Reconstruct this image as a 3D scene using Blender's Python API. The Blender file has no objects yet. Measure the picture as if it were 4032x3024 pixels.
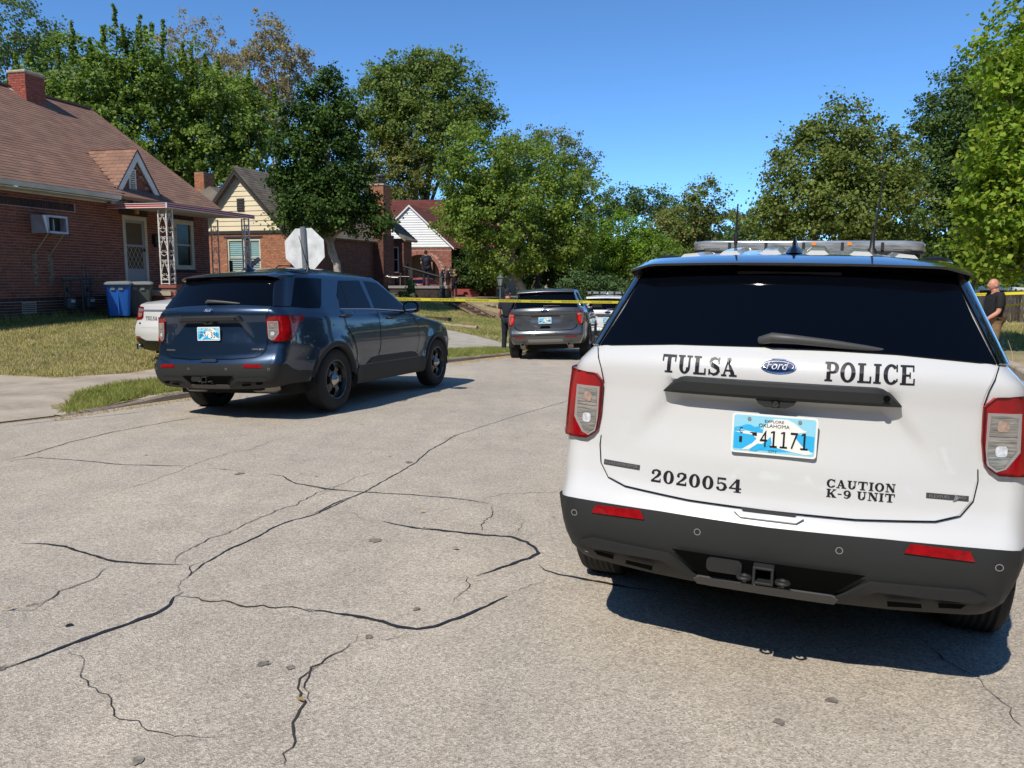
import bpy, bmesh, math, random
import numpy as np
from mathutils import Vector, Matrix
from mathutils.geometry import delaunay_2d_cdt
random.seed(7); np.random.seed(7)
scene = bpy.context.scene
COL = scene.collection
# ------------------------------------------------------------------ camera
CAM_H = 1.5481
cam = bpy.data.cameras.new('camera'); camo = bpy.data.objects.new('camera', cam); COL.objects.link(camo)
cam.sensor_width = 36.0; cam.lens = 36.0 * 3094.2 / 4032; cam.clip_start = 0.05; cam.clip_end = 3000
_c, _s = math.cos(.0044), math.sin(.0044)
_ca, _sa = math.cos(.1325), math.sin(.1325)
_Ry = Matrix(((_c, 0, _s), (0, 1, 0), (-_s, 0, _c))); _Rx = Matrix(((1, 0, 0), (0, _ca, -_sa), (0, _sa, _ca)))
_A = (_Ry @ _Rx).transposed()
_cam_axes = Matrix(((1, 0, 0), (0, 0, -1), (0, 1, 0)))      # camera looks down -Z, up is +Y
camo.matrix_world = Matrix.Translation((0, 0, CAM_H)) @ (_A @ _cam_axes).to_4x4()
scene.camera = camo
scene.render.resolution_x = 1024; scene.render.resolution_y = 768
# ------------------------------------------------------------------ light
SUN_AZ = math.radians(212); SUN_EL = math.radians(49)        # azimuth clockwise from +Y
world = bpy.data.worlds.new('World'); scene.world = world; world.use_nodes = True
nt = world.node_tree; nt.nodes.clear()
sky = nt.nodes.new('ShaderNodeTexSky'); sky.sky_type = 'NISHITA'; sky.sun_disc = False
sky.sun_elevation = SUN_EL; sky.sun_rotation = SUN_AZ; sky.altitude = 2200
sky.air_density = 0.7; sky.dust_density = 0.0; sky.ozone_density = 10.0
bg = nt.nodes.new('ShaderNodeBackground'); bg.inputs[1].default_value = 0.15
ow = nt.nodes.new('ShaderNodeOutputWorld')
tint = nt.nodes.new('ShaderNodeMix'); tint.data_type = 'RGBA'; tint.blend_type = 'MULTIPLY'; tint.inputs[0].default_value = 1; tint.inputs[7].default_value = (1.25, 1.42, 1.32, 1)
nt.links.new(sky.outputs[0], tint.inputs[6]); nt.links.new(tint.outputs[2], bg.inputs[0]); nt.links.new(bg.outputs[0], ow.inputs[0])
sun = bpy.data.lights.new('sun', 'SUN'); sun.energy = 4.25; sun.angle = math.radians(.53); sun.color = (1.0, .94, .83)
suno = bpy.data.objects.new('sun', sun); COL.objects.link(suno)
_d = Vector((math.sin(SUN_AZ) * math.cos(SUN_EL), math.cos(SUN_AZ) * math.cos(SUN_EL), math.sin(SUN_EL)))
suno.rotation_euler = _d.to_track_quat('Z', 'Y').to_euler(); suno.location = _d * 60
scene.view_settings.view_transform = 'Standard'; scene.view_settings.look = 'None'
scene.view_settings.exposure = 0.16; scene.view_settings.gamma = 1.0
scene.cycles.max_bounces = 8; scene.cycles.diffuse_bounces = 3; scene.cycles.glossy_bounces = 3
scene.cycles.transmission_bounces = 4; scene.cycles.transparent_max_bounces = 6
scene.cycles.sample_clamp_indirect = 8
# ------------------------------------------------------------------ materials
MATS = {}
def lin(c):
    return tuple(((x / 12.92) if x <= .04045 else ((x + .055) / 1.055) ** 2.4) for x in c)
def M(name, col, rough=.6, metal=0., coat=0., noise=None, bump=None, rnd=None, spec=.5, trans=0., coatr=.03, alpha=1., emis=None, stretch=None):
    """noise=(scale, amount, detail) darkens/lightens; rnd=list of colours picked per island/object; bump=(scale,dist)"""
    if name in MATS: return MATS[name]
    m = bpy.data.materials.new(name); m.use_nodes = True; n = m.node_tree.nodes; l = m.node_tree.links
    p = n['Principled BSDF']; p.inputs['Roughness'].default_value = rough; p.inputs['Metallic'].default_value = metal
    p.inputs['Coat Weight'].default_value = coat; p.inputs['Coat Roughness'].default_value = coatr
    p.inputs['Specular IOR Level'].default_value = spec
    p.inputs['Transmission Weight'].default_value = trans; p.inputs['Alpha'].default_value = alpha
    p.inputs['Base Color'].default_value = (*col, 1)
    cur = None
    tc = n.new('ShaderNodeTexCoord'); co = tc.outputs['Object']
    geo = n.new('ShaderNodeNewGeometry')
    if rnd or stretch is not None or noise:
        co = geo.outputs['Position']
    if stretch:
        mp = n.new('ShaderNodeMapping'); mp.inputs['Scale'].default_value = stretch; l.new(co, mp.inputs['Vector']); co = mp.outputs[0]
    if rnd:
        oi = n.new('ShaderNodeObjectInfo'); ad = n.new('ShaderNodeMath'); ad.operation = 'ADD'
        l.new(oi.outputs['Random'], ad.inputs[0]); l.new(geo.outputs['Random Per Island'], ad.inputs[1])
        fr = n.new('ShaderNodeMath'); fr.operation = 'FRACT'; l.new(ad.outputs[0], fr.inputs[0])
        cr = n.new('ShaderNodeValToRGB'); l.new(fr.outputs[0], cr.inputs[0])
        e = cr.color_ramp.elements
        while len(e) < len(rnd): e.new(.5)
        for i, c in enumerate(rnd):
            e[i].position = i / max(1, len(rnd) - 1); e[i].color = (*c, 1)
        cur = cr.outputs[0]
    if noise:
        nz = n.new('ShaderNodeTexNoise'); nz.inputs['Scale'].default_value = noise[0]; nz.inputs['Detail'].default_value = noise[2] if len(noise) > 2 else 4
        l.new(co, nz.inputs['Vector'])
        mr = n.new('ShaderNodeMapRange'); mr.inputs['From Min'].default_value = .3; mr.inputs['From Max'].default_value = .7
        mr.inputs['To Min'].default_value = 1 - noise[1]; mr.inputs['To Max'].default_value = 1 + noise[1]; l.new(nz.outputs[0], mr.inputs[0])
        mx = n.new('ShaderNodeVectorMath'); mx.operation = 'SCALE'
        if cur: l.new(cur, mx.inputs[0])
        else: mx.inputs[0].default_value = col
        l.new(mr.outputs[0], mx.inputs['Scale']); cur = mx.outputs[0]
    if cur: l.new(cur, p.inputs['Base Color'])
    if bump:
        nb = n.new('ShaderNodeTexNoise'); nb.inputs['Scale'].default_value = bump[0]; nb.inputs['Detail'].default_value = 4; l.new(co, nb.inputs['Vector'])
        bp = n.new('ShaderNodeBump'); bp.inputs['Distance'].default_value = bump[1]; bp.inputs['Strength'].default_value = 1; l.new(nb.outputs[0], bp.inputs['Height'])
        l.new(bp.outputs[0], p.inputs['Normal'])
    if emis: p.inputs['Emission Color'].default_value = (*emis, 1); p.inputs['Emission Strength'].default_value = 1
    MATS[name] = m; return m
# ------------------------------------------------------------------ object helpers
def tag(o, label=None, cat=None, group=None, kind=None):
    if label: o['label'] = label
    if cat: o['category'] = cat
    if group: o['group'] = group
    if kind: o['kind'] = kind
    return o
def empty(name, mat4, label=None, cat=None, group=None):
    o = bpy.data.objects.new(name, None); COL.objects.link(o); o.matrix_world = mat4; o.empty_display_size = .1
    return tag(o, label, cat, group)
def mobj(name, verts, faces, mat=None, parent=None, smooth=False, kind=None):
    me = bpy.data.meshes.new(name); me.from_pydata([tuple(map(float, v)) for v in verts], [], [tuple(map(int, f)) for f in faces]); 
    if smooth: me.polygons.foreach_set('use_smooth', [True] * len(me.polygons))
    me.update()
    o = bpy.data.objects.new(name, me); COL.objects.link(o)
    if mat: me.materials.append(mat)
    if parent: o.parent = parent
    if kind: o['kind'] = kind
    return o
class MB:
    """mesh collector"""
    def __init__(s): s.v = []; s.f = []
    def add(s, v, f):
        b = len(s.v); s.v += [tuple(x) for x in v]; s.f += [tuple(i + b for i in q) for q in f]; return s
    def box(s, c, d, R=None):
        hx, hy, hz = d[0] / 2, d[1] / 2, d[2] / 2
        vs = [Vector((x, y, z)) for x in (-hx, hx) for y in (-hy, hy) for z in (-hz, hz)]
        if R is not None: vs = [R @ v for v in vs]
        c = Vector(c)
        return s.add([v + c for v in vs], [(0, 1, 3, 2), (4, 6, 7, 5), (0, 4, 5, 1), (2, 3, 7, 6), (0, 2, 6, 4), (1, 5, 7, 3)])
    def bx(s, x0, x1, y0, y1, z0, z1):
        return s.box(((x0 + x1) / 2, (y0 + y1) / 2, (z0 + z1) / 2), (abs(x1 - x0), abs(y1 - y0), abs(z1 - z0)))
    def tube(s, pts, r, n=8, cap=True):
        pts = [Vector(p) for p in pts]; rr = r if isinstance(r, (list, tuple)) else [r] * len(pts); vs = []; fs = []
        up = Vector((0, 0, 1))
        for i, p in enumerate(pts):
            t = (pts[min(i + 1, len(pts) - 1)] - pts[max(i - 1, 0)]).normalized()
            a = t.cross(up if abs(t.z) < .95 else Vector((1, 0, 0))).normalized(); b = t.cross(a)
            for k in range(n):
                an = 2 * math.pi * k / n; vs.append(p + (a * math.cos(an) + b * math.sin(an)) * rr[i])
        for i in range(len(pts) - 1):
            for k in range(n): fs.append((i * n + k, i * n + (k + 1) % n, (i + 1) * n + (k + 1) % n, (i + 1) * n + k))
        if cap: fs.append(tuple(range(n - 1, -1, -1))); fs.append(tuple((len(pts) - 1) * n + k for k in range(n)))
        return s.add(vs, fs)
    def lathe(s, prof, n=24, M4=None, a0=0, a1=2 * math.pi):
        """prof: (r,z) list revolved about Z"""
        full = abs(a1 - a0 - 2 * math.pi) < 1e-6; vs = []; fs = []; m = n if full else n + 1
        for (r, z) in prof:
            for k in range(m):
                an = a0 + (a1 - a0) * k / n; v = Vector((r * math.cos(an), r * math.sin(an), z)); vs.append(M4 @ v if M4 is not None else v)
        for i in range(len(prof) - 1):
            for k in range(n if full else n):
                k2 = (k + 1) % m if full else k + 1
                fs.append((i * m + k, i * m + k2, (i + 1) * m + k2, (i + 1) * m + k))
        return s.add(vs, fs)
    def prism(s, poly, axis, a, b):
        """poly: 2D points; extruded along axis ('x','y','z') from a to b"""
        def P(p, t): return {'x': (t, p[0], p[1]), 'y': (p[0], t, p[1]), 'z': (p[0], p[1], t)}[axis]
        n = len(poly); vs = [P(p, a) for p in poly] + [P(p, b) for p in poly]
        fs = [tuple(range(n)), tuple(range(2 * n - 1, n - 1, -1))] + [(i, (i + 1) % n, n + (i + 1) % n, n + i) for i in range(n)]
        return s.add(vs, fs)
    def build(s, name, mat=None, parent=None, smooth=False, kind=None, bevel=0, fixn=True):
        o = mobj(name, s.v, s.f, mat, parent, smooth, kind)
        if fixn:
            bm = bmesh.new(); bm.from_mesh(o.data); bmesh.ops.recalc_face_normals(bm, faces=bm.faces); bm.to_mesh(o.data); bm.free()
        if bevel:
            md = o.modifiers.new('bevel', 'BEVEL'); md.width = bevel; md.segments = 2; md.limit_method = 'ANGLE'
        if smooth:
            o.data.set_sharp_from_angle(angle=math.radians(38))
        return o
def rbox_poly(w, h, r, n=5):
    pts = []
    for cx, cy, a0 in ((w / 2 - r, h / 2 - r, 0), (-w / 2 + r, h / 2 - r, 90), (-w / 2 + r, -h / 2 + r, 180), (w / 2 - r, -h / 2 + r, 270)):
        for k in range(n + 1):
            a = math.radians(a0 + 90 * k / n); pts.append((cx + r * math.cos(a), cy + r * math.sin(a)))
    return pts
UNIT = None
def unit_cube():
    global UNIT
    if UNIT is None:
        b = MB().box((0, 0, 0), (1, 1, 1)); UNIT = b
    me = bpy.data.meshes.new('piece'); me.from_pydata(UNIT.v, [], UNIT.f); return me
_piece_mesh = {}
def pieces(name, parent, items, mat, nmax=300, rest_name=None, inv=None):
    """items: list of (centre, axes3x3(cols), dims) in the parent's space; nearest to the camera become objects, the rest one stuff part"""
    pw = parent.matrix_world if parent.parent is None else parent.parent.matrix_world @ parent.matrix_local
    cp = Vector((0, 0, CAM_H))
    items = sorted(items, key=lambda it: ((pw @ Vector(it[0])) - cp).length)
    key = mat.name
    if key not in _piece_mesh:
        me = unit_cube(); me.materials.append(mat); _piece_mesh[key] = me
    me = _piece_mesh[key]
    for c, R, d in items[:nmax]:
        o = bpy.data.objects.new(name, me); COL.objects.link(o); o.parent = parent
        R3 = R if R is not None else Matrix.Identity(3)
        o.matrix_local = Matrix.Translation(c) @ R3.to_4x4() @ Matrix.Diagonal((*d, 1))
    if len(items) > nmax:
        mb = MB()
        for c, R, d in items[nmax:]: mb.box(c, d, R)
        mb.build(rest_name or name, mat, parent, kind='stuff', fixn=False)
def frame_matrix(theta_deg, o):
    """local X runs along azimuth theta, local Y points left of it, Z up"""
    th = math.radians(theta_deg)
    return Matrix(((math.sin(th), -math.cos(th), 0, o[0]), (math.cos(th), math.sin(th), 0, o[1]), (0, 0, 1, o[2]), (0, 0, 0, 1)))
def sstep(a, b, x):
    t = np.clip((x - a) / (b - a), 0, 1); return t * t * (3 - 2 * t)
def ccw(p):
    a = sum(p[i][0] * p[(i + 1) % len(p)][1] - p[(i + 1) % len(p)][0] * p[i][1] for i in range(len(p)))
    return list(p) if a > 0 else list(p)[::-1]
def flat_mesh(P, poly, res):
    """2-D polygon -> (verts, tris) with interior points"""
    vs = []; poly = ccw(poly)
    for i, p in enumerate(poly):
        q = poly[(i + 1) % len(poly)]; L = math.hypot(q[0] - p[0], q[1] - p[1]); m = max(1, int(L / res))
        for k in range(m): vs.append((p[0] + (q[0] - p[0]) * k / m, p[1] + (q[1] - p[1]) * k / m))
    nb = len(vs); face = [list(range(nb))]
    xs = [v[0] for v in vs]; zs = [v[1] for v in vs]
    def inside(x, y):
        c = False; j = len(poly) - 1
        for i in range(len(poly)):
            xi, yi = poly[i]; xj, yj = poly[j]
            if (yi > y) != (yj > y) and x < (xj - xi) * (y - yi) / (yj - yi) + xi: c = not c
            j = i
        return c
    pts = list(vs)
    for x in np.arange(min(xs) + res / 2, max(xs), res):
        for z in np.arange(min(zs) + res / 2, max(zs), res):
            if inside(x, z) and min(math.hypot(x - v[0], z - v[1]) for v in vs) > res * .45: pts.append((x, z))
    r = delaunay_2d_cdt([Vector(p) for p in pts], [], face, 0, 1e-6)
    tri = [f for f, of in zip(r[2], r[5]) if len(of)]
    return [tuple(v) for v in r[0]], tri
# ================================================================== ground
def tps(pts):
    P = np.array(pts, float); n = len(P)
    def U(r): return np.where(r > 1e-9, r * r * np.log(np.maximum(r, 1e-9)), 0)
    K = U(np.linalg.norm(P[:, None, :2] - P[None, :, :2], axis=2)) + np.eye(n) * 2.0
    A = np.zeros((n + 3, n + 3)); A[:n, :n] = K; A[:n, n] = 1; A[:n, n + 1:] = P[:, :2]; A[n, :n] = 1; A[n + 1:, :n] = P[:, :2].T
    w = np.linalg.solve(A, np.concatenate([P[:, 2], [0, 0, 0]]))
    def f(x, y):
        r = np.hypot(x - P[:, 0], y - P[:, 1]); return float(U(r) @ w[:n] + w[n] + w[n + 1] * x + w[n + 2] * y)
    return f
zroad = tps([(0, 0, 0), (-6, 2, 0), (6, 2, -.02), (.94, 2.8, 0), (2.46, 6.66, -.12), (-.3, 7, -.05), (-5.3, 8.9, -.05), (-3.05, 9.8, -.078), (-2.1, 12.65, -.16), (-4.2, 11.6, -.12), (1.5, 13, -.2), (6, 10, -.22), (9, 14, -.27), (.7, 19.5, -.39), (-.1, 21.5, -.48), (2.9, 26, -.6), (6, 28, -.66), (10, 40, -1.0), (20, 70, -1.6), (60, 90, -2.2), (-20, 0, .1), (20, 0, -.15), (-30, 6, .1), (-10, -20, .1), (20, -20, 0)])
zyard = tps([(-5.3, 8.9, .0), (-5.9, 8.4, -.01), (-12, 7, .05), (-30, 6, .15), (-8.0, 11.9, .06), (-5.9, 12.8, .06), (-7, 16, .24), (-9, 14, .22), (-12.4, 18.6, .6), (-10, 19.5, .52), (-9.3, 24.5, .5), (-20, 15, .75), (-20, 30, .8), (-12, 33, .5), (-6, 31, .42), (-7.5, 28, .45), (-4.8, 26.5, .12), (-2.5, 26.9, -.16), (-2.3, 24, -.24), (-.5, 23.2, -.36), (-.4, 25.2, -.2), (-1.0, 36, -.2), (-2.6, 39.6, .31), (-4, 42, .42), (-3.8, 51, .41), (-6, 54, .42), (-10, 45, .5), (3, 40, -.35), (3, 50, .2), (-.6, 38, -.2), (.7, 48, .25), (8, 50, -.3), (9, 43, -.75), (10, 62, -.4), (-4.45, 10.85, -.02), (-1.6, 17.6, -.24), (-.3, 20.6, -.37), (1.0, 23.5, -.46), (3.8, 29.5, -.58), (20, 80, -1.0), (-20, 60, .8), (-60, 60, 1.2), (-60, 15, 1), (0, 100, -.5), (80, 120, -1.5)])
zright = tps([(8.4, 11, -.12), (9.2, 14, -.14), (12, 21, -.25), (16, 30, -.1), (18.6, 30, -.02), (20, 20, -.05), (30, 15, .0), (22, 40, -.2), (30, 60, -.5), (60, 60, 0), (60, 10, .2), (14, 14, -.1), (12, 16, -.12), (10, 17, -.16)])
curbL = [(-60, 4), (-30, 4.4), (-14, 5.2), (-8.5, 6.6), (-5.9, 8.05), (-5.22, 8.95), (-4.89, 9.87), (-4.45, 10.85), (-3.75, 12.5), (-2.7, 14.9), (-1.45, 17.6), (-.25, 20.2), (1.2, 23.3), (3.3, 27.5), (6.2, 33.5), (10.5, 42), (20, 60), (32, 80), (60, 118)]
curbR = [(14, -14), (9, -2), (8.0, 6), (8.6, 10.8), (9.35, 14.1), (12.3, 20.8), (17, 31), (26, 50), (40, 76), (70, 122)]
def dens(line, st):
    out = []
    for a, b in zip(line[:-1], line[1:]):
        L = math.hypot(b[0] - a[0], b[1] - a[1]); m = max(1, int(L / st))
        out += [(a[0] + (b[0] - a[0]) * k / m, a[1] + (b[1] - a[1]) * k / m) for k in range(m)]
    return out + [line[-1]]
def gridmesh(xs, ys, f, name, mat):
    V = [(x, y, f(x, y)) for y in ys for x in xs]; n = len(xs)
    F = [(j * n + i, j * n + i + 1, (j + 1) * n + i + 1, (j + 1) * n + i) for j in range(len(ys) - 1) for i in range(n - 1)]
    return mobj(name, V, F, mat, None, True)
def nodes_mat(name, build, rough=.9):
    m = bpy.data.materials.new(name); m.use_nodes = True; n = m.node_tree.nodes; l = m.node_tree.links; p = n['Principled BSDF']
    p.inputs['Roughness'].default_value = rough; build(n, l, p); MATS[name] = m; return m
def _ramp(n, l, src, stops):
    cr = n.new('ShaderNodeValToRGB'); l.new(src, cr.inputs[0]); e = cr.color_ramp.elements
    while len(e) < len(stops): e.new(.5)
    for i, (p, c) in enumerate(stops): e[i].position = p; e[i].color = (*c, 1)
    return cr.outputs[0]
def _noise(n, l, co, sc, det=4, rough=.55):
    z = n.new('ShaderNodeTexNoise'); z.inputs['Scale'].default_value = sc; z.inputs['Detail'].default_value = det; z.inputs['Roughness'].default_value = rough; l.new(co, z.inputs['Vector']); return z.outputs[0]
def _mul(n, l, a, b, fac=1., mode='MULTIPLY'):
    x = n.new('ShaderNodeMix'); x.data_type = 'RGBA'; x.blend_type = mode
    if isinstance(fac, (int, float)): x.inputs[0].default_value = fac
    else: l.new(fac, x.inputs[0])
    for s_, i in ((a, 6), (b, 7)):
        if isinstance(s_, tuple): x.inputs[i].default_value = (*s_, 1)
        else: l.new(s_, x.inputs[i])
    return x.outputs[2]
def _asphalt(n, l, p):
    g = n.new('ShaderNodeNewGeometry'); co = g.outputs['Position']
    v = n.new('ShaderNodeTexVoronoi'); v.inputs['Scale'].default_value = 150; l.new(co, v.inputs['Vector'])
    sep = n.new('ShaderNodeSeparateColor'); l.new(v.outputs['Color'], sep.inputs[0])
    chips = _ramp(n, l, sep.outputs[0], [(0, (.285, .247, .198)), (.35, (.425, .373, .305)), (.7, (.50, .443, .367)), (1, (.64, .575, .485))])
    fine = _ramp(n, l, _noise(n, l, co, 38, 5, .7), [(.30, (.82, .82, .82)), (.5, (1, 1, 1)), (.72, (1.14, 1.13, 1.11))])
    c = _mul(n, l, chips, fine)
    med = _ramp(n, l, _noise(n, l, co, 3.2, 5, .6), [(.3, (.90, .89, .88)), (.7, (1.07, 1.07, 1.06))])
    c = _mul(n, l, c, med)
    big = _ramp(n, l, _noise(n, l, co, .45, 3, .5), [(.32, (.90, .90, .91)), (.68, (1.06, 1.05, 1.03))])
    c = _mul(n, l, c, big)
    # faint wheel-worn streaks along the road
    mp = n.new('ShaderNodeMapping'); mp.inputs['Rotation'].default_value = (0, 0, math.radians(20)); mp.inputs['Scale'].default_value = (1.2, .12, 1); l.new(co, mp.inputs['Vector'])
    stq = _ramp(n, l, _noise(n, l, mp.outputs[0], 1.4, 3), [(.35, (.93, .93, .94)), (.6, (1.03, 1.02, 1.01))])
    c = _mul(n, l, c, stq)
    # oil spots
    sp = _ramp(n, l, _noise(n, l, co, 5.5, 2, .4), [(.0, (1, 1, 1)), (.755, (1, 1, 1)), (.79, (.55, .51, .46))])
    c = _mul(n, l, c, sp); l.new(c, p.inputs['Base Color'])
    b = n.new('ShaderNodeBump'); b.inputs['Distance'].default_value = .004; b.inputs['Strength'].default_value = .7; l.new(v.outputs['Distance'], b.inputs['Height'])
    b2 = n.new('ShaderNodeBump'); b2.inputs['Distance'].default_value = .008; b2.inputs['Strength'].default_value = .4; l.new(_noise(n, l, co, 30, 4), b2.inputs['Height']); l.new(b.outputs[0], b2.inputs['Normal']); l.new(b2.outputs[0], p.inputs['Normal'])
asphalt = nodes_mat('weathered_asphalt', _asphalt, .92)
def _conc(n, l, p):
    co = n.new('ShaderNodeNewGeometry').outputs['Position']
    c = _ramp(n, l, _noise(n, l, co, 1.6, 6, .65), [(.25, (.26, .21, .16)), (.5, (.42, .35, .27)), (.75, (.53, .46, .37))])
    f = _ramp(n, l, _noise(n, l, co, 60, 4, .7), [(.3, (.85, .85, .85)), (.7, (1.1, 1.1, 1.1))]); c = _mul(n, l, c, f); l.new(c, p.inputs['Base Color'])
    b = n.new('ShaderNodeBump'); b.inputs['Distance'].default_value = .006; l.new(_noise(n, l, co, 40, 5), b.inputs['Height']); l.new(b.outputs[0], p.inputs['Normal'])
concrete = nodes_mat('old_concrete', _conc, .9)
def _lawn(n, l, p):
    co = n.new('ShaderNodeNewGeometry').outputs['Position']
    c = _ramp(n, l, _noise(n, l, co, .55, 5, .6), [(.3, (.22, .20, .08)), (.5, (.36, .30, .15)), (.7, (.48, .38, .21))])
    f = _ramp(n, l, _noise(n, l, co, 22, 5, .75), [(.3, (.45, .45, .42)), (.55, (1, 1, 1)), (.75, (1.35, 1.3, 1.15))]); c = _mul(n, l, c, f); l.new(c, p.inputs['Base Color'])
    b = n.new('ShaderNodeBump'); b.inputs['Distance'].default_value = .05; l.new(_noise(n, l, co, 25, 5), b.inputs['Height']); l.new(b.outputs[0], p.inputs['Normal'])
lawn_mat = nodes_mat('dry_lawn', _lawn, 1.)
soil_mat = M('dry_soil', (.26, .17, .10), .95, noise=(3, .35, 6), bump=(30, .03))

def nonuni(lo, hi, f0, f1, fine, coarse):
    a = list(np.arange(lo, f0, coarse)) + list(np.arange(f0, f1, fine)) + list(np.arange(f1, hi + coarse, coarse)); return a
def _ln(xy, line):
    """signed distance-ish: >0 left of the directed line"""
    best = 1e9; sg = 1
    for a, b in zip(line[:-1], line[1:]):
        dx, dy = b[0] - a[0], b[1] - a[1]; L2 = dx * dx + dy * dy; t = max(0, min(1, ((xy[0] - a[0]) * dx + (xy[1] - a[1]) * dy) / L2))
        px, py = a[0] + dx * t - xy[0], a[1] + dy * t - xy[1]; d = px * px + py * py
        if d < best: best = d; sg = 1 if dx * (xy[1] - a[1]) - dy * (xy[0] - a[0]) > 0 else -1
    return sg * math.sqrt(best)
# one ground sheet reaching the horizon, under everything
gs = mobj('ground', [(-900, -300, -3.2), (900, -300, -3.2), (900, 1500, -3.2), (-900, 1500, -3.2)], [(0, 1, 2, 3)], lawn_mat); gs['kind'] = 'structure'
rd = gridmesh(nonuni(-60, 90, -8, 14, .5, 3), nonuni(-30, 130, -1, 30, .5, 3), zroad, 'road', asphalt); rd['kind'] = 'structure'
def strip_sheet(line, side, f, offs, name, mat, st=1.0):
    pts = dens(line, st); V = []; F = []
    for i, p in enumerate(pts):
        q0 = pts[max(0, i - 2)]; q1 = pts[min(len(pts) - 1, i + 2)]; dx, dy = q1[0] - q0[0], q1[1] - q0[1]; d = math.hypot(dx, dy)
        nx, ny = -dy / d * side, dx / d * side
        # far offsets all lean the same way so that the rows never cross
        for o in offs:
            bx = nx if o < 6 else (nx * 6 / o + (-.95 * side if side > 0 else .95) * (1 - 6 / o)); by = ny if o < 6 else (ny * 6 / o + .3 * (1 - 6 / o))
            x, y = p[0] + bx * o, p[1] + by * o
            z = f(x, y) if o > .001 else max(f(x, y), zroad(x, y) + .02)
            V.append((x, y, z))
        m = len(offs)
    for i in range(len(pts) - 1):
        for j in range(len(offs) - 1): F.append((i * m + j, i * m + j + 1, (i + 1) * m + j + 1, (i + 1) * m + j))
    o = mobj(name, V, F, mat, None, True); o['kind'] = 'structure'; return o
# left yards: cut a regular grid along the kerb line
def cut_grid(name, line, side, f, xs, ys, mat, polyfar):
    poly = [tuple(p) for p in dens(line, .8)] + polyfar
    pts = []; st = {}
    def inside(x, y):
        c = False; j = len(poly) - 1
        for i in range(len(poly)):
            xi, yi = poly[i]; xj, yj = poly[j]
            if (yi > y) != (yj > y) and x < (xj - xi) * (y - yi) / (yj - yi) + xi: c = not c
            j = i
        return c
    vs = ccw(poly); nb = len(vs); pts = list(vs)
    V2 = np.array(vs)
    for y in ys:
        for x in xs:
            if inside(x, y) and np.min(np.hypot(V2[:, 0] - x, V2[:, 1] - y)) > .3: pts.append((x, y))
    r = delaunay_2d_cdt([Vector(p) for p in pts], [], [list(range(nb))], 0, 1e-6)
    tri = [q for q, of in zip(r[2], r[5]) if len(of)]
    V = [(p[0], p[1], f(p[0], p[1])) for p in r[0]]
    o = mobj(name, V, tri, mat, None, True); o['kind'] = 'structure'; return o
def yf(x, y):
    zr = zroad(x, y); zy = max(zyard(x, y), zr + .03)
    if x < -5.2 and y < 9.6:
        t = max(0, min(1, _ln((x, y), curbL) / .9)); zy = zr + .004 + (zy - zr - .004) * t
    return zy
cut_grid('front_yard', curbL, 1, yf, nonuni(-60, 60, -14, 6, .9, 4), nonuni(4, 120, 6, 56, .9, 4), lawn_mat, [(60, 200), (-120, 200), (-120, 4)])
rf = lambda x, y: max(zright(x, y), zroad(x, y) + .05)
cut_grid('corner_yard', curbR, -1, rf, nonuni(8, 120, 8, 22, 1, 5), nonuni(-10, 120, 8, 34, 1, 5), lawn_mat, [(200, 122), (200, -14)])
# far ground rising gently behind everything is the ground sheet itself
def curb(name, line, f, side, w=.16, mat=concrete):
    pts = dens(line, .5); V = []; F = []; rng = random.Random(3)
    for i, p in enumerate(pts):
        q0 = pts[max(0, i - 1)]; q1 = pts[min(len(pts) - 1, i + 1)]; dx, dy = q1[0] - q0[0], q1[1] - q0[1]; d = math.hypot(dx, dy); nx, ny = -dy / d * side, dx / d * side
        zr = zroad(p[0], p[1]); zt = f(p[0] + nx * w, p[1] + ny * w) + .015 + rng.uniform(-.006, .006)
        fade = min(1, i / 2.)
        zt = zr + .02 + (max(zt, zr + .06) - zr - .02) * fade
        for o_, z in ((-.03, zr - .05), (-.02, zt - .03), (.0, zt), (w, zt + .002), (w + .01, zt - .1)): V.append((p[0] + nx * o_, p[1] + ny * o_, z))
    F = [(i * 5 + j, i * 5 + j + 1, (i + 1) * 5 + j + 1, (i + 1) * 5 + j) for i in range(len(pts) - 1) for j in range(4)]
    o = mobj(name, V, F, mat, None, False); o['kind'] = 'structure'; return o
curb_l = curb('kerb', curbL[5:17], yf, 1); curb_r = curb('kerb', curbR[2:], rf, -1)
def drape(name, poly, f, off, mat, res=.5, kind='structure', parent=None, skirt=0):
    v, t = flat_mesh(None, poly, res); V = [(x, y, f(x, y) + off) for x, y in v]; F = [tuple(q) for q in t]
    o = mobj(name, V, F, mat, parent, False)
    if kind: o['kind'] = kind
    return o
APRON = [(-5.9, 8.07), (-5.28, 8.93), (-5.45, 9.4), (-5.78, 10.45), (-5.68, 11.12), (-5.34, 11.8), (-4.9, 12.7), (-3.9, 14.9), (-2.9, 17.0), (-3.8, 17.6), (-4.8, 15.4), (-5.83, 12.9), (-6.04, 12.25), (-6.85, 11.66), (-7.8, 11.84), (-9.5, 12.2), (-14, 13.0), (-14, 5.3), (-8.5, 6.7)]
drape('driveway_apron', APRON, yf, .012, concrete)
WALK = [(-2.9, 17.0), (-1.75, 19.9), (-.6, 21.9), (.3, 22.6), (2.2, 26.6), (1.3, 27.4), (-.15, 23.35), (-1.1, 24.6), (-2.26, 26.6), (-3.6, 28.5), (-4.3, 28.2), (-2.9, 25.7), (-1.85, 23.7), (-2.7, 20.5), (-3.8, 17.6)]
drape('sidewalk', WALK, yf, .014, M('pale_concrete', (.38, .345, .285), .9, noise=(2.5, .18, 6), bump=(40, .004)))
WALKR = [(9.15, 12.8), (10.2, 12.6), (13.4, 20.4), (12.2, 20.8)]
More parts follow.
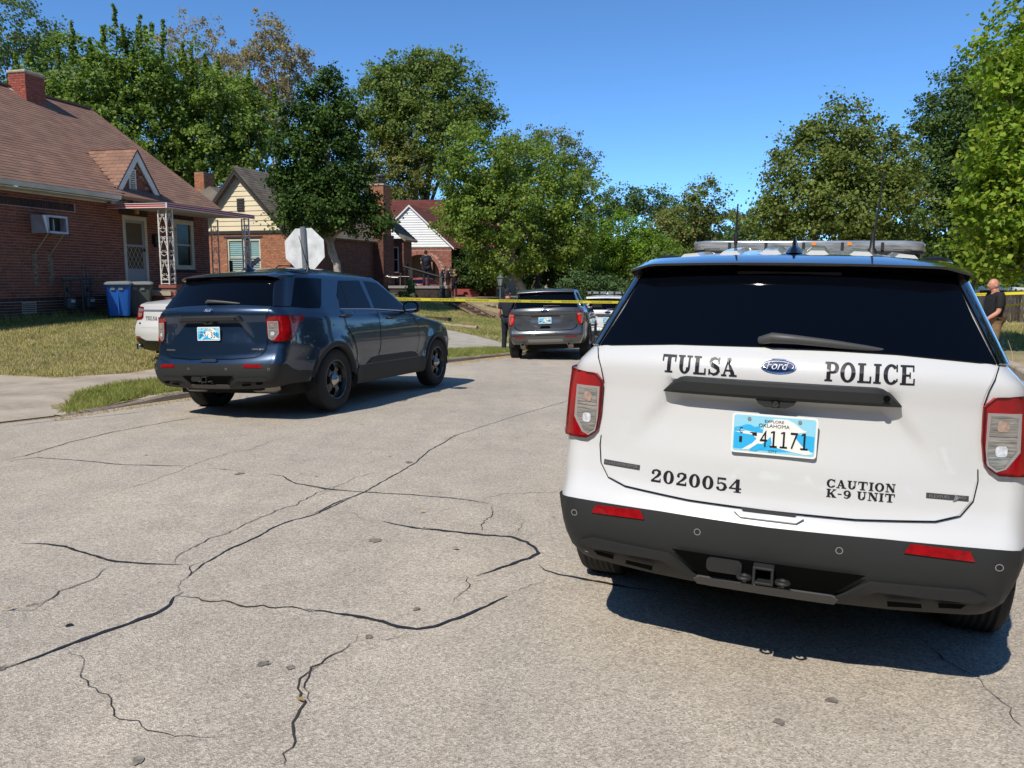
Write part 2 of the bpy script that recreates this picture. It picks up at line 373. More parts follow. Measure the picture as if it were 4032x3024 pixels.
drape('side_path', [(9.5, 14.2), (10.6, 13.9), (11.6, 16.3), (10.4, 16.6)], rf, .014, M('tan_concrete', (.40, .29, .20), .9, noise=(3, .2, 6)))
drape('bank_soil', [(-2.3, 39.8), (1.2, 37), (1.0, 34.8), (-.9, 35.6)], yf, .012, soil_mat)
# ---- cracks and tar seams in the road
SEALS = [([(-2.89, 4.45), (-2.72, 4.44), (-2.6, 4.4), (-2.37, 4.25), (-2.18, 4.15), (-1.96, 4.12), (-1.79, 4.1)], 1), ([(-2.03, 2.94), (-1.99, 2.99), (-1.95, 3.05), (-1.89, 3.13), (-1.84, 3.21), (-1.79, 3.29), (-1.75, 3.34), (-1.7, 3.41), (-1.65, 3.49), (-1.63, 3.58), (-1.65, 3.67), (-1.63, 3.73)], 1.6), ([(-1.69, 3.92), (-1.68, 4.14), (-1.64, 4.33), (-1.6, 4.43), (-1.53, 4.62), (-1.5, 4.78), (-1.44, 4.92), (-1.31, 5.09), (-1.22, 5.36), (-1.13, 5.56)], 0.6), ([(-1.37, 5.04), (-1.3, 5.18), (-1.25, 5.36), (-1.08, 5.67), (-1.01, 5.98), (-0.92, 6.32), (-0.84, 6.7), (-0.79, 7.17), (-0.68, 7.61), (-0.59, 8.11)], 0.5), ([(-0.97, 3.54), (-0.88, 3.52), (-0.74, 3.47), (-0.59, 3.4), (-0.51, 3.34), (-0.42, 3.32), (-0.34, 3.36), (-0.24, 3.45), (-0.14, 3.57), (-0.02, 3.72)], 1.3), ([(-0.84, 4.94), (-0.67, 4.84), (-0.4, 4.75), (-0.21, 4.71), (0.0, 4.66), (0.09, 4.56), (0.14, 4.45), (0.16, 4.36), (0.1, 4.27), (-0.01, 4.16), (-0.1, 4.07), (-0.19, 3.99)], 1.3), ([(0.15, 4.17), (0.18, 4.09), (0.25, 4.02), (0.46, 3.92), (0.6, 3.85), (0.75, 3.79)], 1.2), ([(-1.58, 5.85), (-1.4, 5.75), (-1.08, 5.67), (-0.62, 5.59), (-0.32, 5.51), (-0.12, 5.38)], 0.6), ([(-2.02, 6.21), (-1.83, 6.14), (-1.66, 5.89), (-1.4, 5.76), (-1.16, 5.68)], 0.7), ([(-4.4, 6.61), (-4.34, 6.74), (-4.3, 6.81), (-4.28, 7.08), (-4.26, 7.42), (-4.19, 7.66), (-4.13, 7.99), (-4.01, 8.25), (-3.88, 8.56), (-3.61, 9.09)], 0.7), ([(-4.38, 6.58), (-4.16, 6.73), (-3.72, 6.62), (-3.3, 6.49), (-2.7, 6.44)], 0.6), ([(-2.54, 6.39), (-2.3, 6.33), (-2.15, 6.28)], 0.5), ([(-5.44, 8.22), (-5.24, 8.54), (-4.81, 8.97), (-4.51, 9.31), (-4.38, 9.46)], 0.7), ([(-0.69, 7.79), (-0.03, 9.33), (0.82, 11.05)], 0.4)]
CRACKS = [([(-2.39, 3.5), (-2.26, 3.53), (-2.21, 3.69), (-2.22, 3.73), (-2.18, 3.81), (-2.15, 3.99), (-2.15, 4.1)], 0.6), ([(-1.84, 4.11), (-1.86, 4.35), (-1.79, 4.56), (-1.74, 4.71), (-1.64, 4.92), (-1.6, 5.12), (-1.5, 5.34), (-1.42, 5.67), (-1.4, 5.76), (-1.31, 5.94)], 0.5), ([(-1.64, 3.74), (-1.68, 3.88), (-1.69, 3.93), (-1.74, 4.12), (-1.67, 4.25)], 0.5), ([(-2.96, 5.44), (-2.91, 5.62), (-2.81, 5.86), (-2.75, 6.17), (-2.69, 6.64), (-2.6, 6.98), (-2.43, 7.12), (-2.3, 7.75)], 0.35), ([(-1.65, 3.67), (-1.57, 3.66), (-1.43, 3.6), (-1.08, 3.56), (-0.85, 3.51)], 1.0), ([(-0.75, 2.7), (-0.79, 2.85), (-0.79, 2.97), (-0.74, 3.08), (-0.71, 3.15), (-0.67, 3.21), (-0.67, 3.27)], 0.7), ([(-0.67, 3.19), (-0.54, 3.23), (-0.43, 3.31)], 0.4), ([(-0.74, 2.32), (-0.74, 2.39), (-0.73, 2.46), (-0.77, 2.61), (-0.75, 2.71), (-0.77, 2.74), (-0.8, 2.88), (-0.78, 3.0), (-0.74, 3.06)], 0.8), ([(-1.9, 3.12), (-1.79, 3.04), (-1.72, 2.93), (-1.7, 2.86), (-1.62, 2.8), (-1.52, 2.74), (-1.44, 2.64), (-1.41, 2.61), (-1.28, 2.55), (-1.1, 2.49), (-0.96, 2.49)], 0.35), ([(-0.12, 5.38), (-0.12, 5.23), (-0.2, 4.99), (-0.21, 4.71)], 0.5), ([(-0.22, 5.49), (-0.06, 5.67), (0.29, 5.77), (0.39, 5.89)], 0.4), ([(-0.02, 4.69), (0.05, 4.82), (0.11, 4.99)], 0.4), ([(-0.02, 3.72), (0.11, 3.87), (0.22, 3.97)], 0.4), ([(-0.35, 3.97), (-0.22, 3.98), (-0.21, 3.87), (-0.24, 3.75), (-0.27, 3.6)], 0.4), ([(-1.11, 5.16), (-0.98, 5.0), (-0.84, 4.94)], 0.3), ([(-1.47, 5.44), (-1.34, 5.81), (-1.24, 6.1), (-1.01, 6.39)], 0.3), ([(1.85, 2.86), (1.84, 2.71), (1.79, 2.59), (1.82, 2.58)], 0.6), ([(1.81, 3.34), (1.84, 3.1), (1.85, 2.91), (1.85, 2.86)], 0.6), ([(0.04, 4.49), (0.23, 4.33), (0.36, 4.29)], 0.3)]

seal_mat = M('tar_seal', (.022, .021, .024), .55, noise=(20, .4)); crack_mat = M('crack_dark', (.045, .036, .028), .95)
def road_line(name, pts, w, mat, jit, seed, parent):
    rng = random.Random(seed); d = dens(pts, .035 if pts[0][1] < 9 else .08); V = []
    off = 0; o2 = 0
    for i, p in enumerate(d):
        q0 = d[max(0, i - 2)]; q1 = d[min(len(d) - 1, i + 2)]; dx, dy = q1[0] - q0[0], q1[1] - q0[1]; L = math.hypot(dx, dy) or 1
        off = off * .85 + rng.uniform(-jit, jit); t = min(1, min(i, len(d) - 1 - i) / 8 + .15)
        for sg in (-1, 1):
            ww = w * (.5 + rng.uniform(-.22, .22)) * t
            x = p[0] - dy / L * (off + sg * ww); y = p[1] + dx / L * (off + sg * ww); V.append((x, y, zroad(x, y) + .004))
    F = [(2 * i, 2 * i + 1, 2 * i + 3, 2 * i + 2) for i in range(len(d) - 1)]
    return mobj(name, V, F, mat, parent)
for i, (p, w) in enumerate(SEALS): road_line('tar_seam', p, .017 * w, seal_mat, .005, i, rd)
for i, (p, w) in enumerate(CRACKS): road_line('road_crack', p, .011 * w, crack_mat, .018, 50 + i, rd)
for k, (x, y, r) in enumerate([(-1.98, 3.35, .022), (-2.03, 2.95, .03), (-1.0, 3.0, .035), (-.88, 2.97, .025), (-.62, 3.25, .028), (-.82, 4.55, .05), (-.55, 4.8, .03), (-.45, 3.55, .03), (-1.2, 2.35, .035), (.95, 2.6, .03), (1.2, 2.75, .03), (-2.2, 6.2, .05), (-.9, 6.7, .05)]):
    rng = random.Random(k); V = [(x, y, zroad(x, y) + .0045)] + [(x + r * .75 * rng.uniform(.5, 1.3) * math.cos(a), y + r * .8 * rng.uniform(.6, 1.2) * math.sin(a), zroad(x, y) + .0042) for a in [2 * math.pi * j / 12 for j in range(12)]]
    mobj('oil_stain', V, [(0, j + 1, (j + 1) % 12 + 1) for j in range(12)], M('stain', (.19, .165, .14), .95, noise=(40, .5)) if k else seal_mat, rd)
# ---- grass
def pip(poly, x, y):
    c = False; j = len(poly) - 1
    for i in range(len(poly)):
        xi, yi = poly[i]; xj, yj = poly[j]
        if (yi > y) != (yj > y) and x < (xj - xi) * (y - yi) / (yj - yi) + xi: c = not c
        j = i
    return c
def grass(name, poly, f, dens_, h, mat, avoid=(), lean=.5, w=.010, seed=1, patch=None):
    rng = np.random.default_rng(seed); P = np.array(poly); x0, y0 = P.min(0); x1, y1 = P.max(0)
    n = int((x1 - x0) * (y1 - y0) * dens_); X = rng.uniform(x0, x1, n); Y = rng.uniform(y0, y1, n)
    def inm(pl):
        c = np.zeros(len(X), bool); j = len(pl) - 1
        for i in range(len(pl)):
            xi, yi = pl[i]; xj, yj = pl[j]
            with np.errstate(divide='ignore', invalid='ignore'):
                c ^= ((yi > Y) != (yj > Y)) & (X < (xj - xi) * (Y - yi) / (yj - yi + 1e-12) + xi)
            j = i
        return c
    m = inm(poly)
    for a in avoid: m &= ~inm(a)
    X = X[m]; Y = Y[m]; n = len(X)
    # height from a coarse lookup of the terrain
    gx = np.arange(x0 - .5, x1 + 1, .5); gy = np.arange(y0 - .5, y1 + 1, .5); G = np.array([[f(a, b) for a in gx] for b in gy])
    ix = np.clip((X - gx[0]) / .5, 0, len(gx) - 1.001); iy = np.clip((Y - gy[0]) / .5, 0, len(gy) - 1.001); i0 = ix.astype(int); j0 = iy.astype(int); fx = ix - i0; fy = iy - j0
    Z = G[j0, i0] * (1 - fx) * (1 - fy) + G[j0, i0 + 1] * fx * (1 - fy) + G[j0 + 1, i0] * (1 - fx) * fy + G[j0 + 1, i0 + 1] * fx * fy
    a = rng.uniform(0, 2 * np.pi, n); hh = h * rng.uniform(.35, 1.2, n); ln = lean * hh * rng.uniform(.2, 1.3, n); b = rng.uniform(0, 2 * np.pi, n)
    V = np.empty((n, 3, 3)); V[:, 0] = np.stack([X - w * np.cos(a), Y - w * np.sin(a), Z - .01], 1); V[:, 1] = np.stack([X + w * np.cos(a), Y + w * np.sin(a), Z - .01], 1)
    V[:, 2] = np.stack([X + ln * np.cos(b), Y + ln * np.sin(b), Z + hh], 1)
    return fastmesh(name, V.reshape(-1, 3), 3, mat, None)
def fastmesh(name, V, k, mat, parent, kind='stuff'):
    n = len(V) // k; me = bpy.data.meshes.new(name); me.vertices.add(len(V)); me.vertices.foreach_set('co', V.astype(np.float32).ravel())
    me.loops.add(len(V)); me.loops.foreach_set('vertex_index', np.arange(len(V), dtype=np.int32)); me.polygons.add(n)
    me.polygons.foreach_set('loop_start', np.arange(0, n * k, k, dtype=np.int32)); me.polygons.foreach_set('loop_total', np.full(n, k, np.int32))
    me.materials.append(mat); me.update(calc_edges=True); o = bpy.data.objects.new(name, me); COL.objects.link(o)
    if parent: o.parent = parent
    if kind: o['kind'] = kind
    return o
def leaf_mat(name, cols, rough=.55, tr=.35, cols2=None):
    m = bpy.data.materials.new(name); m.use_nodes = True; n = m.node_tree.nodes; l = m.node_tree.links; p = n['Principled BSDF']; out = n['Material Output']
    g = n.new('ShaderNodeNewGeometry'); cr = n.new('ShaderNodeValToRGB'); l.new(g.outputs['Random Per Island'], cr.inputs[0]); e = cr.color_ramp.elements
    while len(e) < len(cols): e.new(.5)
    for i, c in enumerate(cols): e[i].position = i / (len(cols) - 1); e[i].color = (*c, 1)
    base = cr.outputs[0]
    if cols2:
        c2 = n.new('ShaderNodeValToRGB'); l.new(g.outputs['Random Per Island'], c2.inputs[0]); e2 = c2.color_ramp.elements
        while len(e2) < len(cols2): e2.new(.5)
        for i, c in enumerate(cols2): e2[i].position = i / (len(cols2) - 1); e2[i].color = (*c, 1)
        fq = _ramp(n, l, _noise(n, l, g.outputs['Position'], .55, 4, .6), [(.46, (0, 0, 0)), (.66, (1, 1, 1))]); base = _mul(n, l, base, c2.outputs[0], fq, 'MIX')
    nz = _noise(n, l, g.outputs['Position'], .8 if not cols2 else 3., 3); mr = n.new('ShaderNodeMapRange'); mr.inputs[1].default_value = .3; mr.inputs[2].default_value = .7; mr.inputs[3].default_value = .7; mr.inputs[4].default_value = 1.3; l.new(nz, mr.inputs[0])
    sc = n.new('ShaderNodeVectorMath'); sc.operation = 'SCALE'; l.new(base, sc.inputs[0]); l.new(mr.outputs[0], sc.inputs['Scale'])
    l.new(sc.outputs[0], p.inputs['Base Color']); p.inputs['Roughness'].default_value = rough; p.inputs['Specular IOR Level'].default_value = .18
    t = n.new('ShaderNodeBsdfTranslucent'); s2 = n.new('ShaderNodeVectorMath'); s2.operation = 'MULTIPLY'; s2.inputs[1].default_value = (1.3, 1.45, .6); l.new(sc.outputs[0], s2.inputs[0]); l.new(s2.outputs[0], t.inputs['Color'])
    mx = n.new('ShaderNodeMixShader'); mx.inputs[0].default_value = tr; l.new(p.outputs[0], mx.inputs[1]); l.new(t.outputs[0], mx.inputs[2]); l.new(mx.outputs[0], out.inputs[0]); MATS[name] = m; return m
g_dry = leaf_mat('dry_grass', [(.58, .47, .25), (.50, .41, .20), (.36, .32, .13), (.24, .25, .08), (.44, .38, .16), (.66, .55, .34)], .8, .25, [(.28, .29, .09), (.38, .35, .13), (.22, .25, .06), (.50, .43, .20)])
g_mid = leaf_mat('mixed_grass', [(.38, .35, .13), (.25, .28, .08), (.18, .23, .05), (.30, .31, .10), (.48, .40, .19)], .8, .25, [(.48, .38, .19), (.40, .33, .14), (.32, .28, .12), (.54, .43, .25)])
g_green = leaf_mat('green_grass', [(.10, .16, .03), (.15, .21, .045), (.07, .12, .025), (.26, .24, .09), (.12, .19, .04)], .7, .3)
g_straw = leaf_mat('straw_litter', [(.48, .33, .14), (.55, .42, .22), (.38, .24, .10)], .8, .1)
yfo = lambda x, y: yf(x, y)
LAWN1 = [(-7.9, 11.9), (-6.85, 11.7), (-6.05, 12.3), (-5.85, 12.95), (-4.6, 15.8), (-6.5, 19), (-9.4, 24.6), (-10.6, 20.2), (-13.5, 17.8), (-16, 14), (-10, 12.3)]
grass('lawn_grass', LAWN1, yfo, 1500, .055, g_dry, w=.008, seed=2)
grass('lawn_grass', [(-10.2, 22.2), (-12.2, 17.6), (-15, 15.6), (-13, 15), (-9.8, 18.2), (-8.6, 22.6)], yfo, 900, .075, g_green, w=.008, seed=3)
STRIP = [(-5.2, 9.02), (-5.45, 9.45), (-5.80, 10.4), (-5.7, 11.1), (-5.36, 11.75), (-4.9, 12.7), (-3.9, 14.9), (-2.9, 17.0), (-1.8, 19.9), (-.6, 21.9), (.2, 22.3), (1.1, 23.5), (-.15, 20.6), (-1.35, 18.0), (-3.5, 13.3), (-4.3, 11.4), (-4.75, 10.4)]
grass('verge_grass', STRIP, yfo, 3800, .085, leaf_mat('verge_leaves', [(.24, .28, .07), (.32, .34, .10), (.19, .23, .05), (.46, .40, .19)], .7, .35, [(.44, .38, .17), (.32, .32, .11), (.22, .27, .07)]), w=.007, seed=4, lean=1.1)
grass('kerb_grass', [(-4.7, 10.3), (-3.75, 12.4), (-1.5, 17.55), (-.3, 20.15), (1.1, 23.2), (.8, 23.3), (-.6, 20.3), (-1.9, 17.7), (-4.0, 12.5), (-4.95, 10.4)], yfo, 900, .13, MATS['verge_leaves'], w=.009, seed=14, lean=1.3)
grass('bank_grass', [(-.2, 23.4), (1.4, 27.5), (4.5, 33), (8, 42), (3, 42), (.8, 36), (-1, 36), (-2.5, 39.8), (-4.2, 41.5), (-5.5, 38.5), (-5.2, 33), (-3.6, 28.6), (-2.3, 26.7)], yfo, 420, .065, g_mid, w=.014, seed=5)
grass('kerb_litter', [(-5.25, 8.8), (-4.75, 9.95), (-3.7, 12.3), (-3.5, 12.2), (-4.62, 9.8), (-5.12, 8.6)], lambda x, y: zroad(x, y), 2500, .02, g_straw, w=.006, seed=6, lean=2)
grass('kerb_litter', [(-1.5, 17.3), (-.2, 20.1), (.9, 22.3), (1.15, 22.1), (0, 19.8), (-1.2, 17)], lambda x, y: zroad(x, y), 1200, .025, g_straw, w=.008, seed=7, lean=2)
grass('litter', [(-6.9, 11.6), (-6.0, 12.2), (-5.8, 12.9), (-6.0, 13.0), (-6.3, 12.4), (-7.2, 12.0), (-8.5, 12.1), (-8.5, 11.9), (-7.8, 11.8)], yfo, 2500, .025, g_straw, w=.006, seed=8, lean=2)
grass('corner_grass', [(9.4, 14.2), (10.7, 13.8), (11.7, 16.2), (16, 27), (22, 30), (22, 12), (12, 12)], rf, 260, .13, g_mid, avoid=[[(9.5, 14.2), (10.6, 13.9), (11.6, 16.3), (10.4, 16.6)]], w=.010, seed=9)
grass('far_lawn', [(12.5, 20), (17, 31), (26, 50), (36, 50), (30, 20)], rf, 50, .10, g_dry, w=.03, seed=10)

for i_, (a_, b_, n_) in enumerate((((-9.9, 24.4), (-13.4, 10.4), 70),)):
    pass
grass('wall_weeds', [(-13.2, 11.4), (-12.9, 11.4), (-10.2, 20.3), (-11.3, 18.6)], yfo, 10, .2, MATS['verge_leaves'], seed=21) if False else None
WEED = [(-13.9, 12.6), (-13.5, 12.5), (-10.65, 22.0), (-11.0, 22.0)]
# ================================================================== vehicles
def glyph(ch):
    """slab-serif capitals and figures, cap height 1; returns (polygons, advance)"""
    P = []
    def box(x0, y0, x1, y1):
        n = max(1, math.ceil((y1 - y0) / .18)); m = max(1, math.ceil((x1 - x0) / .3))
        for i in range(n):
            for j in range(m):
                a, b = x0 + (x1 - x0) * j / m, x0 + (x1 - x0) * (j + 1) / m; c, d = y0 + (y1 - y0) * i / n, y0 + (y1 - y0) * (i + 1) / n
                P.append([(a, c), (b, c), (b, d), (a, d)])
    def ring(cx, cy, ro, rp, ri, rq, a0=0, a1=360, n=20):
        for k in range(n):
            a = math.radians(a0 + (a1 - a0) * k / n); b = math.radians(a0 + (a1 - a0) * (k + 1) / n)
            P.append([(cx + ri * math.cos(a), cy + rq * math.sin(a)), (cx + ro * math.cos(a), cy + rp * math.sin(a)), (cx + ro * math.cos(b), cy + rp * math.sin(b)), (cx + ri * math.cos(b), cy + rq * math.sin(b))])
    def st(pts, w):
        ws = w if isinstance(w, (list, tuple)) else [w] * len(pts)
        L = []; R = []
        for i, p in enumerate(pts):
            q0 = pts[max(i - 1, 0)]; q1 = pts[min(i + 1, len(pts) - 1)]; dx, dy = q1[0] - q0[0], q1[1] - q0[1]; d = math.hypot(dx, dy) or 1
            nx, ny = -dy / d * ws[i] / 2, dx / d * ws[i] / 2; L.append((p[0] + nx, p[1] + ny)); R.append((p[0] - nx, p[1] - ny))
        for i in range(len(pts) - 1): P.append([R[i], R[i + 1], L[i + 1], L[i]])
    if ch == 'T': box(0, .87, .92, 1); box(.34, 0, .58, .95); box(.2, 0, .72, .09); box(0, .64, .09, .95); box(.83, .64, .92, .95); return P, 1.0
    if ch == 'U': box(.1, .34, .34, .97); box(.68, .34, .8, .97); box(0, .91, .44, 1); box(.56, .91, .92, 1); ring(.45, .36, .35, .37, .11, .26, 180, 360); return P, .98
    if ch == 'L': box(.1, 0, .35, .97); box(0, .91, .47, 1); box(0, 0, .8, .1); box(.7, 0, .8, .36); return P, .86
    if ch == 'S': st([(.68, .72), (.6, .88), (.4, .945), (.2, .86), (.15, .72), (.26, .59), (.45, .51), (.64, .4), (.68, .26), (.58, .11), (.38, .055), (.18, .12), (.1, .28)], [.08, .09, .12, .17, .2, .21, .22, .22, .2, .16, .12, .09, .08]); box(.64, .66, .73, .98); box(.05, .02, .14, .34); return P, .8
    if ch == 'A': st([(.42, .98), (.16, .04)], .1); st([(.42, .98), (.74, .04)], .24); box(.22, .28, .64, .37); box(0, 0, .34, .09); box(.5, 0, .98, .09); return P, 1.0
    if ch == 'P': box(.1, 0, .34, .97); box(0, .91, .5, 1); box(0, 0, .46, .09); ring(.46, .72, .36, .28, .13, .19, -90, 90); box(.3, .91, .47, 1); box(.3, .44, .47, .53); return P, .84
    if ch == 'O': ring(.45, .5, .45, .52, .2, .4); return P, .96
    if ch == '0': ring(.38, .5, .36, .52, .13, .41); return P, .8
    if ch == 'I': box(.1, 0, .34, 1); box(0, .91, .44, 1); box(0, 0, .44, .09); return P, .5
    if ch == 'C': ring(.45, .5, .45, .52, .2, .4, 42, 322); box(.73, .64, .82, 1.0); box(.74, .16, .83, .3); return P, .9
    if ch == 'E': box(.1, 0, .34, .97); box(0, .91, .8, 1); box(0, 0, .84, .09); box(.71, .68, .8, .97); box(.75, 0, .84, .34); box(.3, .46, .58, .54); box(.52, .36, .6, .64); return P, .9
    if ch == 'N': box(.12, 0, .22, .97); box(.74, .05, .84, .97); st([(.2, .98), (.8, .02)], .25); box(0, .91, .3, 1); box(0, 0, .36, .09); box(.6, .91, .96, 1); return P, 1.0
    if ch == 'K': box(.1, 0, .34, .97); box(0, .91, .44, 1); box(0, 0, .44, .09); st([(.8, .96), (.34, .4)], .1); st([(.42, .58), (.78, .04)], .25); box(.55, 0, .98, .09); box(.6, .91, .94, 1); return P, 1.0
    if ch == '-': box(.05, .4, .42, .52); return P, .5
    if ch == '2': st([(.12, .7), (.2, .88), (.4, .95), (.6, .86), (.62, .7), (.5, .5), (.3, .32), (.1, .1)], [.12, .13, .12, .2, .22, .16, .1, .08]); ring(.17, .7, .1, .1, .0, .0, 0, 360, 10); box(.06, .0, .7, .17); box(.64, 0, .72, .3); return P, .8
    if ch == '5': box(.12, .86, .66, 1); box(.12, .5, .2, .9); st([(.16, .54), (.38, .62), (.58, .52), (.64, .34), (.54, .12), (.34, .05), (.14, .14)], [.07, .1, .18, .22, .18, .12, .12]); ring(.16, .22, .1, .1, 0, 0, 0, 360, 10); return P, .78
    if ch == '4': box(.44, .0, .66, 1); box(.02, .26, .78, .36); st([(.52, .98), (.06, .3)], .09); box(.32, 0, .78, .08); return P, .86
    if ch == '9': ring(.38, .66, .34, .34, .13, .23); st([(.66, .66), (.62, .3), (.42, .07), (.2, .08), (.13, .2)], [.22, .2, .14, .1, .1]); return P, .8
    if ch == '8': ring(.37, .72, .28, .27, .11, .17); ring(.37, .27, .33, .28, .13, .18); return P, .78
    return P, .4
def union2d(polys):
    vs = []; fs = []
    for p in polys:
        p = ccw(p)
        b = len(vs); vs += [Vector(q) for q in p]; fs.append(list(range(b, b + len(p))))
    r = delaunay_2d_cdt(vs, [], fs, 0, 1e-5)
    tri = [f for f, of in zip(r[2], r[5]) if len(of)]
    return [tuple(v) for v in r[0]], tri
def slab_text(s, h, width=None):
    polys = []; x = 0
    for ch in s:
        g, adv = glyph(ch)
        polys += [[(px + x, py) for px, py in q] for q in g]; x += adv + .06
    x -= .06; k = (width / (x * h)) if width else 1
    polys = [[(px * h * k, py * h) for px, py in q] for q in polys]
    return union2d(polys), x * h * k
def font_text(s, h, width=None, extr=0, shear=0):
    cu = bpy.data.curves.new('t', 'FONT'); cu.body = s; cu.size = 1; cu.shear = shear; cu.resolution_u = 3
    o = bpy.data.objects.new('t', cu); COL.objects.link(o); dg = bpy.context.evaluated_depsgraph_get(); me = o.evaluated_get(dg).to_mesh()
    v = [(p.co.x, p.co.y) for p in me.vertices]; f = [tuple(p.vertices) for p in me.polygons]
    o.evaluated_get(dg).to_mesh_clear(); bpy.data.objects.remove(o); bpy.data.curves.remove(cu)
    xs = [p[0] for p in v]; ys = [p[1] for p in v]; x0, x1, y0, y1 = min(xs), max(xs), min(ys), max(ys)
    ky = h / (y1 - y0); kx = (width / (x1 - x0)) if width else ky
    return ([((p[0] - x0) * kx, (p[1] - y0) * ky) for p in v], f), (x1 - x0) * kx
paint_white = M('white_paint', (.60, .60, .595), .35, coat=1.)
paint_blue = M('blue_metallic_paint', (.011, .028, .062), .3, metal=.5, coat=1.)
paint_grey = M('grey_metallic_paint', (.10, .103, .108), .3, metal=.6, coat=1.)
cladding = M('grey_plastic_cladding', (.021, .022, .022), .55, bump=(900, .0004), spec=.3)
dark_plastic = M('dark_plastic', (.012, .012, .013), .5)
gloss_black = M('gloss_black', (.004, .004, .005), .08, coat=1.)
tint_glass = M('tinted_glass', (.0015, .002, .004), .03, spec=.2)
side_glass = M('side_window_glass', (.0015, .002, .0025), .02, spec=.28)
seam = M('seam_black', (.003, .003, .003), .9, spec=.04)
rubber = M('tyre_rubber', (.012, .012, .012), .8, bump=(60, .002))
rim_black = M('rim_black', (.012, .012, .013), .35, coat=.3)
chrome = M('chrome', (.75, .75, .76), .12, metal=1.)
red_lens = M('red_lens', (.27, .002, .005), .16, coat=.5, noise=(7, .5), spec=.3)
red_dark = M('red_reflector', (.25, .003, .005), .25, coat=.2, spec=.3, noise=(40, .25))
clear_lens = M('clear_lens', (.26, .245, .22), .15, coat=.7, stretch=(10, 10, 170), noise=(1.6, .6), metal=.2)
amber = M('amber_lamp', (.36, .25, .20), .2, coat=1., noise=(60, .4))
white_lamp = M('white_lamp', (.58, .59, .62), .12, coat=1., noise=(70, .3))
decal_black = M('black_decal', (.01, .01, .014), .35)
badge_grey = M('badge_grey', (.05, .05, .05), .4)
badge_txt = M('badge_lettering', (.34, .34, .34), .35, metal=.5)
emblem_blue = M('emblem_blue', (.008, .016, .09), .15, coat=1.)
plate_white = M('plate_white', (.80, .80, .76), .4)
plate_cyan = M('plate_cyan', (.03, .42, .75), .4)
plate_pale = M('plate_pale_blue', (.28, .62, .78), .4)
under = M('underbody', (.008, .008, .008), .9)
muffler = M('muffler_metal', (.28, .26, .23), .45, metal=.6, noise=(12, .3))
lb_clear = M('light_bar_lens', (.23, .24, .24), .12, coat=.8, stretch=(1, 1, 6), noise=(9, .4), metal=.1)

class Shape:
    """body as stacked horizontal outlines; tables are (z, value)"""
    def __init__(s, y0, bow, wr, ws, y1, roofc, ztop, rear_mod=None, wheels=((1.115, .372), (4.14, .372)), flare=.018):
        s.t = {k: np.array(v, float) for k, v in dict(y0=y0, bow=bow, wr=wr, ws=ws, y1=y1, roofc=roofc).items()}
        s.ztop = ztop; s.rm = rear_mod; s.wheels = wheels; s.flare = flare; s.cache = {}
    def g(s, k, z): a = s.t[k]; return np.interp(z, a[:, 0], a[:, 1])
    def outline(s, z):
        key = round(float(z), 4)
        if key in s.cache: return s.cache[key]
        y0 = s.g('y0', z); bow = s.g('bow', z); wr = s.g('wr', z); ws = s.g('ws', z); y1 = s.g('y1', z)
        rx, ry = .11, .16
        x = np.linspace(0, wr - rx, 26); y = y0 + bow * (x / .7) ** 2.2
        if s.rm is not None: y = y + s.rm(x, z)
        yc = y0 + bow * ((wr - rx) / .7) ** 2.2; slope = 2.2 * bow / .7 * ((wr - rx) / .7) ** 1.2
        th = np.linspace(0, math.pi / 2, 11)[1:]; n = 2.3
        cx = wr - rx + rx * np.sin(th) ** (2 / n); cy = yc + slope * rx * np.sin(th) * .6 + ry * (1 - np.cos(th) ** (2 / n))
        ys0 = cy[-1]; k_ = float(np.interp(z, [1.10 * s.ztop / 1.655, 1.2 * s.ztop / 1.655], [0, 1])); fy, fx = .55 - .27 * k_, .42 - .20 * k_
        ye = y1 - fy
        ny = 116; sy = np.linspace(ys0, ye, ny)[1:]
        sx = wr + (ws - wr) * sstep(ys0 - .02, 1.05, sy)
        sx = sx - .035 * sstep(3.9, 4.9, sy) * (ws / .98)
        for wy, wz in s.wheels:
            r = np.sqrt((sy - wy) ** 2 + (z - wz) ** 2); sx = sx + s.flare * np.exp(-((r - .46) / .09) ** 2) * (z < .98)
        wx = sx[-1]
        th = np.linspace(0, math.pi / 2, 12)[1:]
        gx = wx - fx * (1 - np.cos(th) ** (2 / 2.4)); gy = ye + (fy - .12) * np.sin(th) ** (2 / 2.4)
        hx = np.linspace(gx[-1], 0, 14)[1:]; hy = gy[-1] + .12 * (1 - (hx / gx[-1]) ** 2)
        X = np.concatenate([x, cx, sx, gx, hx]); Y = np.concatenate([y, cy, sy, gy, hy])
        a = np.concatenate([[0], np.cumsum(np.hypot(np.diff(X), np.diff(Y)))])
        s.cache[key] = (X, Y, a, 26, 26 + 10 + ny - 1); return s.cache[key]
    def P(s, a, z, side=1):
        X, Y, A, _, _ = s.outline(z); return np.array([side * np.interp(a, A, X), np.interp(a, A, Y), z])
    def ax(s, x, z):
        X, Y, A, n1, _ = s.outline(z); return float(np.interp(x, X[:36], A[:36]))
    def ay(s, y, z):
        X, Y, A, n1, n2 = s.outline(z); return float(np.interp(y, Y[30:n2], A[30:n2]))
    def N(s, a, z, side=1):
        e = .012; p = s.P(a + e, z, 1) - s.P(max(a - e, 0), z, 1); q = s.P(a, z + e, 1) - s.P(a, z - e, 1)
        n = np.cross(p, q); n /= (np.linalg.norm(n) + 1e-9)
        if n[0] * 0 + np.dot(n, np.array([1, -1, 0]) if a < 1.3 else np.array([1, 0, 0])) < 0: n = -n
        n[0] *= side; return n
    def roofz(s, x, y):
        zc = np.interp(y, s.t['roofc'][:, 0], s.t['roofc'][:, 1]); w = s.g('ws', s.ztop)
        return s.ztop + (zc - s.ztop) * (1 - min(1, abs(x) / w) ** 2.6)

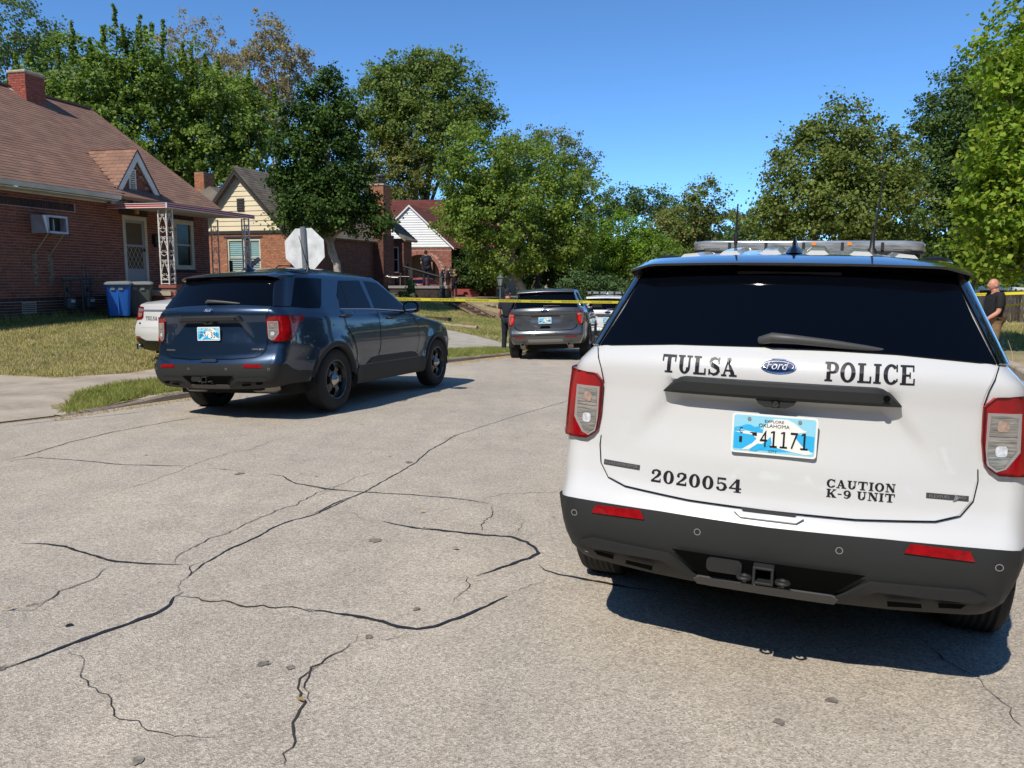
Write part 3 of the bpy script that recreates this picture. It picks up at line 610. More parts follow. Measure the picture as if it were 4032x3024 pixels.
def body_mesh(S, name, mat, parent, z0, dz=.03, mats2=None):
    zs = list(np.arange(z0, S.ztop, dz)) + [S.ztop]
    half = len(S.outline(zs[0])[0]); V = []; F = []
    rows = []
    for z in zs:
        X, Y, A, _, _ = S.outline(z); row = []
        full = [(x, y) for x, y in zip(X, Y)] + [(-x, y) for x, y in zip(X[::-1], Y[::-1])][1:-1]
        for x, y in full: row.append(len(V)); V.append((x, y, z))
        rows.append(row)
    n = len(rows[0])
    def well(p): 
        return any((p[1] - wy) ** 2 + (p[2] - wz) ** 2 < .42 ** 2 for wy, wz in S.wheels) and abs(p[0]) > .5
    for i in range(len(rows) - 1):
        for k in range(n):
            q = (rows[i][k], rows[i][(k + 1) % n], rows[i + 1][(k + 1) % n], rows[i + 1][k])
            if any(well(V[j]) for j in q): continue
            F.append(q)
    # roof cap
    X, Y, A, _, _ = S.outline(S.ztop); ym = (Y.min() + Y.max()) / 2
    full = [(V[j][0], V[j][1]) for j in rows[-1]]; prev = rows[-1]
    ts = [.04, .1, .2, .35, .5, .65, .8, .92]
    for t in ts:
        row = []
        for (x, y) in full:
            xx = x * (1 - t); 
            edge = min(abs(y - Y.min()), abs(Y.max() - y)); yy = ym + (y - ym) * (1 - t * .55)
            row.append(len(V)); V.append((xx, yy, S.roofz(xx, yy)))
        for k in range(n): F.append((prev[k], prev[(k + 1) % n], row[(k + 1) % n], row[k]))
        prev = row
    # stitch the two sides of the last ring
    h = n // 2
    for k in range(h):
        a, b = prev[k], prev[(k + 1) % n]; c, d = prev[(n - k - 1) % n], prev[(n - k) % n]
        if len({a, b, c, d}) == 4: F.append((a, b, c, d))
        elif len({a, b, c, d}) == 3: F.append(tuple(dict.fromkeys((a, b, c, d))))
    o = mobj(name, V, F, mat, parent, True)
    bm = bmesh.new(); bm.from_mesh(o.data); bmesh.ops.recalc_face_normals(bm, faces=bm.faces); bm.to_mesh(o.data); bm.free()
    o.data.set_sharp_from_angle(angle=math.radians(34))
    return o
def patch(S, name, poly, mat, parent, off=.004, skirt=.012, res=.045, side=1, mode='a', label=None, smooth=True):
    """panel laid on the body. poly in (a,z); or with items ('x',x,z) / ('y',y,z)"""
    pl = []
    for p in poly:
        if len(p) == 3: pl.append(((S.ax if p[0] == 'x' else S.ay)(p[1], p[2]), p[2]))
        else: pl.append(p)
    v2, tri = flat_mesh(None, pl, res)
    P3 = []; Nn = []
    for a, z in v2:
        sd = side if a >= 0 else -side; aa = abs(a)
        p = S.P(aa, z, sd); n = S.N(aa, z, sd); P3.append(p + n * off); Nn.append(n)
    V = [tuple(p) for p in P3]; F = [tuple(t) for t in tri]
    if skirt:
        ed = {}
        for t in tri:
            for i in range(len(t)):
                e = (t[i], t[(i + 1) % len(t)]); ed[e] = 1
        mp = {}
        for (i, j) in [e for e in ed if (e[1], e[0]) not in ed]:
            for q in (i, j):
                if q not in mp: mp[q] = len(V); V.append(tuple(P3[q] - Nn[q] * skirt))
            F.append((j, i, mp[i], mp[j]))
    o = mobj(name, V, F, mat, parent, smooth)
    if smooth: o.data.set_sharp_from_angle(angle=math.radians(40))
    if label: o['label'] = label
    return o
def ribbon(S, name, pts, w, mat, parent, off=.0055, side=1):
    pl = [((S.ax if p[0] == 'x' else S.ay)(p[1], p[2]), p[2]) if len(p) == 3 else p for p in pts]
    dense = []
    for i in range(len(pl) - 1):
        L = math.hypot(pl[i + 1][0] - pl[i][0], pl[i + 1][1] - pl[i][1]); m = max(1, int(L / .04))
        for k in range(m): dense.append((pl[i][0] + (pl[i + 1][0] - pl[i][0]) * k / m, pl[i][1] + (pl[i + 1][1] - pl[i][1]) * k / m))
    dense.append(pl[-1]); V = []; F = []
    for i, p in enumerate(dense):
        q0 = dense[max(i - 1, 0)]; q1 = dense[min(i + 1, len(dense) - 1)]; dx, dz = q1[0] - q0[0], q1[1] - q0[1]; d = math.hypot(dx, dz) or 1
        for sg in (-1, 1):
            a = p[0] - dz / d * w / 2 * sg; z = p[1] + dx / d * w / 2 * sg; sd = side if a >= 0 else -side
            V.append(tuple(S.P(abs(a), z, sd) + S.N(abs(a), z, sd) * off))
    F = [(2 * i, 2 * i + 1, 2 * i + 3, 2 * i + 2) for i in range(len(dense) - 1)]
    return mobj(name, V, F, mat, parent)
def rear_text(S, name, flat, x, z, mat, parent, off=.0075, rot=0, label=None):
    (v, f) = flat; c, s_ = math.cos(rot), math.sin(rot); V = []
    for p in v:
        px = x + p[0] * c - p[1] * s_; pz = z + p[0] * s_ + p[1] * c; a = S.ax(abs(px), pz); sd = 1 if px >= 0 else -1
        q = S.P(a, pz, sd) + S.N(a, pz, sd) * off; V.append(tuple(q))
    o = mobj(name, V, f, mat, parent)
    if label: o['label'] = label
    return o
def circ(r, n=14, cx=0, cz=0, ry=None): return [(cx + r * math.cos(2 * math.pi * k / n), cz + (ry or r) * math.sin(2 * math.pi * k / n)) for k in range(n)]
def disc_flat(rx, rz, n=28):
    return ([(0, 0)] + circ(rx, n, ry=rz), [(0, k + 1, (k + 1) % n + 1) for k in range(n)])
def ring_flat(rx, rz, w, n=28):
    return (circ(rx, n, ry=rz) + circ(rx - w, n, ry=rz - w), [(k, (k + 1) % n, n + (k + 1) % n, n + k) for k in range(n)])
def emblem(S, x, z, w, parent, script=True):
    h = w * .4
    e = rear_text(S, 'badge', disc_flat(w / 2, h / 2), x, z, chrome, parent, .008)
    rear_text(S, 'badge_field', disc_flat(w / 2 - w * .035, h / 2 - w * .035), x, z, emblem_blue, e, .0095)
    rear_text(S, 'badge_rim', ring_flat(w / 2 - w * .07, h / 2 - w * .07, w * .02), x, z, chrome, e, .0105)
    if script:
        fl, wd = font_text('Ford', w * .20, w * .62, shear=.35); rear_text(S, 'badge_lettering', fl, x - wd / 2 - w * .02, z - w * .095, white_lamp, e, .0125)
    return e
def licence_plate(parent, pos, Rm, text, county=None, bottom=None, dash=True):
    """text: main characters; built in its own plane then placed"""
    T = Matrix.Translation(pos) @ Rm.to_4x4()
    def lay(name, v, f, mat, y, par):
        return mobj(name, [T @ Vector((p[0], -y, p[1])) for p in v], f, mat, par)
    mb = MB(); mb.prism(rbox_poly(.305, .152, .012), 'y', 0, -.003); mb.v = [tuple(T @ Vector(p)) for p in mb.v]
    pl = mb.build('license_plate', plate_white, parent)
    def poly(name, pts, mat, y):
        v, t = union2d([pts]); return lay(name, v, t, mat, y, pl)
    inner = [(x * .955, z * .90) for x, z in rbox_poly(.305, .152, .010)]
    poly('plate_sky', inner, plate_pale, .0036)
    poly('plate_hills', [(-.143, .020), (-.118, .026), (-.10, .034), (-.085, .034), (-.07, .026), (-.055, .030), (-.045, .018), (-.03, .018), (-.03, .0), (.04, .0), (.07, .012), (.143, .006), (.143, -.05), (.02, -.062), (-.143, -.060)], plate_cyan, .0042)
    # white bird silhouette with long tail
    poly('plate_bird', [(-.142, .017), (-.085, .008), (-.04, .004), (-.035, .030), (-.02, .045), (.0, .062), (.045, .062), (.07, .052), (.098, .030), (.118, .022), (.086, .014), (.075, -.002), (.10, -.030), (.143, -.058), (.115, -.064), (.06, -.056), (.02, -.048), (-.02, -.036), (-.055, -.036), (-.085, -.060), (-.115, -.064), (-.075, -.036), (-.06, -.018), (-.075, -.004), (-.105, -.002), (-.142, .004), (-.10, .008)], plate_white, .0048)
    poly('plate_wing', [(-.01, -.006), (-.004, -.034), (-.06, -.066), (-.085, -.064), (-.05, -.045), (-.03, -.028)], plate_cyan, .0052)
    def tx(s, h, w, cx, z, y=.006, mat=decal_black):
        fl, wd = font_text(s, h, w); lay('plate_text', [(p[0] + cx - wd / 2, p[1] + z) for p in fl[0]], fl[1], mat, y, pl)
    tx('EXPLORE', .010, .068, -.0, .046); tx('OKLAHOMA', .013, .11, .0, .028)
    if bottom: tx(bottom, .009, .03, 0, -.066)
    if dash:
        if len(text) > 5: tx(text[:3], .062, .088, -.078, -.044); tx(text[3:], .062, .088, .074, -.044); lay('plate_text', [(-.013, .0), (.0, .0), (.0, -.008), (-.008, -.006)], [(0, 1, 2, 3)], decal_black, .006, pl)
        else:
            for i, ch in enumerate(text):
                cx = -.035 + i * .036
                if ch == '1':
                    for q in ([(cx - .0035, -.046), (cx + .0035, -.046), (cx + .0035, .016), (cx - .0035, .016)], [(cx - .013, -.046), (cx + .013, -.046), (cx + .013, -.039), (cx - .013, -.039)], [(cx - .011, .006), (cx - .003, .010), (cx - .003, .016), (cx - .011, .012)]): lay('plate_text', q, [(0, 1, 2, 3)], decal_black, .006, pl)
                else: tx(ch, .062, .026, cx, -.046)
            lay('plate_text', [(-.085, .006), (-.06, .006), (-.06, -.008), (-.075, -.006), (-.078, .003), (-.085, .003)], [(0, 1, 2, 3, 4, 5)], decal_black, .006, pl)
    if county: tx(county[0], .022, .012, -.118, .0); tx(county[1], .022, .010, -.118, -.035)
    for sx in (-.09, .09):
        lay('bolt', [(sx + a, .056 + b) for a, b in circ(.007, 10)], [tuple(range(10))], badge_txt, .0065, pl)
    return pl
def wheel(parent, x, y, z, side, r=.3815, w=.245, hub=None, name='wheel'):
    """axis along x; outer face towards side"""
    e = bpy.data.objects.new(name, None); COL.objects.link(e); e.parent = parent; e.location = (x, y, z)
    Mx = Matrix(((0, 0, side, 0), (1, 0, 0, 0), (0, 1, 0, 0), (0, 0, 0, 1)))
    h = w / 2
    prof = [(.235, h - .012), (.25, h - .002), (.30, h + .006), (.345, h - .002), (r - .012, h - .018), (r, h - .05)]
    k = 5
    for i in range(1, 2 * k): 
        t = -1 + 2 * i / (2 * k); zz = (h - .05) * -t; prof += [(r - (.008 if i % 2 else 0), zz - .002), (r - (.008 if i % 2 else 0), zz + .002)] if False else [(r - (.006 if i % 2 else 0), zz)]
    prof += [(r, -h + .05), (r - .012, -h + .018), (.3, -h), (.235, -h + .01), (.235, -h + .05)]
    MB().lathe(prof, 48, Mx).build('tyre', rubber, e, True)
    # rim: barrel + disc with oval openings
    mb = MB(); mb.lathe([(.236, h - .012), (.240, h - .006), (.228, h - .008), (.222, h - .03), (.205, h - .055), (.21, -h + .02)], 40, Mx)
    zz = h - .05
    n = 40; V = []; F = []
    def ringpt(rad, a, d): return Mx @ Vector((rad * math.cos(a), rad * math.sin(a), d))
    rads = [.075, .10, .125, .15, .175, .195, .208]
    for i, rr in enumerate(rads):
        for k2 in range(n): V.append(ringpt(rr, 2 * math.pi * k2 / n, zz + .02 * (1 - (rr / .21)) + (.012 if .1 < rr < .17 else 0)))
    for i in range(len(rads) - 1):
        for k2 in range(n):
            ph = (k2 + .5) % (n / 5) / (n / 5); hole = 1 <= i <= 4 and .22 + (.08 if i in (1, 4) else 0) < ph < .78 - (.08 if i in (1, 4) else 0)
            if not hole: F.append((i * n + k2, i * n + (k2 + 1) % n, (i + 1) * n + (k2 + 1) % n, (i + 1) * n + k2))
    mb.add(V, F); mb.build('rim', rim_black, e, True)
    MB().lathe([(.0, h + .012), (.03, h + .01), (.05, h - .004), (.068, h - .02), (.08, h - .03)], 24, Mx).build('hub_cap', hub or M('dull_hub', (.42, .41, .39), .25, metal=1.), e, True)
    MB().lathe([(.0, -.02), (.205, -.02)], 24, Mx).build('brake_disc', under, e)
    return e
def arch_well(S, mb, wy, wz, side):
    n = 20; V = []; F = []
    for k in range(n + 1):
        a = -.12 + (math.pi + .24) * k / n
        for x in (1.0 if False else .955, .55): V.append((side * x, wy + .435 * math.cos(a), wz + .435 * math.sin(a)))
    F = [(2 * k, 2 * k + 1, 2 * k + 3, 2 * k + 2) for k in range(n)]
    V.append((side * .55, wy, wz)); c = len(V) - 1; F += [(2 * k + 1, 2 * k + 3, c) for k in range(n)]
    mb.add(V, F)
def arch_cladding(S, parent, wy, wz, side, zlow, mat=None):
    """flared band round the wheel opening"""
    n = 28; a0 = math.asin(max(-1, (zlow - wz) / .46)); rows = []; V = []; F = []
    rr = [(.402, -.09), (.404, .012), (.43, .02), (.468, .014), (.478, -.004)]
    for k in range(n + 1):
        a = a0 + (math.pi - 2 * a0) * k / n
        for r_, o_ in rr:
            y = wy + r_ * math.cos(a); z = wz + r_ * math.sin(a); q = S.P(S.ay(y, z), z, side); V.append((q[0] + side * o_, y, z))
    m = len(rr)
    for k in range(n):
        for j in range(m - 1): F.append((k * m + j, k * m + j + 1, (k + 1) * m + j + 1, (k + 1) * m + j))
    o = mobj('wheel_arch_trim', V, F, mat or cladding, parent, True); return o
def car_matrix(x, y, yaw, gr, gp, gz):
    c, s = math.cos(-yaw), math.sin(-yaw); Rz = Matrix(((c, -s, 0), (s, c, 0), (0, 0, 1)))
    cp, sp = math.cos(gp), math.sin(gp); Rx = Matrix(((1, 0, 0), (0, cp, -sp), (0, sp, cp)))
    cr, sr = math.cos(gr), math.sin(gr); Ry = Matrix(((cr, 0, sr), (0, 1, 0), (-sr, 0, cr)))
    return Matrix.Translation((x, y, gz)) @ (Rz @ Rx @ Ry).to_4x4()

def rear_mod_a(x, z):
    x = np.abs(x)
    e = .40 + max(0, 1.11 - z) * .75
    d = .030 * sstep(e + .03, e - .04, x) * np.clip((z - .86) / .22, 0, 1) * (1 if z < 1.16 else 0)
    return d - .0 * x
SUV_A = Shape(
    y0=[(.30, .16), (.36, .10), (.40, .045), (.46, .012), (.52, .0), (.60, -.004), (.632, .0), (.640, .012), (.66, .030), (.70, .040), (.74, .052), (.80, .056), (.98, .070), (1.10, .072), (1.18, .064), (1.225, .068), (1.255, .085), (1.285, .115), (1.31, .14), (1.60, .40), (1.66, .46)],
    bow=[(.3, .10), (.45, .06), (.62, .055), (.70, .075), (.85, .10), (1.2, .10), (1.27, .115), (1.6, .10)],
    wr=[(.30, .72), (.36, .78), (.42, .815), (.55, .85), (.64, .868), (.83, .885), (.95, .882), (1.10, .872), (1.17, .860), (1.215, .835), (1.25, .80), (1.27, .785), (1.60, .655), (1.66, .62)],
    ws=[(.25, .93), (.32, .955), (.45, .968), (.60, .965), (.80, .98), (.92, .976), (1.05, .966), (1.14, .958), (1.19, .935), (1.22, .90), (1.60, .715), (1.66, .665)],
    y1=[(.25, 4.92), (.40, 5.02), (.70, 5.03), (.88, 4.98), (.96, 4.86), (1.0, 4.72), (1.04, 4.42), (1.08, 4.12), (1.12, 3.86), (1.15, 3.66), (1.17, 3.58), (1.60, 2.98), (1.66, 2.84)],
    roofc=[(.40, 1.655), (.60, 1.674), (.80, 1.700), (1.0, 1.730), (1.2, 1.752), (1.6, 1.774), (2.0, 1.772), (2.4, 1.745), (2.7, 1.69), (2.84, 1.655)],
    ztop=1.655, rear_mod=rear_mod_a)

def common_side(S, root, paint, glass, side, doors=True, clad=True):
    """doors, side windows, trims of one side"""
    nm = lambda p: [('y',) + q for q in p]
    # doors as proud panels
    zc = .50
    rear_door = [(1.56, .85), (1.42, 1.0), (1.36, 1.205), (2.27, 1.195), (2.25, .9), (2.24, zc), (1.66, zc), (1.64, .66)]
    front_door = [(2.262, zc), (2.272, .9), (2.292, 1.19), (3.30, 1.150), (3.42, 1.0), (3.46, .8), (3.44, zc)]
    patch(S, 'rear_door', nm(rear_door), paint, root, .004, .006, .06, side)
    patch(S, 'front_door', nm(front_door), paint, root, .004, .006, .06, side)
    ribbon(S, 'door_gap', nm([(2.256, zc), (2.261, .9), (2.281, 1.2)]), .009, seam, root, .0075, side)
    ribbon(S, 'door_gap', nm([(3.452, zc), (3.468, .8), (3.428, 1.0), (3.31, 1.148)]), .009, seam, root, .0075, side)
    ribbon(S, 'door_gap', nm([(1.652, zc), (1.632, .66), (1.55, .85), (1.41, 1.0), (1.35, 1.21)]), .009, seam, root, .0075, side)
    patch(S, 'rear_door_window', nm([(1.40, 1.237), (1.46, 1.40), (1.66, 1.588), (2.20, 1.605), (2.17, 1.228)]), glass, root, .005, .006, .06, side)
    patch(S, 'front_door_window', nm([(2.24, 1.226), (2.30, 1.604), (2.66, 1.585), (2.82, 1.50), (3.22, 1.235), (3.16, 1.195)]), glass, root, .005, .006, .06, side)
    patch(S, 'window_pillar', nm([(2.165, 1.228), (2.195, 1.605), (2.305, 1.604), (2.245, 1.226)]), gloss_black, root, .007, .006, .06, side)
    ribbon(S, 'window_divider', nm([(1.60, 1.24), (1.70, 1.585)][::1]), .012, chrome if False else dark_plastic, root, .0075, side)
    ribbon(S, 'window_trim', nm([(1.38, 1.228), (2.2, 1.219), (3.2, 1.184)]), .014, badge_txt, root, .0065, side)
    for y, z in ((1.42, 1.145), (2.62, 1.10)):
        q = S.P(S.ay(y, z), z, 1)
        mb = MB(); mb.tube([(side * (q[0] - .01), y - .11, z), (side * (q[0] + .03), y - .09, z), (side * (q[0] + .036), y, z + .003), (side * (q[0] + .03), y + .09, z), (side * (q[0] - .01), y + .11, z)], [.012, .016, .017, .016, .012], 8)
        mb.build('door_handle', dark_plastic if paint is not paint_white else paint_white, root, True)
    # mirror
    q = S.P(S.ay(3.06, 1.21), 1.21, 1); mx = side * (q[0] + .16)
    mb = MB(); n = 10
    prof = [(3.18, .03, .03), (3.16, .09, .065), (3.10, .125, .085), (3.04, .130, .088), (3.02, .12, .08)]
    V = []; F = []
    for y, rx, rz in prof:
        for k in range(16):
            a = 2 * math.pi * k / 16; c_, s_ = math.cos(a), math.sin(a)
            V.append((mx + rx * abs(c_) ** .7 * (1 if c_ > 0 else -1), y, 1.245 + rz * abs(s_) ** .7 * (1 if s_ > 0 else -1)))
    for i in range(len(prof) - 1):
        for k in range(16): F.append((i * 16 + k, i * 16 + (k + 1) % 16, (i + 1) * 16 + (k + 1) % 16, (i + 1) * 16 + k))
    F.append(tuple(range(16))); mb.add(V, F)
    mi = mb.build('door_mirror', dark_plastic, root, True)
    g = MB(); g.add([(mx + .105 * math.cos(a) * 1.0, 3.018, 1.245 + .068 * math.sin(a)) for a in [2 * math.pi * k / 16 for k in range(16)]], [tuple(range(16))]); g.build('mirror_glass', M('mirror_glass', (.5, .52, .55), .03, metal=1.), mi)
    MB().tube([(side * (q[0] - .03), 3.12, 1.19), (mx - side * .03, 3.10, 1.20)], .028, 8).build('mirror_arm', dark_plastic, mi, True)

def suv_a(pose, paint, label, police):
    S = SUV_A
    root = empty('police_suv' if police else 'parked_suv', car_matrix(*pose), label, 'suv')
    body_mesh(S, 'body', paint, root, .40)
    n_side = lambda p: [('y',) + q for q in p]
    # ---- underbody and wheel wells
    mb = MB(); mb.bx(-.80, .80, .5, 4.7, .26, .55)
    for sd in (-1, 1):
        for wy, wz in S.wheels: arch_well(S, mb, wy, wz, sd)
    mb.build('underbody', under, root)
    mb = MB(); mb.bx(-.5, .5, .25, .6, .32, .52); mb.build('chassis_cover', under, root)
    for sx in (-1, 1):
        mb = MB(); mb.tube([(sx * .32, .36, .362), (sx * .36, .38, .358), (sx * .60, .42, .358), (sx * .64, .44, .362)], [.05, .075, .075, .05], 14); mb.build('muffler', muffler, root, True)
    for sd in (-1, 1):
        for wy, wz in S.wheels: wheel(root, sd * .855, wy, .377, sd)
    # ---- lower cladding (bumper, rockers)
    wr = .642
    bump = [('x', 0.0, .355), ('x', .45, .36), ('x', .70, .375), ('y', .40, .40), ('y', .62, .40), ('y', .655, .50), ('y', .64, .525), ('y', .50, .53), ('y', .36, .57), ('y', .26, .628), ('x', .80, .634), ('x', .40, .636), ('x', 0, .632)]
    pl = [(S.ax(p[1], p[2]) if p[0] == 'x' else S.ay(p[1], p[2]), p[2]) for p in bump]
    # two halves joined at the middle: mirror polygon
    full = [(a, z) for a, z in pl] + [(-a, z) for a, z in pl[::-1]][1:-1]
    patch(S, 'rear_bumper', full, cladding, root, .010, .06, .05)
    for sd in (-1, 1):
        for wy, wz in S.wheels:
            arch_cladding(S, root, wy, wz, sd, .45 if wy > 2 else .44)
        patch(S, 'rocker_panel', n_side([(1.60, .28), (3.62, .28), (3.68, .42), (3.66, .50), (3.45, .505), (1.80, .505), (1.66, .50), (1.58, .42)]), cladding, root, .012, .05, .07, sd)
        patch(S, 'door_cladding', n_side([(1.86, .512), (2.02, .585), (2.2, .60), (3.2, .60), (3.34, .585), (3.46, .512)]), cladding, root, .012, .012, .07, sd)
        patch(S, 'front_bumper_corner', n_side([(4.60, .30), (4.9, .30), (4.9, .46), (4.63, .47)]), cladding, root, .010, .03, .07, sd)
        common_side(S, root, paint, side_glass, sd)
        # rear quarter window + wrap-round corner
        patch(S, 'quarter_window', [('y', .49, 1.262), ('y', .74, 1.245), ('y', .95, 1.245), ('y', 1.27, 1.60 - .0), ('y', 1.12, 1.604), ('y', .78, 1.60), ('y', .60, 1.50)], tint_glass, root, .005, .006, .05, sd)
        patch(S, 'corner_glass', [('x', .735, 1.268), ('y', .47, 1.262), ('y', .76, 1.596), ('x', .60, 1.60)], gloss_black, root, .012, .012, .025, sd)
        # tail light
        red = [('x', .722, 1.158), ('x', .80, 1.163), ('y', .36, 1.163), ('y', .57, 1.162), ('y', .585, 1.145), ('y', .55, 1.105), ('y', .49, 1.08), ('y', .46, 1.03), ('y', .40, .955), ('y', .33, .90), ('x', .855, .882), ('x', .752, .884), ('x', .722, .905), ('x', .704, .93), ('x', .694, 1.0), ('x', .690, 1.125)]
        tl = patch(S, 'tail_light', red, red_lens, root, .018, .025, .02, sd)
        ribbon(S, 'lens_edge', red + red[:1], .009, M('lens_edge_red', (.07, .001, .002), .3), tl, .0195, sd)
        patch(S, 'lamp_surround', [('x', .700, 1.105), ('x', .806, 1.105), ('x', .812, .965), ('x', .775, .905), ('x', .742, .893), ('x', .712, .915), ('x', .702, .945)], M('lamp_bezel', (.30, .27, .26), .3, coat=.6), tl, .0195, .004, .02, sd)
        patch(S, 'turn_lamp', [('x', .712, 1.095), ('x', .796, 1.095), ('x', .798, 1.022), ('x', .710, 1.022)], clear_lens, tl, .0225, .003, .02, sd)
        patch(S, 'reverse_lamp', [('x', .710, 1.010), ('x', .798, 1.010), ('x', .800, .972), ('x', .768, .914), ('x', .744, .904), ('x', .718, .922), ('x', .710, .95)], clear_lens, tl, .0225, .003, .02, sd)
        for cz, mt in ((1.058, amber), (.968, white_lamp)):
            cx = .752
            rp = rbox_poly(.040, .040, .012, 3); rear_text(S, 'bulb', ([(0, 0)] + rp, [(0, k + 1, (k + 1) % len(rp) + 1) for k in range(len(rp))]), sd * cx, cz, mt, tl, .0245)
        # reflector, parking sensors, slots
        patch(S, 'reflector', [('x', .462, .603), ('x', .685, .596), ('x', .668, .624), ('x', .452 + .03, .630)], red_dark, root, .0125, .004, .04, sd)
        for x, z in ((.252, .586), (.762, .583)):
            rear_text(S, 'parking_sensor', ring_flat(.013, .013, .003, 16), sd * x, z, badge_txt, root, .0115)
        patch(S, 'bumper_slot', [('x', .42, .432), ('x', .53, .437), ('x', .535, .416), ('x', .425, .408)], seam, root, .030, 0, .04, sd)
        patch(S, 'bumper_slot', [('x', .585, .442), ('x', .675, .447), ('x', .66, .424), ('x', .59, .418)], seam, root, .022, 0, .04, sd)
        # raised skid shape in the lower bumper
        patch(S, 'bumper_lip', [('x', .36, .485), ('x', .68, .492), ('x', .735, .470), ('x', .70, .455), ('x', .385, .458), ('x', .27, .40), ('x', .245, .41)], cladding, root, .026, .02, .04, sd)
    # centre recess and skid bar
    patch(S, 'bumper_recess', [(-S.ax(.235, .425), .425), (S.ax(.235, .425), .425), (S.ax(.345, .512), .512), (-S.ax(.345, .512), .512)], seam, root, .024, .0, .04)
    patch(S, 'skid_bar', [(-.25, .385), (.25, .385), (.26, .408), (.235, .420), (-.235, .420), (-.26, .408)], M('skid_bar_grey', (.07, .07, .07), .5), root, .030, .02, .05)
    # tow hitch
    mb = MB(); mb.bx(-.031, .031, -.075, .1, .437, .447); mb.bx(-.031, .031, -.075, .1, .493, .503); mb.bx(-.037, -.027, -.075, .1, .437, .503); mb.bx(.027, .037, -.075, .1, .437, .503)
    hi = mb.build('tow_hitch', cladding, root, bevel=.003)
    for sx in (-.068, .068):
        V = []; 
        mb = MB(); mb.tube([(sx + .022 * math.cos(a), -.045 + .022 * math.sin(a), .448) for a in [2 * math.pi * k / 12 for k in range(13)]], .007, 6); mb.bx(sx - .006, sx + .006, -.02, .06, .42, .452)
        mb.build('chain_loop', cladding, hi, True)
    mb = MB(); mb.prism(rbox_poly(.13, .055, .018), 'y', -.012, .02); mb.v = [(v[0] - .145, v[1] - .012, v[2] + .472) for v in mb.v]; mb.build('trailer_socket', dark_plastic, hi)
    # ---- liftgate panel with shut line
    lg = [('x', 0, .692), ('x', .30, .695), ('x', .56, .712), ('x', .635, .735), ('x', .675, .79), ('x', .688, .86), ('x', .684, 1.13), ('x', .695, 1.18), ('x', .728, 1.262), ('x', .35, 1.285), ('x', 0, 1.290)]
    pl = [(S.ax(p[1], p[2]), p[2]) for p in lg]; fullg = pl + [(-a, z) for a, z in pl[::-1]][1:-1]
    gate = patch(S, 'liftgate', fullg, paint, root, .004, .008, .022)
    for sd in (-1, 1):
        ribbon(S, 'gate_gap', [('x', 0, .688), ('x', .30, .691), ('x', .562, .708), ('x', .64, .732), ('x', .680, .788), ('x', .692, .86), ('x', .6885, .9)], .0042, seam, root, .0065, sd)
        ribbon(S, 'gate_gap', [('x', .6885, 1.13), ('x', .70, 1.18), ('x', .734, 1.262)], .004, seam, root, .0095, sd)
    # ledge dip in the bumper top
    patch(S, 'loading_notch', [(-.10, .652), (.10, .652), (.125, .676), (-.125, .676)], paint, root, .016, .012, .03)
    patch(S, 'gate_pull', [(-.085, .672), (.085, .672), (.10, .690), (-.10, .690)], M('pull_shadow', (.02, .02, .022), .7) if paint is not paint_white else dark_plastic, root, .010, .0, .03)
    # ---- black handle bar
    V = []; F = []; xs = np.linspace(-.425, .425, 41); prof = [(1.178, .000), (1.172, .028), (1.158, .042), (1.122, .040), (1.110, .030), (1.112, -.03)]
    for x in xs:
        ex = max(0, abs(x) - .345) / .08; top = 1.178 - .062 * ex ** 1.6
        for z, o_ in prof:
            zz = 1.110 + (z - 1.110) * (top - 1.110) / .068; b = S.outline(1.14); yb = .068 + S.g('bow', 1.14) * (abs(x) / .7) ** 2.2
            V.append((x, yb - o_ * (1 - .35 * ex), zz))
    m = len(prof)
    for i in range(len(xs) - 1):
        for j in range(m - 1): F.append((i * m + j, i * m + j + 1, (i + 1) * m + j + 1, (i + 1) * m + j))
    F.append(tuple(range(m))); F.append(tuple((len(xs) - 1) * m + k for k in range(m)))
    hb = mobj('handle_bar', V, F, cladding, gate, True); hb.data.set_sharp_from_angle(angle=math.radians(30))
    MB().lathe([(0, 0), (.012, 0)], 12, Matrix.Translation((.372, .068 + .008 - .038, 1.142)) @ Matrix.Rotation(math.pi / 2, 4, 'X')).build('lock_cylinder', seam, gate)
    # camera under the bar
    mb = MB(); mb.prism([(-.075, 1.113), (.075, 1.113), (.062, 1.092), (.035, 1.080), (-.035, 1.080), (-.062, 1.092)], 'y', .045, .10); mb.build('camera_housing', cladding, gate)
    MB().lathe([(0, .012), (.010, .012), (.013, .009), (.015, 0)], 16, Matrix.Translation((0, .045, 1.097)) @ Matrix.Rotation(math.pi / 2, 4, 'X')).build('camera_lens', gloss_black, gate, True)
    # ---- rear glass
    rg = [('x', 0, 1.300), ('x', .40, 1.292), ('x', .728, 1.270), ('x', .66, 1.43), ('x', .600, 1.598), ('x', 0, 1.612)]
    pl = [(S.ax(p[1], p[2]), p[2]) for p in rg]; fullr = pl + [(-a, z) for a, z in pl[::-1]][1:-1]
    patch(S, 'rear_window', fullr, tint_glass, gate, .006, .006, .05)
    # ---- spoiler
    V = []; F = []; xs = np.linspace(-.66, .66, 45)
    for x in xs:
        t = abs(x) / .66; sweep = .05 * t ** 2 + .05 * max(0, (t - .8) / .2) ** 2
        yt = .335 + sweep; zt = 1.633 - .010 * t ** 2 - .02 * max(0, (t - .85) / .15)
        yf = .72 + .06 * t; zf = S.roofz(x, yf) + .004 - .02 * max(0, (t - .9) / .1)
        ym = .5 + sweep * .6; zm = (zt + zf) / 2 + .008
        V += [(x, yf, zf - .01), (x, yf, zf), (x, ym, zm), (x, yt, zt), (x, yt + .004, zt - .009), (x, yt + .10, zt - .035), (x, yf - .2, 1.60)]
    m = 7
    for i in range(len(xs) - 1):
        for j in range(m - 1): F.append((i * m + j, i * m + j + 1, (i + 1) * m + j + 1, (i + 1) * m + j))
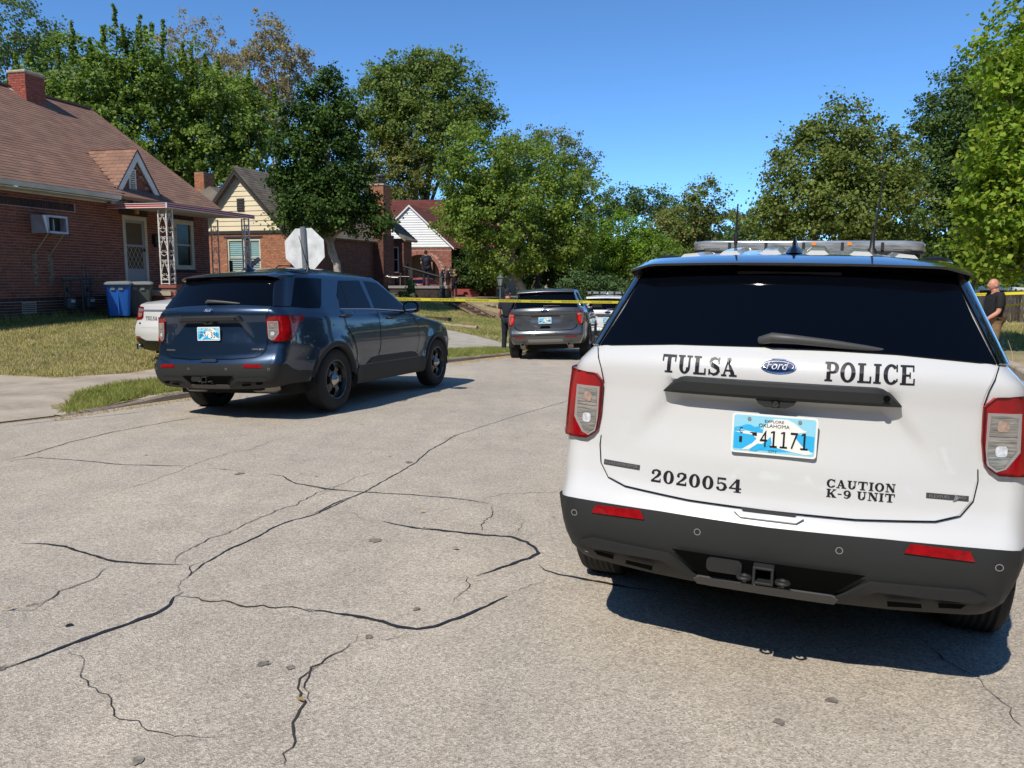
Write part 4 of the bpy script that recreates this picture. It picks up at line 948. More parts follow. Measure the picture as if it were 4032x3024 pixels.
    F.append(tuple(range(m))); F.append(tuple((len(xs) - 1) * m + k for k in range(m)))
    sp = mobj('roof_spoiler', V, F, gloss_black if police else paint, gate, True); sp.data.set_sharp_from_angle(angle=math.radians(35))
    MB().bx(-.2, .2, .385, .40, 1.588, 1.600).build('brake_lamp', M('brake_lamp_dark', (.03, .02, .02), .2, coat=.5), gate)
    # ---- wiper
    mb = MB(); mb.tube([(-.075, .135, 1.325), (-.03, .108, 1.338), (.05, .112, 1.335), (.18, .125, 1.325), (.30, .15, 1.312), (.36, .165, 1.306), (.405, .178, 1.303)], [.016, .021, .018, .015, .012, .008, .005], 10)
    mb.build('wiper_arm', M('wiper_plastic', (.055, .055, .055), .5), gate, True)
    mb = MB(); mb.tube([(-.10, .150, 1.306), (.36, .185, 1.298)], .006, 6); mb.build('wiper_blade', seam, gate)
    # ---- rails, fin, antennas, roof ribs
    for sd in (-1, 1):
        mb = MB(); mb.tube([(sd * .52, .80, S.roofz(.52, .8) + .004), (sd * .60, .88, S.roofz(.6, .88) + .012), (sd * .645, .98, S.roofz(.645, .98) + .014), (sd * .655, 1.1, S.roofz(.655, 1.1) + .008)], [.008, .018, .018, .01], 8)
        mb.build('roof_trim', dark_plastic if police else paint, root, True)
    rz = S.roofz(0, .85)
    mb = MB(); V = []
    for z, rx, y0_, y1_ in ((0, .042, .76, .95), (.018, .036, .775, .945), (.038, .014, .80, .91), (.075, .005, .80, .83)):
        for a in [2 * math.pi * k / 10 for k in range(10)]: V.append((rx * math.cos(a), (y0_ + y1_) / 2 + (y1_ - y0_) / 2 * math.sin(a), rz + z - .004))
    F = [(i * 10 + k, i * 10 + (k + 1) % 10, (i + 1) * 10 + (k + 1) % 10, (i + 1) * 10 + k) for i in range(3) for k in range(10)] + [tuple(range(30, 40))]
    mb.add(V, F); mb.build('roof_fin', gloss_black, root, True)
    def antenna(x, y, h, lean=(0, 0), r=.004, base=.028):
        z0 = S.roofz(x, y); mb = MB(); r *= 1.35; mb.lathe([(base, z0 - .01), (base * .9, z0 + .012), (base * .45, z0 + .03), (r * 2, z0 + .07), (r * 1.6, z0 + .1)], 12, Matrix.Translation((x, y, 0)))
        mb.tube([(x, y, z0 + .05), (x + lean[0] * .5, y + lean[1] * .5, z0 + h * .5), (x + lean[0], y + lean[1], z0 + h)], [r * 1.3, r, r * .6], 6); mb.build('antenna', dark_plastic, root, True)
    if police:
        antenna(.345, 1.3, .40, (.03, .05)); antenna(-.311, 1.3, .25, (0, 0), .005, .012)
        for x in (-.46, -.28, -.10, .10, .28, .46):
            mb = MB(); V = []
            ys = np.linspace(.78, 2.3, 12)
            for y in ys:
                for dx, dz in ((-.055, -.004), (-.03, .018), (.03, .018), (.055, -.004)): V.append((x + dx, y, S.roofz(x + dx, y) + dz))
            mb.add(V, [(i * 4 + k, i * 4 + k + 1, (i + 1) * 4 + k + 1, (i + 1) * 4 + k) for i in range(11) for k in range(3)] + [(0, 1, 2, 3)]); mb.build('roof_rib', paint, root, True)
        # light bar
        zb = 1.822
        mb = MB(); prof = rbox_poly(1.36, .30, .12, 6)
        mb.prism([(a, b + 2.32) for a, b in prof], 'z', zb - .018, zb); lbar = mb.build('light_bar', dark_plastic, root, bevel=.004)
        mb = MB(); V = []; n = len(prof)
        for sc, z in ((.985, zb), (1.0, zb + .010), (1.0, zb + .044), (.97, zb + .054), (.9, zb + .058)):
            for a, b in prof: V.append((a * (1 - (1 - sc) * .5), 2.32 + b * sc, z))
        F = [(i * n + k, i * n + (k + 1) % n, (i + 1) * n + (k + 1) % n, (i + 1) * n + k) for i in range(4) for k in range(n)]; F.append(tuple(4 * n + k for k in range(n)))
        mb.add(V, F); mb.build('light_bar_lens', lb_clear, lbar, True)
        for x in (-.44, -.22, .0, .22, .44):
            MB().bx(x - .008, x + .008, 2.160, 2.172, zb, zb + .045).build('lens_joint', cladding, lbar)
        for x in (-.56, -.33, -.11, .11, .33, .56):
            MB().bx(x - .06, x + .06, 2.1665, 2.169, zb + .008, zb + .016).build('lamp_module', badge_txt, lbar)
        for x in (-.06, .06, .26): MB().bx(x - .012, x + .012, 2.1655, 2.168, zb + .028, zb + .048).build('amber_module', M('amber_module', (.7, .25, .06), .3), lbar)
        for sx in (-.6, .6): MB().bx(sx - .05, sx + .05, 2.25, 2.4, 1.70, zb - .018).build('light_bar_foot', dark_plastic, lbar)
    else:
        antenna(.42, 1.45, .42, (-.06, -.08)); 
    # ---- badges and lettering
    emblem(S, 0, 1.232, .128, gate)
    (fl, w) = font_text('POLICE INTERCEPTOR', .010, .142)
    b = patch(S, 'name_badge', [(-S.ax(.665, .795), .783), (-S.ax(.507, .79), .781), (-S.ax(.507, .79), .800), (-S.ax(.665, .795), .803)], badge_grey, gate, .0075, .003, .05)
    rear_text(S, 'badge_lettering', fl, -.657, .787, badge_txt, b, .0095)
    (fl, w) = font_text('FLEXFUEL   AWD', .010, .118)
    b = patch(S, 'fuel_badge', [(S.ax(.527, .795), .790), (S.ax(.665, .79), .786), (S.ax(.665, .79), .804), (S.ax(.527, .795), .808)], badge_grey, gate, .0075, .003, .05)
    rear_text(S, 'badge_lettering', fl, .536, .792, badge_txt, b, .0095)
    rear_text(S, 'badge_leaf', ([(0, 0), (.012, .004), (.022, .012), (.012, .020), (.004, .026), (.008, .014)], [(0, 1, 2, 3, 4, 5)]), .612, .783, badge_txt, b, .0105)
    ys = .0735
    if police:
        (fl, w) = slab_text('TULSA', .066, .292); rear_text(S, 'lettering', fl, -.438, 1.186, decal_black, gate, .0065)
        (fl, w) = slab_text('POLICE', .066, .302); rear_text(S, 'lettering', fl, .162, 1.190, decal_black, gate, .0065)
        (fl, w) = slab_text('2020054', .052, .360); rear_text(S, 'fleet_number', fl, -.460, .742, decal_black, gate, .0065)
        (fl, w) = slab_text('CAUTION', .030, .232); rear_text(S, 'lettering', fl, .195, .800, decal_black, gate, .0065)
        (fl, w) = slab_text('K-9 UNIT', .030, .232); rear_text(S, 'lettering', fl, .196, .764, decal_black, gate, .0065)
        licence_plate(gate, (0, .052, .976), Matrix.Rotation(-.02, 3, 'X'), '41171', 'CI', 'CITY')
    else:
        licence_plate(gate, (0, .052, .976), Matrix.Rotation(-.02, 3, 'X'), 'JRS351', None, None)
    return root
# ---- older SUV (grey) and its white twin further on
SUV_B = Shape(
    y0=[(.30, .20), (.40, .10), (.47, .03), (.53, .01), (.60, .0), (.66, .005), (.70, .03), (.74, .045), (.80, .052), (.90, .058), (1.08, .062), (1.14, .05), (1.20, .055), (1.235, .075), (1.26, .10), (1.62, .34), (1.70, .42)],
    bow=[(.3, .09), (.62, .07), (1.2, .10), (1.7, .09)],
    wr=[(.30, .74), (.40, .82), (.60, .90), (.90, .915), (1.10, .90), (1.19, .87), (1.25, .80), (1.62, .66), (1.70, .62)],
    ws=[(.25, .94), (.40, .98), (.60, .985), (.90, .985), (1.08, .97), (1.19, .94), (1.23, .90), (1.62, .73), (1.70, .67)],
    y1=[(.25, 4.90), (.50, 5.0), (.85, 4.98), (.98, 4.85), (1.04, 4.5), (1.10, 4.0), (1.15, 3.6), (1.62, 2.95), (1.70, 2.8)],
    roofc=[(.35, 1.67), (.7, 1.70), (1.2, 1.735), (1.8, 1.74), (2.3, 1.72), (2.75, 1.67)],
    ztop=1.67, rear_mod=lambda x, z: .02 * sstep(.42, .34, np.abs(x)) * sstep(.90, 1.0, z) * (1 - sstep(1.06, 1.08, z)), wheels=((1.06, .372), (3.92, .372)), flare=.01)
def suv_b(pose, paint, label, police):
    S = SUV_B
    root = empty('police_suv' if police else 'parked_suv', car_matrix(*pose), label, 'suv')
    body_mesh(S, 'body', paint, root, .40)
    mb = MB(); mb.bx(-.80, .80, .6, 4.6, .26, .55)
    for sd in (-1, 1):
        for wy, wz in S.wheels: arch_well(S, mb, wy, wz, sd)
    mb.build('underbody', under, root)
    for sd in (-1, 1):
        for wy, wz in S.wheels: wheel(root, sd * .86, wy, .377, sd); arch_cladding(S, root, wy, wz, sd, .42, cladding)
        yn = lambda p: [('y',) + q for q in p]
        patch(S, 'rocker_panel', yn([(1.52, .28), (3.42, .28), (3.42, .46), (1.52, .46)]), cladding, root, .010, .05, .08, sd)
        patch(S, 'side_windows', yn([(1.30, 1.25), (1.36, 1.55), (1.55, 1.64), (2.45, 1.64), (2.7, 1.58), (3.12, 1.24)]), side_glass, root, .005, .006, .07, sd)
        patch(S, 'quarter_window', yn([(.55, 1.27), (1.12, 1.25), (1.2, 1.6), (.72, 1.6)]), tint_glass, root, .005, .006, .07, sd)
        for y in (2.18, 3.3): ribbon(S, 'door_gap', yn([(y, .48), (y + .01, .9), (y + .03, 1.22)]), .012, seam, root, .004, sd)
        for y, z in ((1.42, 1.10), (2.45, 1.08)):
            q = S.P(S.ay(y, z), z, 1); MB().tube([(sd * (q[0]), y - .1, z), (sd * (q[0] + .035), y, z), (sd * (q[0]), y + .1, z)], .014, 6).build('door_handle', paint, root, True)
        q = S.P(S.ay(3.0, 1.22), 1.22, 1); MB().box((sd * (q[0] + .17), 3.02, 1.27), (.26, .10, .17)).build('door_mirror', dark_plastic, root, bevel=.03); MB().tube([(sd * q[0], 3.04, 1.2), (sd * (q[0] + .1), 3.04, 1.22)], .03, 6).build('mirror_arm', dark_plastic, root)
        tl = patch(S, 'tail_light', [('x', .735, 1.145), ('x', .84, 1.155), ('y', .42, 1.15), ('y', .50, 1.12), ('y', .44, .98), ('y', .36, .88), ('x', .87, .845), ('x', .80, .85), ('x', .765, .90), ('x', .742, .98)], red_lens, root, .012, .02, .04, sd)
        patch(S, 'lamp_bracket', [('x', .755, 1.12), ('x', .86, 1.12), ('x', .875, 1.04), ('x', .865, .92), ('x', .845, .875), ('x', .82, .88), ('x', .84, .93), ('x', .845, 1.07), ('x', .755, 1.07)], clear_lens, tl, .014, .003, .03, sd)
        patch(S, 'stop_lamp', [('x', .765, 1.055), ('x', .832, 1.055), ('x', .83, .93), ('x', .80, .90), ('x', .775, .95)], M('bright_red_lens', (.75, .02, .01), .15, coat=1.), tl, .015, .003, .03, sd)
        patch(S, 'reflector', [('x', .46, .565), ('x', .74, .562), ('x', .74, .59), ('x', .46, .59)], red_dark, root, .012, .004, .05, sd)
        for x in (.25, ): rear_text(S, 'parking_sensor', disc_flat(.012, .012, 12), sd * x, .665, seam, root, .006)
        if not police:
            MB().lathe([(.047, 0), (.048, .14), (.040, .14), (.038, .02)], 18, Matrix.Translation((sd * .55, .20, .40)) @ Matrix.Rotation(math.pi / 2, 4, 'X')).build('exhaust_tip', M('dull_steel', (.30, .28, .26), .4, metal=.8), root, True)
            MB().tube([(sd * .50, .34, .38), (sd * .62, .36, .38)], .10, 12).build('muffler', muffler, root, True)
    pl = [('x', 0, .44), ('x', .4, .44), ('x', .72, .40), ('x', .78, .55), ('x', .7, .615), ('x', 0, .615)] if police else [('x', 0, .455), ('x', .40, .455), ('x', .42, .50), ('x', .40, .52), ('x', 0, .52)]
    pl = [(S.ax(p[1], p[2]), p[2]) for p in pl]
    patch(S, 'bumper_insert', pl + [(-a, z) for a, z in pl[::-1]][1:-1], cladding if police else M('skid_plate', (.22, .21, .19), .5), root, .010, .02, .06)
    if not police: patch(S, 'bumper_step', [(-S.ax(.86, .635), .635), (-S.ax(.8, .62), .622), (S.ax(.8, .62), .622), (S.ax(.86, .635), .635), (S.ax(.84, .655), .655), (-S.ax(.84, .655), .655)], paint, root, .022, .02, .05)
    lg = [('x', 0, .725), ('x', .62, .735), ('x', .72, .80), ('x', .735, .86), ('x', .735, 1.15), ('x', .77, 1.235), ('x', .4, 1.255), ('x', 0, 1.26)]
    pl = [(S.ax(p[1], p[2]), p[2]) for p in lg]; gate = patch(S, 'liftgate', pl + [(-a, z) for a, z in pl[::-1]][1:-1], paint, root, .004, .01, .05)
    for sd in (-1, 1): ribbon(S, 'gate_gap', [('x', 0, .718), ('x', .625, .728), ('x', .728, .795), ('x', .742, .86)], .014, seam, root, .005, sd)
    rg = [('x', 0, 1.268), ('x', .40, 1.262), ('x', .765, 1.245), ('x', .70, 1.45), ('x', .655, 1.60), ('x', 0, 1.62)]
    pl = [(S.ax(p[1], p[2]), p[2]) for p in rg]; patch(S, 'rear_window', pl + [(-a, z) for a, z in pl[::-1]][1:-1], tint_glass, gate, .006, .006, .06)
    V = []; xs = np.linspace(-.68, .68, 25)
    for x in xs:
        t = abs(x) / .68; V += [(x, .66, S.roofz(x, .66) - .01), (x, .6, S.roofz(x, .6) + .012), (x, .26 + .06 * t * t, 1.645 - .02 * t), (x, .27 + .06 * t * t, 1.625 - .02 * t), (x, .42, 1.60)]
    mobj('roof_spoiler', V, [(i * 5 + j, i * 5 + j + 1, (i + 1) * 5 + j + 1, (i + 1) * 5 + j) for i in range(24) for j in range(4)], paint, gate, True)
    MB().bx(-.14, .14, .30, .315, 1.600, 1.618).build('brake_lamp', M('dim_red_lamp', (.12, .008, .01), .3), gate)
    # trim bar over the plate, handle below
    patch(S, 'trim_bar', [(-S.ax(.72, 1.13), 1.108), (S.ax(.72, 1.13), 1.108), (S.ax(.72, 1.14), 1.135), (-S.ax(.72, 1.14), 1.135)], paint if not police else badge_grey, gate, .022, .02, .06)
    patch(S, 'plate_recess', [(-.36, 1.085), (-.30, 1.04), (.30, 1.04), (.36, 1.085)], gloss_black, gate, .007, 0, .06)
    patch(S, 'gate_handle', [(-.13, .775), (.13, .775), (.10, .835), (-.10, .835)], gloss_black, gate, .008, .0, .05)
    for sd in (-1, 1): patch(S, 'crease', [('x', .40, .90), ('x', .43, .90), ('x', .34, 1.06), ('x', .31, 1.06)], paint, gate, .014, .012, .05, sd)
    MB().tube([(-.03, .03, 1.30), (.18, .07, 1.305), (.36, .10, 1.29)], [.016, .012, .006], 6).build('wiper_arm', M('wiper_plastic', (.055, .055, .055), .5), gate, True)
    emblem(S, 0, 1.185, .19, gate, script=False)
    licence_plate(gate, (0, .035, .965), Matrix.Identity(3), 'HVN966' if not police else '35382', None, None)
    if not police:
        fl, wd = font_text('AWD', .02, .10); rear_text(S, 'badge_lettering', fl, .55, .94, chrome, gate, .0065)
        fl, wd = font_text('EXPLORER', .02, .13); rear_text(S, 'badge_lettering', fl, -.69, .86, chrome, gate, .0065)
    else:
        fl, wd = slab_text('POLICE', .075, .36); rear_text(S, 'lettering', fl, .20, 1.165, decal_black, gate, .0065)
        fl, wd = slab_text('8', .06); rear_text(S, 'fleet_number', fl, -.34, .78, decal_black, gate, .0065)
        z0 = 1.77; mb = MB(); mb.prism([(a, b + 2.0) for a, b in rbox_poly(1.3, .3, .1)], 'z', z0, z0 + .08); mb.build('light_bar', lb_clear, root)
        for x in (-.5, -.25, 0, .25, .5): MB().bx(x - .03, x + .03, 1.84, 1.86, z0 + .01, z0 + .07).build('lamp_module', gloss_black, root)
        MB().lathe([(.05, 1.76), (.02, 1.80), (0, 1.84)], 10, Matrix.Translation((0, .9, 0))).build('roof_fin', white_lamp, root, True)
    return root
# ---- saloon
SEDAN = Shape(
    y0=[(.25, .16), (.35, .07), (.45, .02), (.60, .0), (.72, .02), (.80, .06), (.95, .08), (1.06, .09), (1.09, .11), (1.115, .22), (1.125, .50), (1.13, .62), (1.40, 1.25), (1.44, 1.40)],
    bow=[(.25, .12), (.6, .10), (1.1, .12), (1.44, .08)],
    wr=[(.25, .80), (.40, .88), (.60, .91), (.85, .90), (1.0, .87), (1.08, .80), (1.13, .74), (1.40, .56), (1.44, .54)],
    ws=[(.25, .90), (.40, .94), (.60, .955), (.85, .95), (.98, .93), (1.05, .88), (1.13, .82), (1.40, .62), (1.44, .58)],
    y1=[(.25, 4.95), (.5, 5.1), (.75, 5.05), (.86, 4.8), (.93, 4.4), (1.0, 3.9), (1.05, 3.6), (1.40, 2.85), (1.44, 2.75)],
    roofc=[(1.3, 1.44), (1.8, 1.50), (2.2, 1.515), (2.7, 1.46), (2.8, 1.44)], ztop=1.44, wheels=((1.12, .35), (3.99, .35)), flare=.01)
def saloon(pose, paint, label, police, cat='car', rails=False):
    S = SEDAN; root = empty('police_car' if police else 'parked_car', car_matrix(*pose), label, cat)
    body_mesh(S, 'body', paint, root, .34, .035)
    mb = MB(); mb.bx(-.76, .76, .5, 4.6, .2, .5)
    for sd in (-1, 1):
        for wy, wz in S.wheels: arch_well(S, mb, wy, wz, sd)
    mb.build('underbody', under, root)
    yn = lambda p: [('y',) + q for q in p]
    for sd in (-1, 1):
        for wy, wz in S.wheels: wheel(root, sd * .82, wy, .355, sd, r=.355)
        patch(S, 'side_windows', yn([(1.25, 1.15), (1.55, 1.37), (2.0, 1.43), (2.7, 1.41), (3.4, 1.10)]), side_glass, root, .005, .006, .07, sd)
        tl = patch(S, 'tail_light', [('x', .60, 1.03), ('x', .80, 1.045), ('y', .30, 1.05), ('y', .46, 1.02), ('y', .36, .86), ('x', .86, .80), ('x', .66, .82), ('x', .60, .86)], red_lens, root, .012, .02, .04, sd)
        patch(S, 'clear_section', [('x', .63, 1.0), ('x', .77, 1.01), ('x', .78, .95), ('x', .63, .945)], clear_lens, tl, .015, .003, .03, sd)
        patch(S, 'clear_section', [('x', .64, .925), ('x', .78, .93), ('x', .77, .86), ('x', .66, .86)], clear_lens, tl, .015, .003, .03, sd)
        patch(S, 'reflector', [('x', .62, .50), ('x', .82, .505), ('x', .78, .53), ('x', .66, .53)], red_dark, root, .014, .003, .04, sd)
        MB().lathe([(.0, .05), (.04, .05), (.045, .0), (.05, .06), (.045, .08)], 14, Matrix.Translation((sd * .62, .08, .36)) @ Matrix.Rotation(math.pi / 2, 4, 'X')).build('exhaust_tip', chrome, root, True)
        if police:
            ribbon(S, 'door_stripe', yn([(.30, .93), (1.5, .93), (3.4, .92)]), .03, M('navy_stripe', (.03, .04, .14), .4), root, .006, sd)
    pl = [('x', 0, .28), ('x', .5, .28), ('x', .75, .30), ('y', .45, .34), ('y', .65, .40), ('y', .60, .49), ('x', .84, .49), ('x', .62, .495), ('x', .5, .46), ('x', 0, .46)]
    pl = [(S.ax(p[1], p[2]) if p[0] == 'x' else S.ay(p[1], p[2]), p[2]) for p in pl]; patch(S, 'rear_bumper_skirt', pl + [(-a, z) for a, z in pl[::-1]][1:-1], M('satin_black', (.006, .006, .006), .35), root, .010, .03, .06)
    patch(S, 'rear_window', [(-S.ax(.62, 1.16), 1.15), (S.ax(.62, 1.16), 1.15), (S.ax(.50, 1.38), 1.38), (-S.ax(.50, 1.38), 1.38)], tint_glass, root, .005, .005, .06)
    lid = patch(S, 'boot_lid', [(-S.ax(.60, .72), .68), (S.ax(.60, .72), .68), (S.ax(.60, 1.0), 1.06), (-S.ax(.60, 1.0), 1.06)], paint, root, .004, .006, .05)
    patch(S, 'lid_trim', [(-S.ax(.76, .96), .965), (S.ax(.76, .96), .965), (S.ax(.76, .97), .985), (-S.ax(.76, .97), .985)], M('grey_blue_trim', (.18, .19, .30), .3), lid, .020, .01, .05)
    if police:
        fl, wd = slab_text('TULSA', .07, .32); rear_text(S, 'lettering', fl, -.52, .80, decal_black, lid, .0065)
        rear_text(S, 'stripe', ([(0, 0), (.12, 0), (.12, .02), (0, .02)], [(0, 1, 2, 3)]), -.76, .82, M('navy_stripe', (.03, .04, .14), .4), root, .0065)
        emblem(S, -.68, .75, .07, root, script=False)
    if rails:
        for sd in (-1, 1): MB().tube([(sd * .52, 1.5, 1.46), (sd * .54, 1.7, 1.53), (sd * .54, 2.5, 1.53), (sd * .52, 2.7, 1.47)], .016, 6).build('roof_rail', dark_plastic, root, True)
    return root
white_suv = suv_a((.9365, 2.8143, .377, .0127, -.0398, 0.), paint_white, 'white police suv with black TULSA POLICE lettering, filling the right foreground', True)
blue_suv = suv_a((-3.3979, 8.7249, .3212, -.0344, -.0273, -.0473), paint_blue, 'dark blue unmarked suv parked at the left kerb', False)
suv_b((.80, 18.45, .155, -.042, -.022, -.37), paint_grey, 'metallic grey suv behind the yellow tape with officer at its left corner', False)
suv_b((3.0, 24.8, .10, .0, -.02, -.66), paint_white, 'distant white police suv with light bar, beyond the grey suv', True)
saloon((-5.84, 13.2, .40, -.02, .0, .03), paint_white, 'white police car half hidden behind the dark blue suv', True)
paint_red = M('red_car_paint', (.30, .012, .018), .3, coat=1.)
saloon((-7.55, 23.8, .33, 0, 0, .42), paint_red, 'red car whose roof just shows above the dark blue suv', False, rails=True)
saloon((-6.0, 45.0, .30, 0, .0, .12), paint_red, 'red car beyond the porch deck, among the group of officers', False)
# ================================================================== houses
brick_red = M('red_brick', (.2, .06, .04), .85, rnd=[(.185, .058, .036), (.25, .082, .048), (.21, .066, .040), (.28, .098, .058), (.145, .050, .033), (.225, .072, .044)], noise=(14, .3))
brick_brown = M('brown_brick', (.09, .04, .03), .85, rnd=[(.085, .038, .03), (.11, .05, .036), (.06, .03, .026), (.10, .042, .034)], noise=(14, .3))
brick_dark = M('dark_soldier_brick', (.05, .025, .022), .8, rnd=[(.045, .022, .02), (.065, .03, .025), (.035, .02, .02), (.08, .035, .028)], noise=(14, .3))
brick_tan = M('tan_brick', (.4, .2, .1), .85, rnd=[(.42, .17, .085), (.36, .14, .07), (.46, .21, .11), (.30, .12, .065), (.39, .18, .10)], noise=(12, .25))
brick_mix = M('mixed_red_brick', (.3, .12, .09), .85, rnd=[(.27, .085, .06), (.33, .12, .085), (.22, .075, .055), (.37, .16, .115), (.18, .065, .05)], noise=(12, .3))
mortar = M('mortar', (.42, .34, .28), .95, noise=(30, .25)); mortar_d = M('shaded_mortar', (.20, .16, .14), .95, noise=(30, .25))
shingle_red = M('red_brown_shingle', (.2, .1, .07), .95, rnd=[(.235, .128, .088), (.275, .15, .10), (.20, .11, .076), (.255, .14, .093), (.215, .118, .08)], noise=(2.2, .16, 5), bump=(300, .002))
shingle_grey = M('grey_brown_shingle', (.15, .13, .1), .95, rnd=[(.15, .125, .095), (.185, .155, .12), (.12, .10, .08), (.165, .14, .11)], noise=(2, .2, 5))
shingle_wine = M('dark_red_shingle', (.2, .04, .03), .95, rnd=[(.105, .027, .02), (.13, .034, .025), (.088, .023, .018)], noise=(2, .2, 5))
trim_white = M('aged_white_paint', (.62, .61, .57), .6, noise=(3, .12, 5)); cream = M('cream_paint', (.55, .50, .38), .6, noise=(4, .12, 5))
siding_cream = M('cream_siding', (.74, .63, .42), .6, noise=(1.2, .05)); siding_white = M('white_siding', (.78, .78, .78), .55, noise=(1.5, .05))
trim_dark = M('dark_brown_trim', (.035, .026, .024), .6); gutter_m = M('gutter_paint', (.58, .57, .50), .55, noise=(3, .12, 5))
awn_red = M('awning_red', (.42, .035, .04), .5); awn_white = M('awning_white', (.75, .73, .70), .5); awn_soffit = M('awning_soffit', (.52, .48, .42), .7, noise=(3, .12))
iron = M('painted_iron', (.66, .62, .55), .55, noise=(25, .25)); iron_black = M('black_iron', (.01, .01, .012), .5)
win_dark = M('dark_window_pane', (.01, .012, .013), .04, spec=.8); blind = M('window_blind_pane', (.16, .30, .30), .15, spec=.7, stretch=(1, 1, 1), noise=(3, .2))
screen_m = M('door_screen', (.10, .065, .03), .7, noise=(70, .25)); door_grey = M('door_panel', (.30, .29, .28), .6)
wood_old = M('weathered_wood', (.24, .18, .12), .9, stretch=(3, 3, 14), noise=(4, .45, 6), bump=(20, .01)); wood_dark = M('dark_deck_wood', (.05, .035, .025), .85, noise=(6, .4))

def brick_wall(par, axis, a0, a1, z0, z1, plane, mat, holes=(), clip=None, nmax=300, facing=-1, bl=.203, bh=.0677, mort=None, soldier=False, slab=True, name='brick', proud=.010):
    """running-bond bricks on the plane <axis>=const; facing is the sign of the outward normal"""
    def P(a, z, o): return (a, plane + facing * o, z) if axis == 'y' else (plane + facing * o, a, z)
    items = []; row = 0; z = z0; rng = random.Random(int(a0 * 10) + int(z0 * 7))
    def dims(l, h): return (l, .05, h) if axis == 'y' else (.05, l, h)
    if soldier:
        n = int((a1 - a0) / bh)
        for k in range(n):
            items.append((P(a0 + (k + .5) * bh, (z0 + z1) / 2, -.025 + proud + rng.uniform(-.003, .003)), None, dims(bh - .011, z1 - z0 - .012)))
    else:
        while z + bh <= z1 + .02:
            a = a0 - (bl / 2 if row % 2 else 0)
            while a < a1:
                b0 = max(a, a0); b1 = min(a + bl, a1); segs = [(b0, b1)]
                for (h0, h1, hz0, hz1) in holes:
                    if hz0 < z + bh * .6 and z + bh * .4 < hz1:
                        ns = []
                        for s0, s1 in segs:
                            if h1 <= s0 or h0 >= s1: ns.append((s0, s1)); continue
                            if h0 > s0: ns.append((s0, h0))
                            if h1 < s1: ns.append((h1, s1))
                        segs = ns
                for s0, s1 in segs:
                    if s1 - s0 < .03: continue
                    if clip and not (clip(s0 + .01, z + bh) and clip(s1 - .01, z + bh)): continue
                    items.append((P((s0 + s1) / 2, z + bh / 2, -.025 + proud + rng.uniform(-.003, .003)), None, dims(s1 - s0 - .011, bh - .011)))
                a += bl
            z += bh; row += 1
    pieces(name, par, items, mat, nmax)
def plane_poly(name, pts, mat, par, thick=None):
    """pts 3-D loop"""
    return mobj(name, pts, [tuple(range(len(pts)))], mat, par)
def slab_holes(name, axis, a0, a1, z0, z1, plane, holes, mat, par, depth=.2, facing=-1, poly=None):
    """wall slab with rectangular openings as joined boxes (grid split)"""
    xs = sorted({a0, a1, *[h[0] for h in holes], *[h[1] for h in holes]}); zs = sorted({z0, z1, *[h[2] for h in holes], *[h[3] for h in holes]})
    xs = [x for x in xs if a0 <= x <= a1]; zs = [z for z in zs if z0 <= z <= z1]; mb = MB(); p0, p1 = sorted((plane, plane - facing * depth))
    for i in range(len(xs) - 1):
        for j in range(len(zs) - 1):
            cx, cz = (xs[i] + xs[i + 1]) / 2, (zs[j] + zs[j + 1]) / 2
            if any(h[0] < cx < h[1] and h[2] < cz < h[3] for h in holes): continue
            if axis == 'y': mb.bx(xs[i], xs[i + 1], p0, p1, zs[j], zs[j + 1])
            else: mb.bx(p0, p1, xs[i], xs[i + 1], zs[j], zs[j + 1])
    return mb.build(name, mat, par)
def window(par, axis, a0, a1, z0, z1, plane, facing, frame=trim_white, pane=win_dark, rail=True, fw=.06, name='window', recess=.04):
    e = bpy.data.objects.new(name, None); COL.objects.link(e); e.parent = par
    def bx(mb, s0, s1, t0, t1, o0, o1):
        p0, p1 = plane + facing * o0, plane + facing * o1
        (mb.bx(s0, s1, p0, p1, t0, t1) if axis == 'y' else mb.bx(p0, p1, s0, s1, t0, t1))
    mb = MB(); bx(mb, a0, a0 + fw, z0, z1, -.06, .025); bx(mb, a1 - fw, a1, z0, z1, -.06, .025); bx(mb, a0 + fw, a1 - fw, z1 - fw, z1, -.06, .025); bx(mb, a0 + fw, a1 - fw, z0, z0 + fw, -.06, .03)
    if rail: bx(mb, a0 + fw, a1 - fw, (z0 + z1) / 2 - .02, (z0 + z1) / 2 + .02, -.05, -.01)
    mb.build('window_frame', frame, e)
    ms = [(z0 + fw, (z0 + z1) / 2 - .02), ((z0 + z1) / 2 + .02, z1 - fw)] if rail else [(z0 + fw, z1 - fw)]
    for k, (t0, t1) in enumerate(ms):
        m2 = MB(); bx(m2, a0 + fw, a1 - fw, t0, t1, -.05 + (.015 if k else 0), -.04 + (.015 if k else 0)); m2.build('pane', pane, e)
    return e
def shingles(par, M4, L, W, mat, nmax=300, ex=.14, tab=.31, clip=None, name='shingle', thick=.012):
    """tabs on a slope: local x along the eave (0..L), local y up the slope (0..W), local z out; M4 maps to the parent's space"""
    items = []; R = M4.to_3x3(); j = 0; y = 0; rng = random.Random(4)
    tilt = Matrix.Rotation(-.055, 3, 'X')
    while y < W:
        x = -(tab / 2 if j % 2 else 0) + rng.uniform(-.03, .03)
        while x < L:
            x0 = max(0, x); x1 = min(L, x + tab)
            if x1 - x0 > .05 and (clip is None or clip((x0 + x1) / 2, y + ex / 2)):
                items.append((M4 @ Vector(((x0 + x1) / 2, y + ex * .5, thick * .6 + rng.uniform(0, .002))), R @ tilt, (x1 - x0 - .008, ex + .02, thick)))
            x += tab
        y += ex; j += 1
    pieces(name, par, items, mat, nmax)
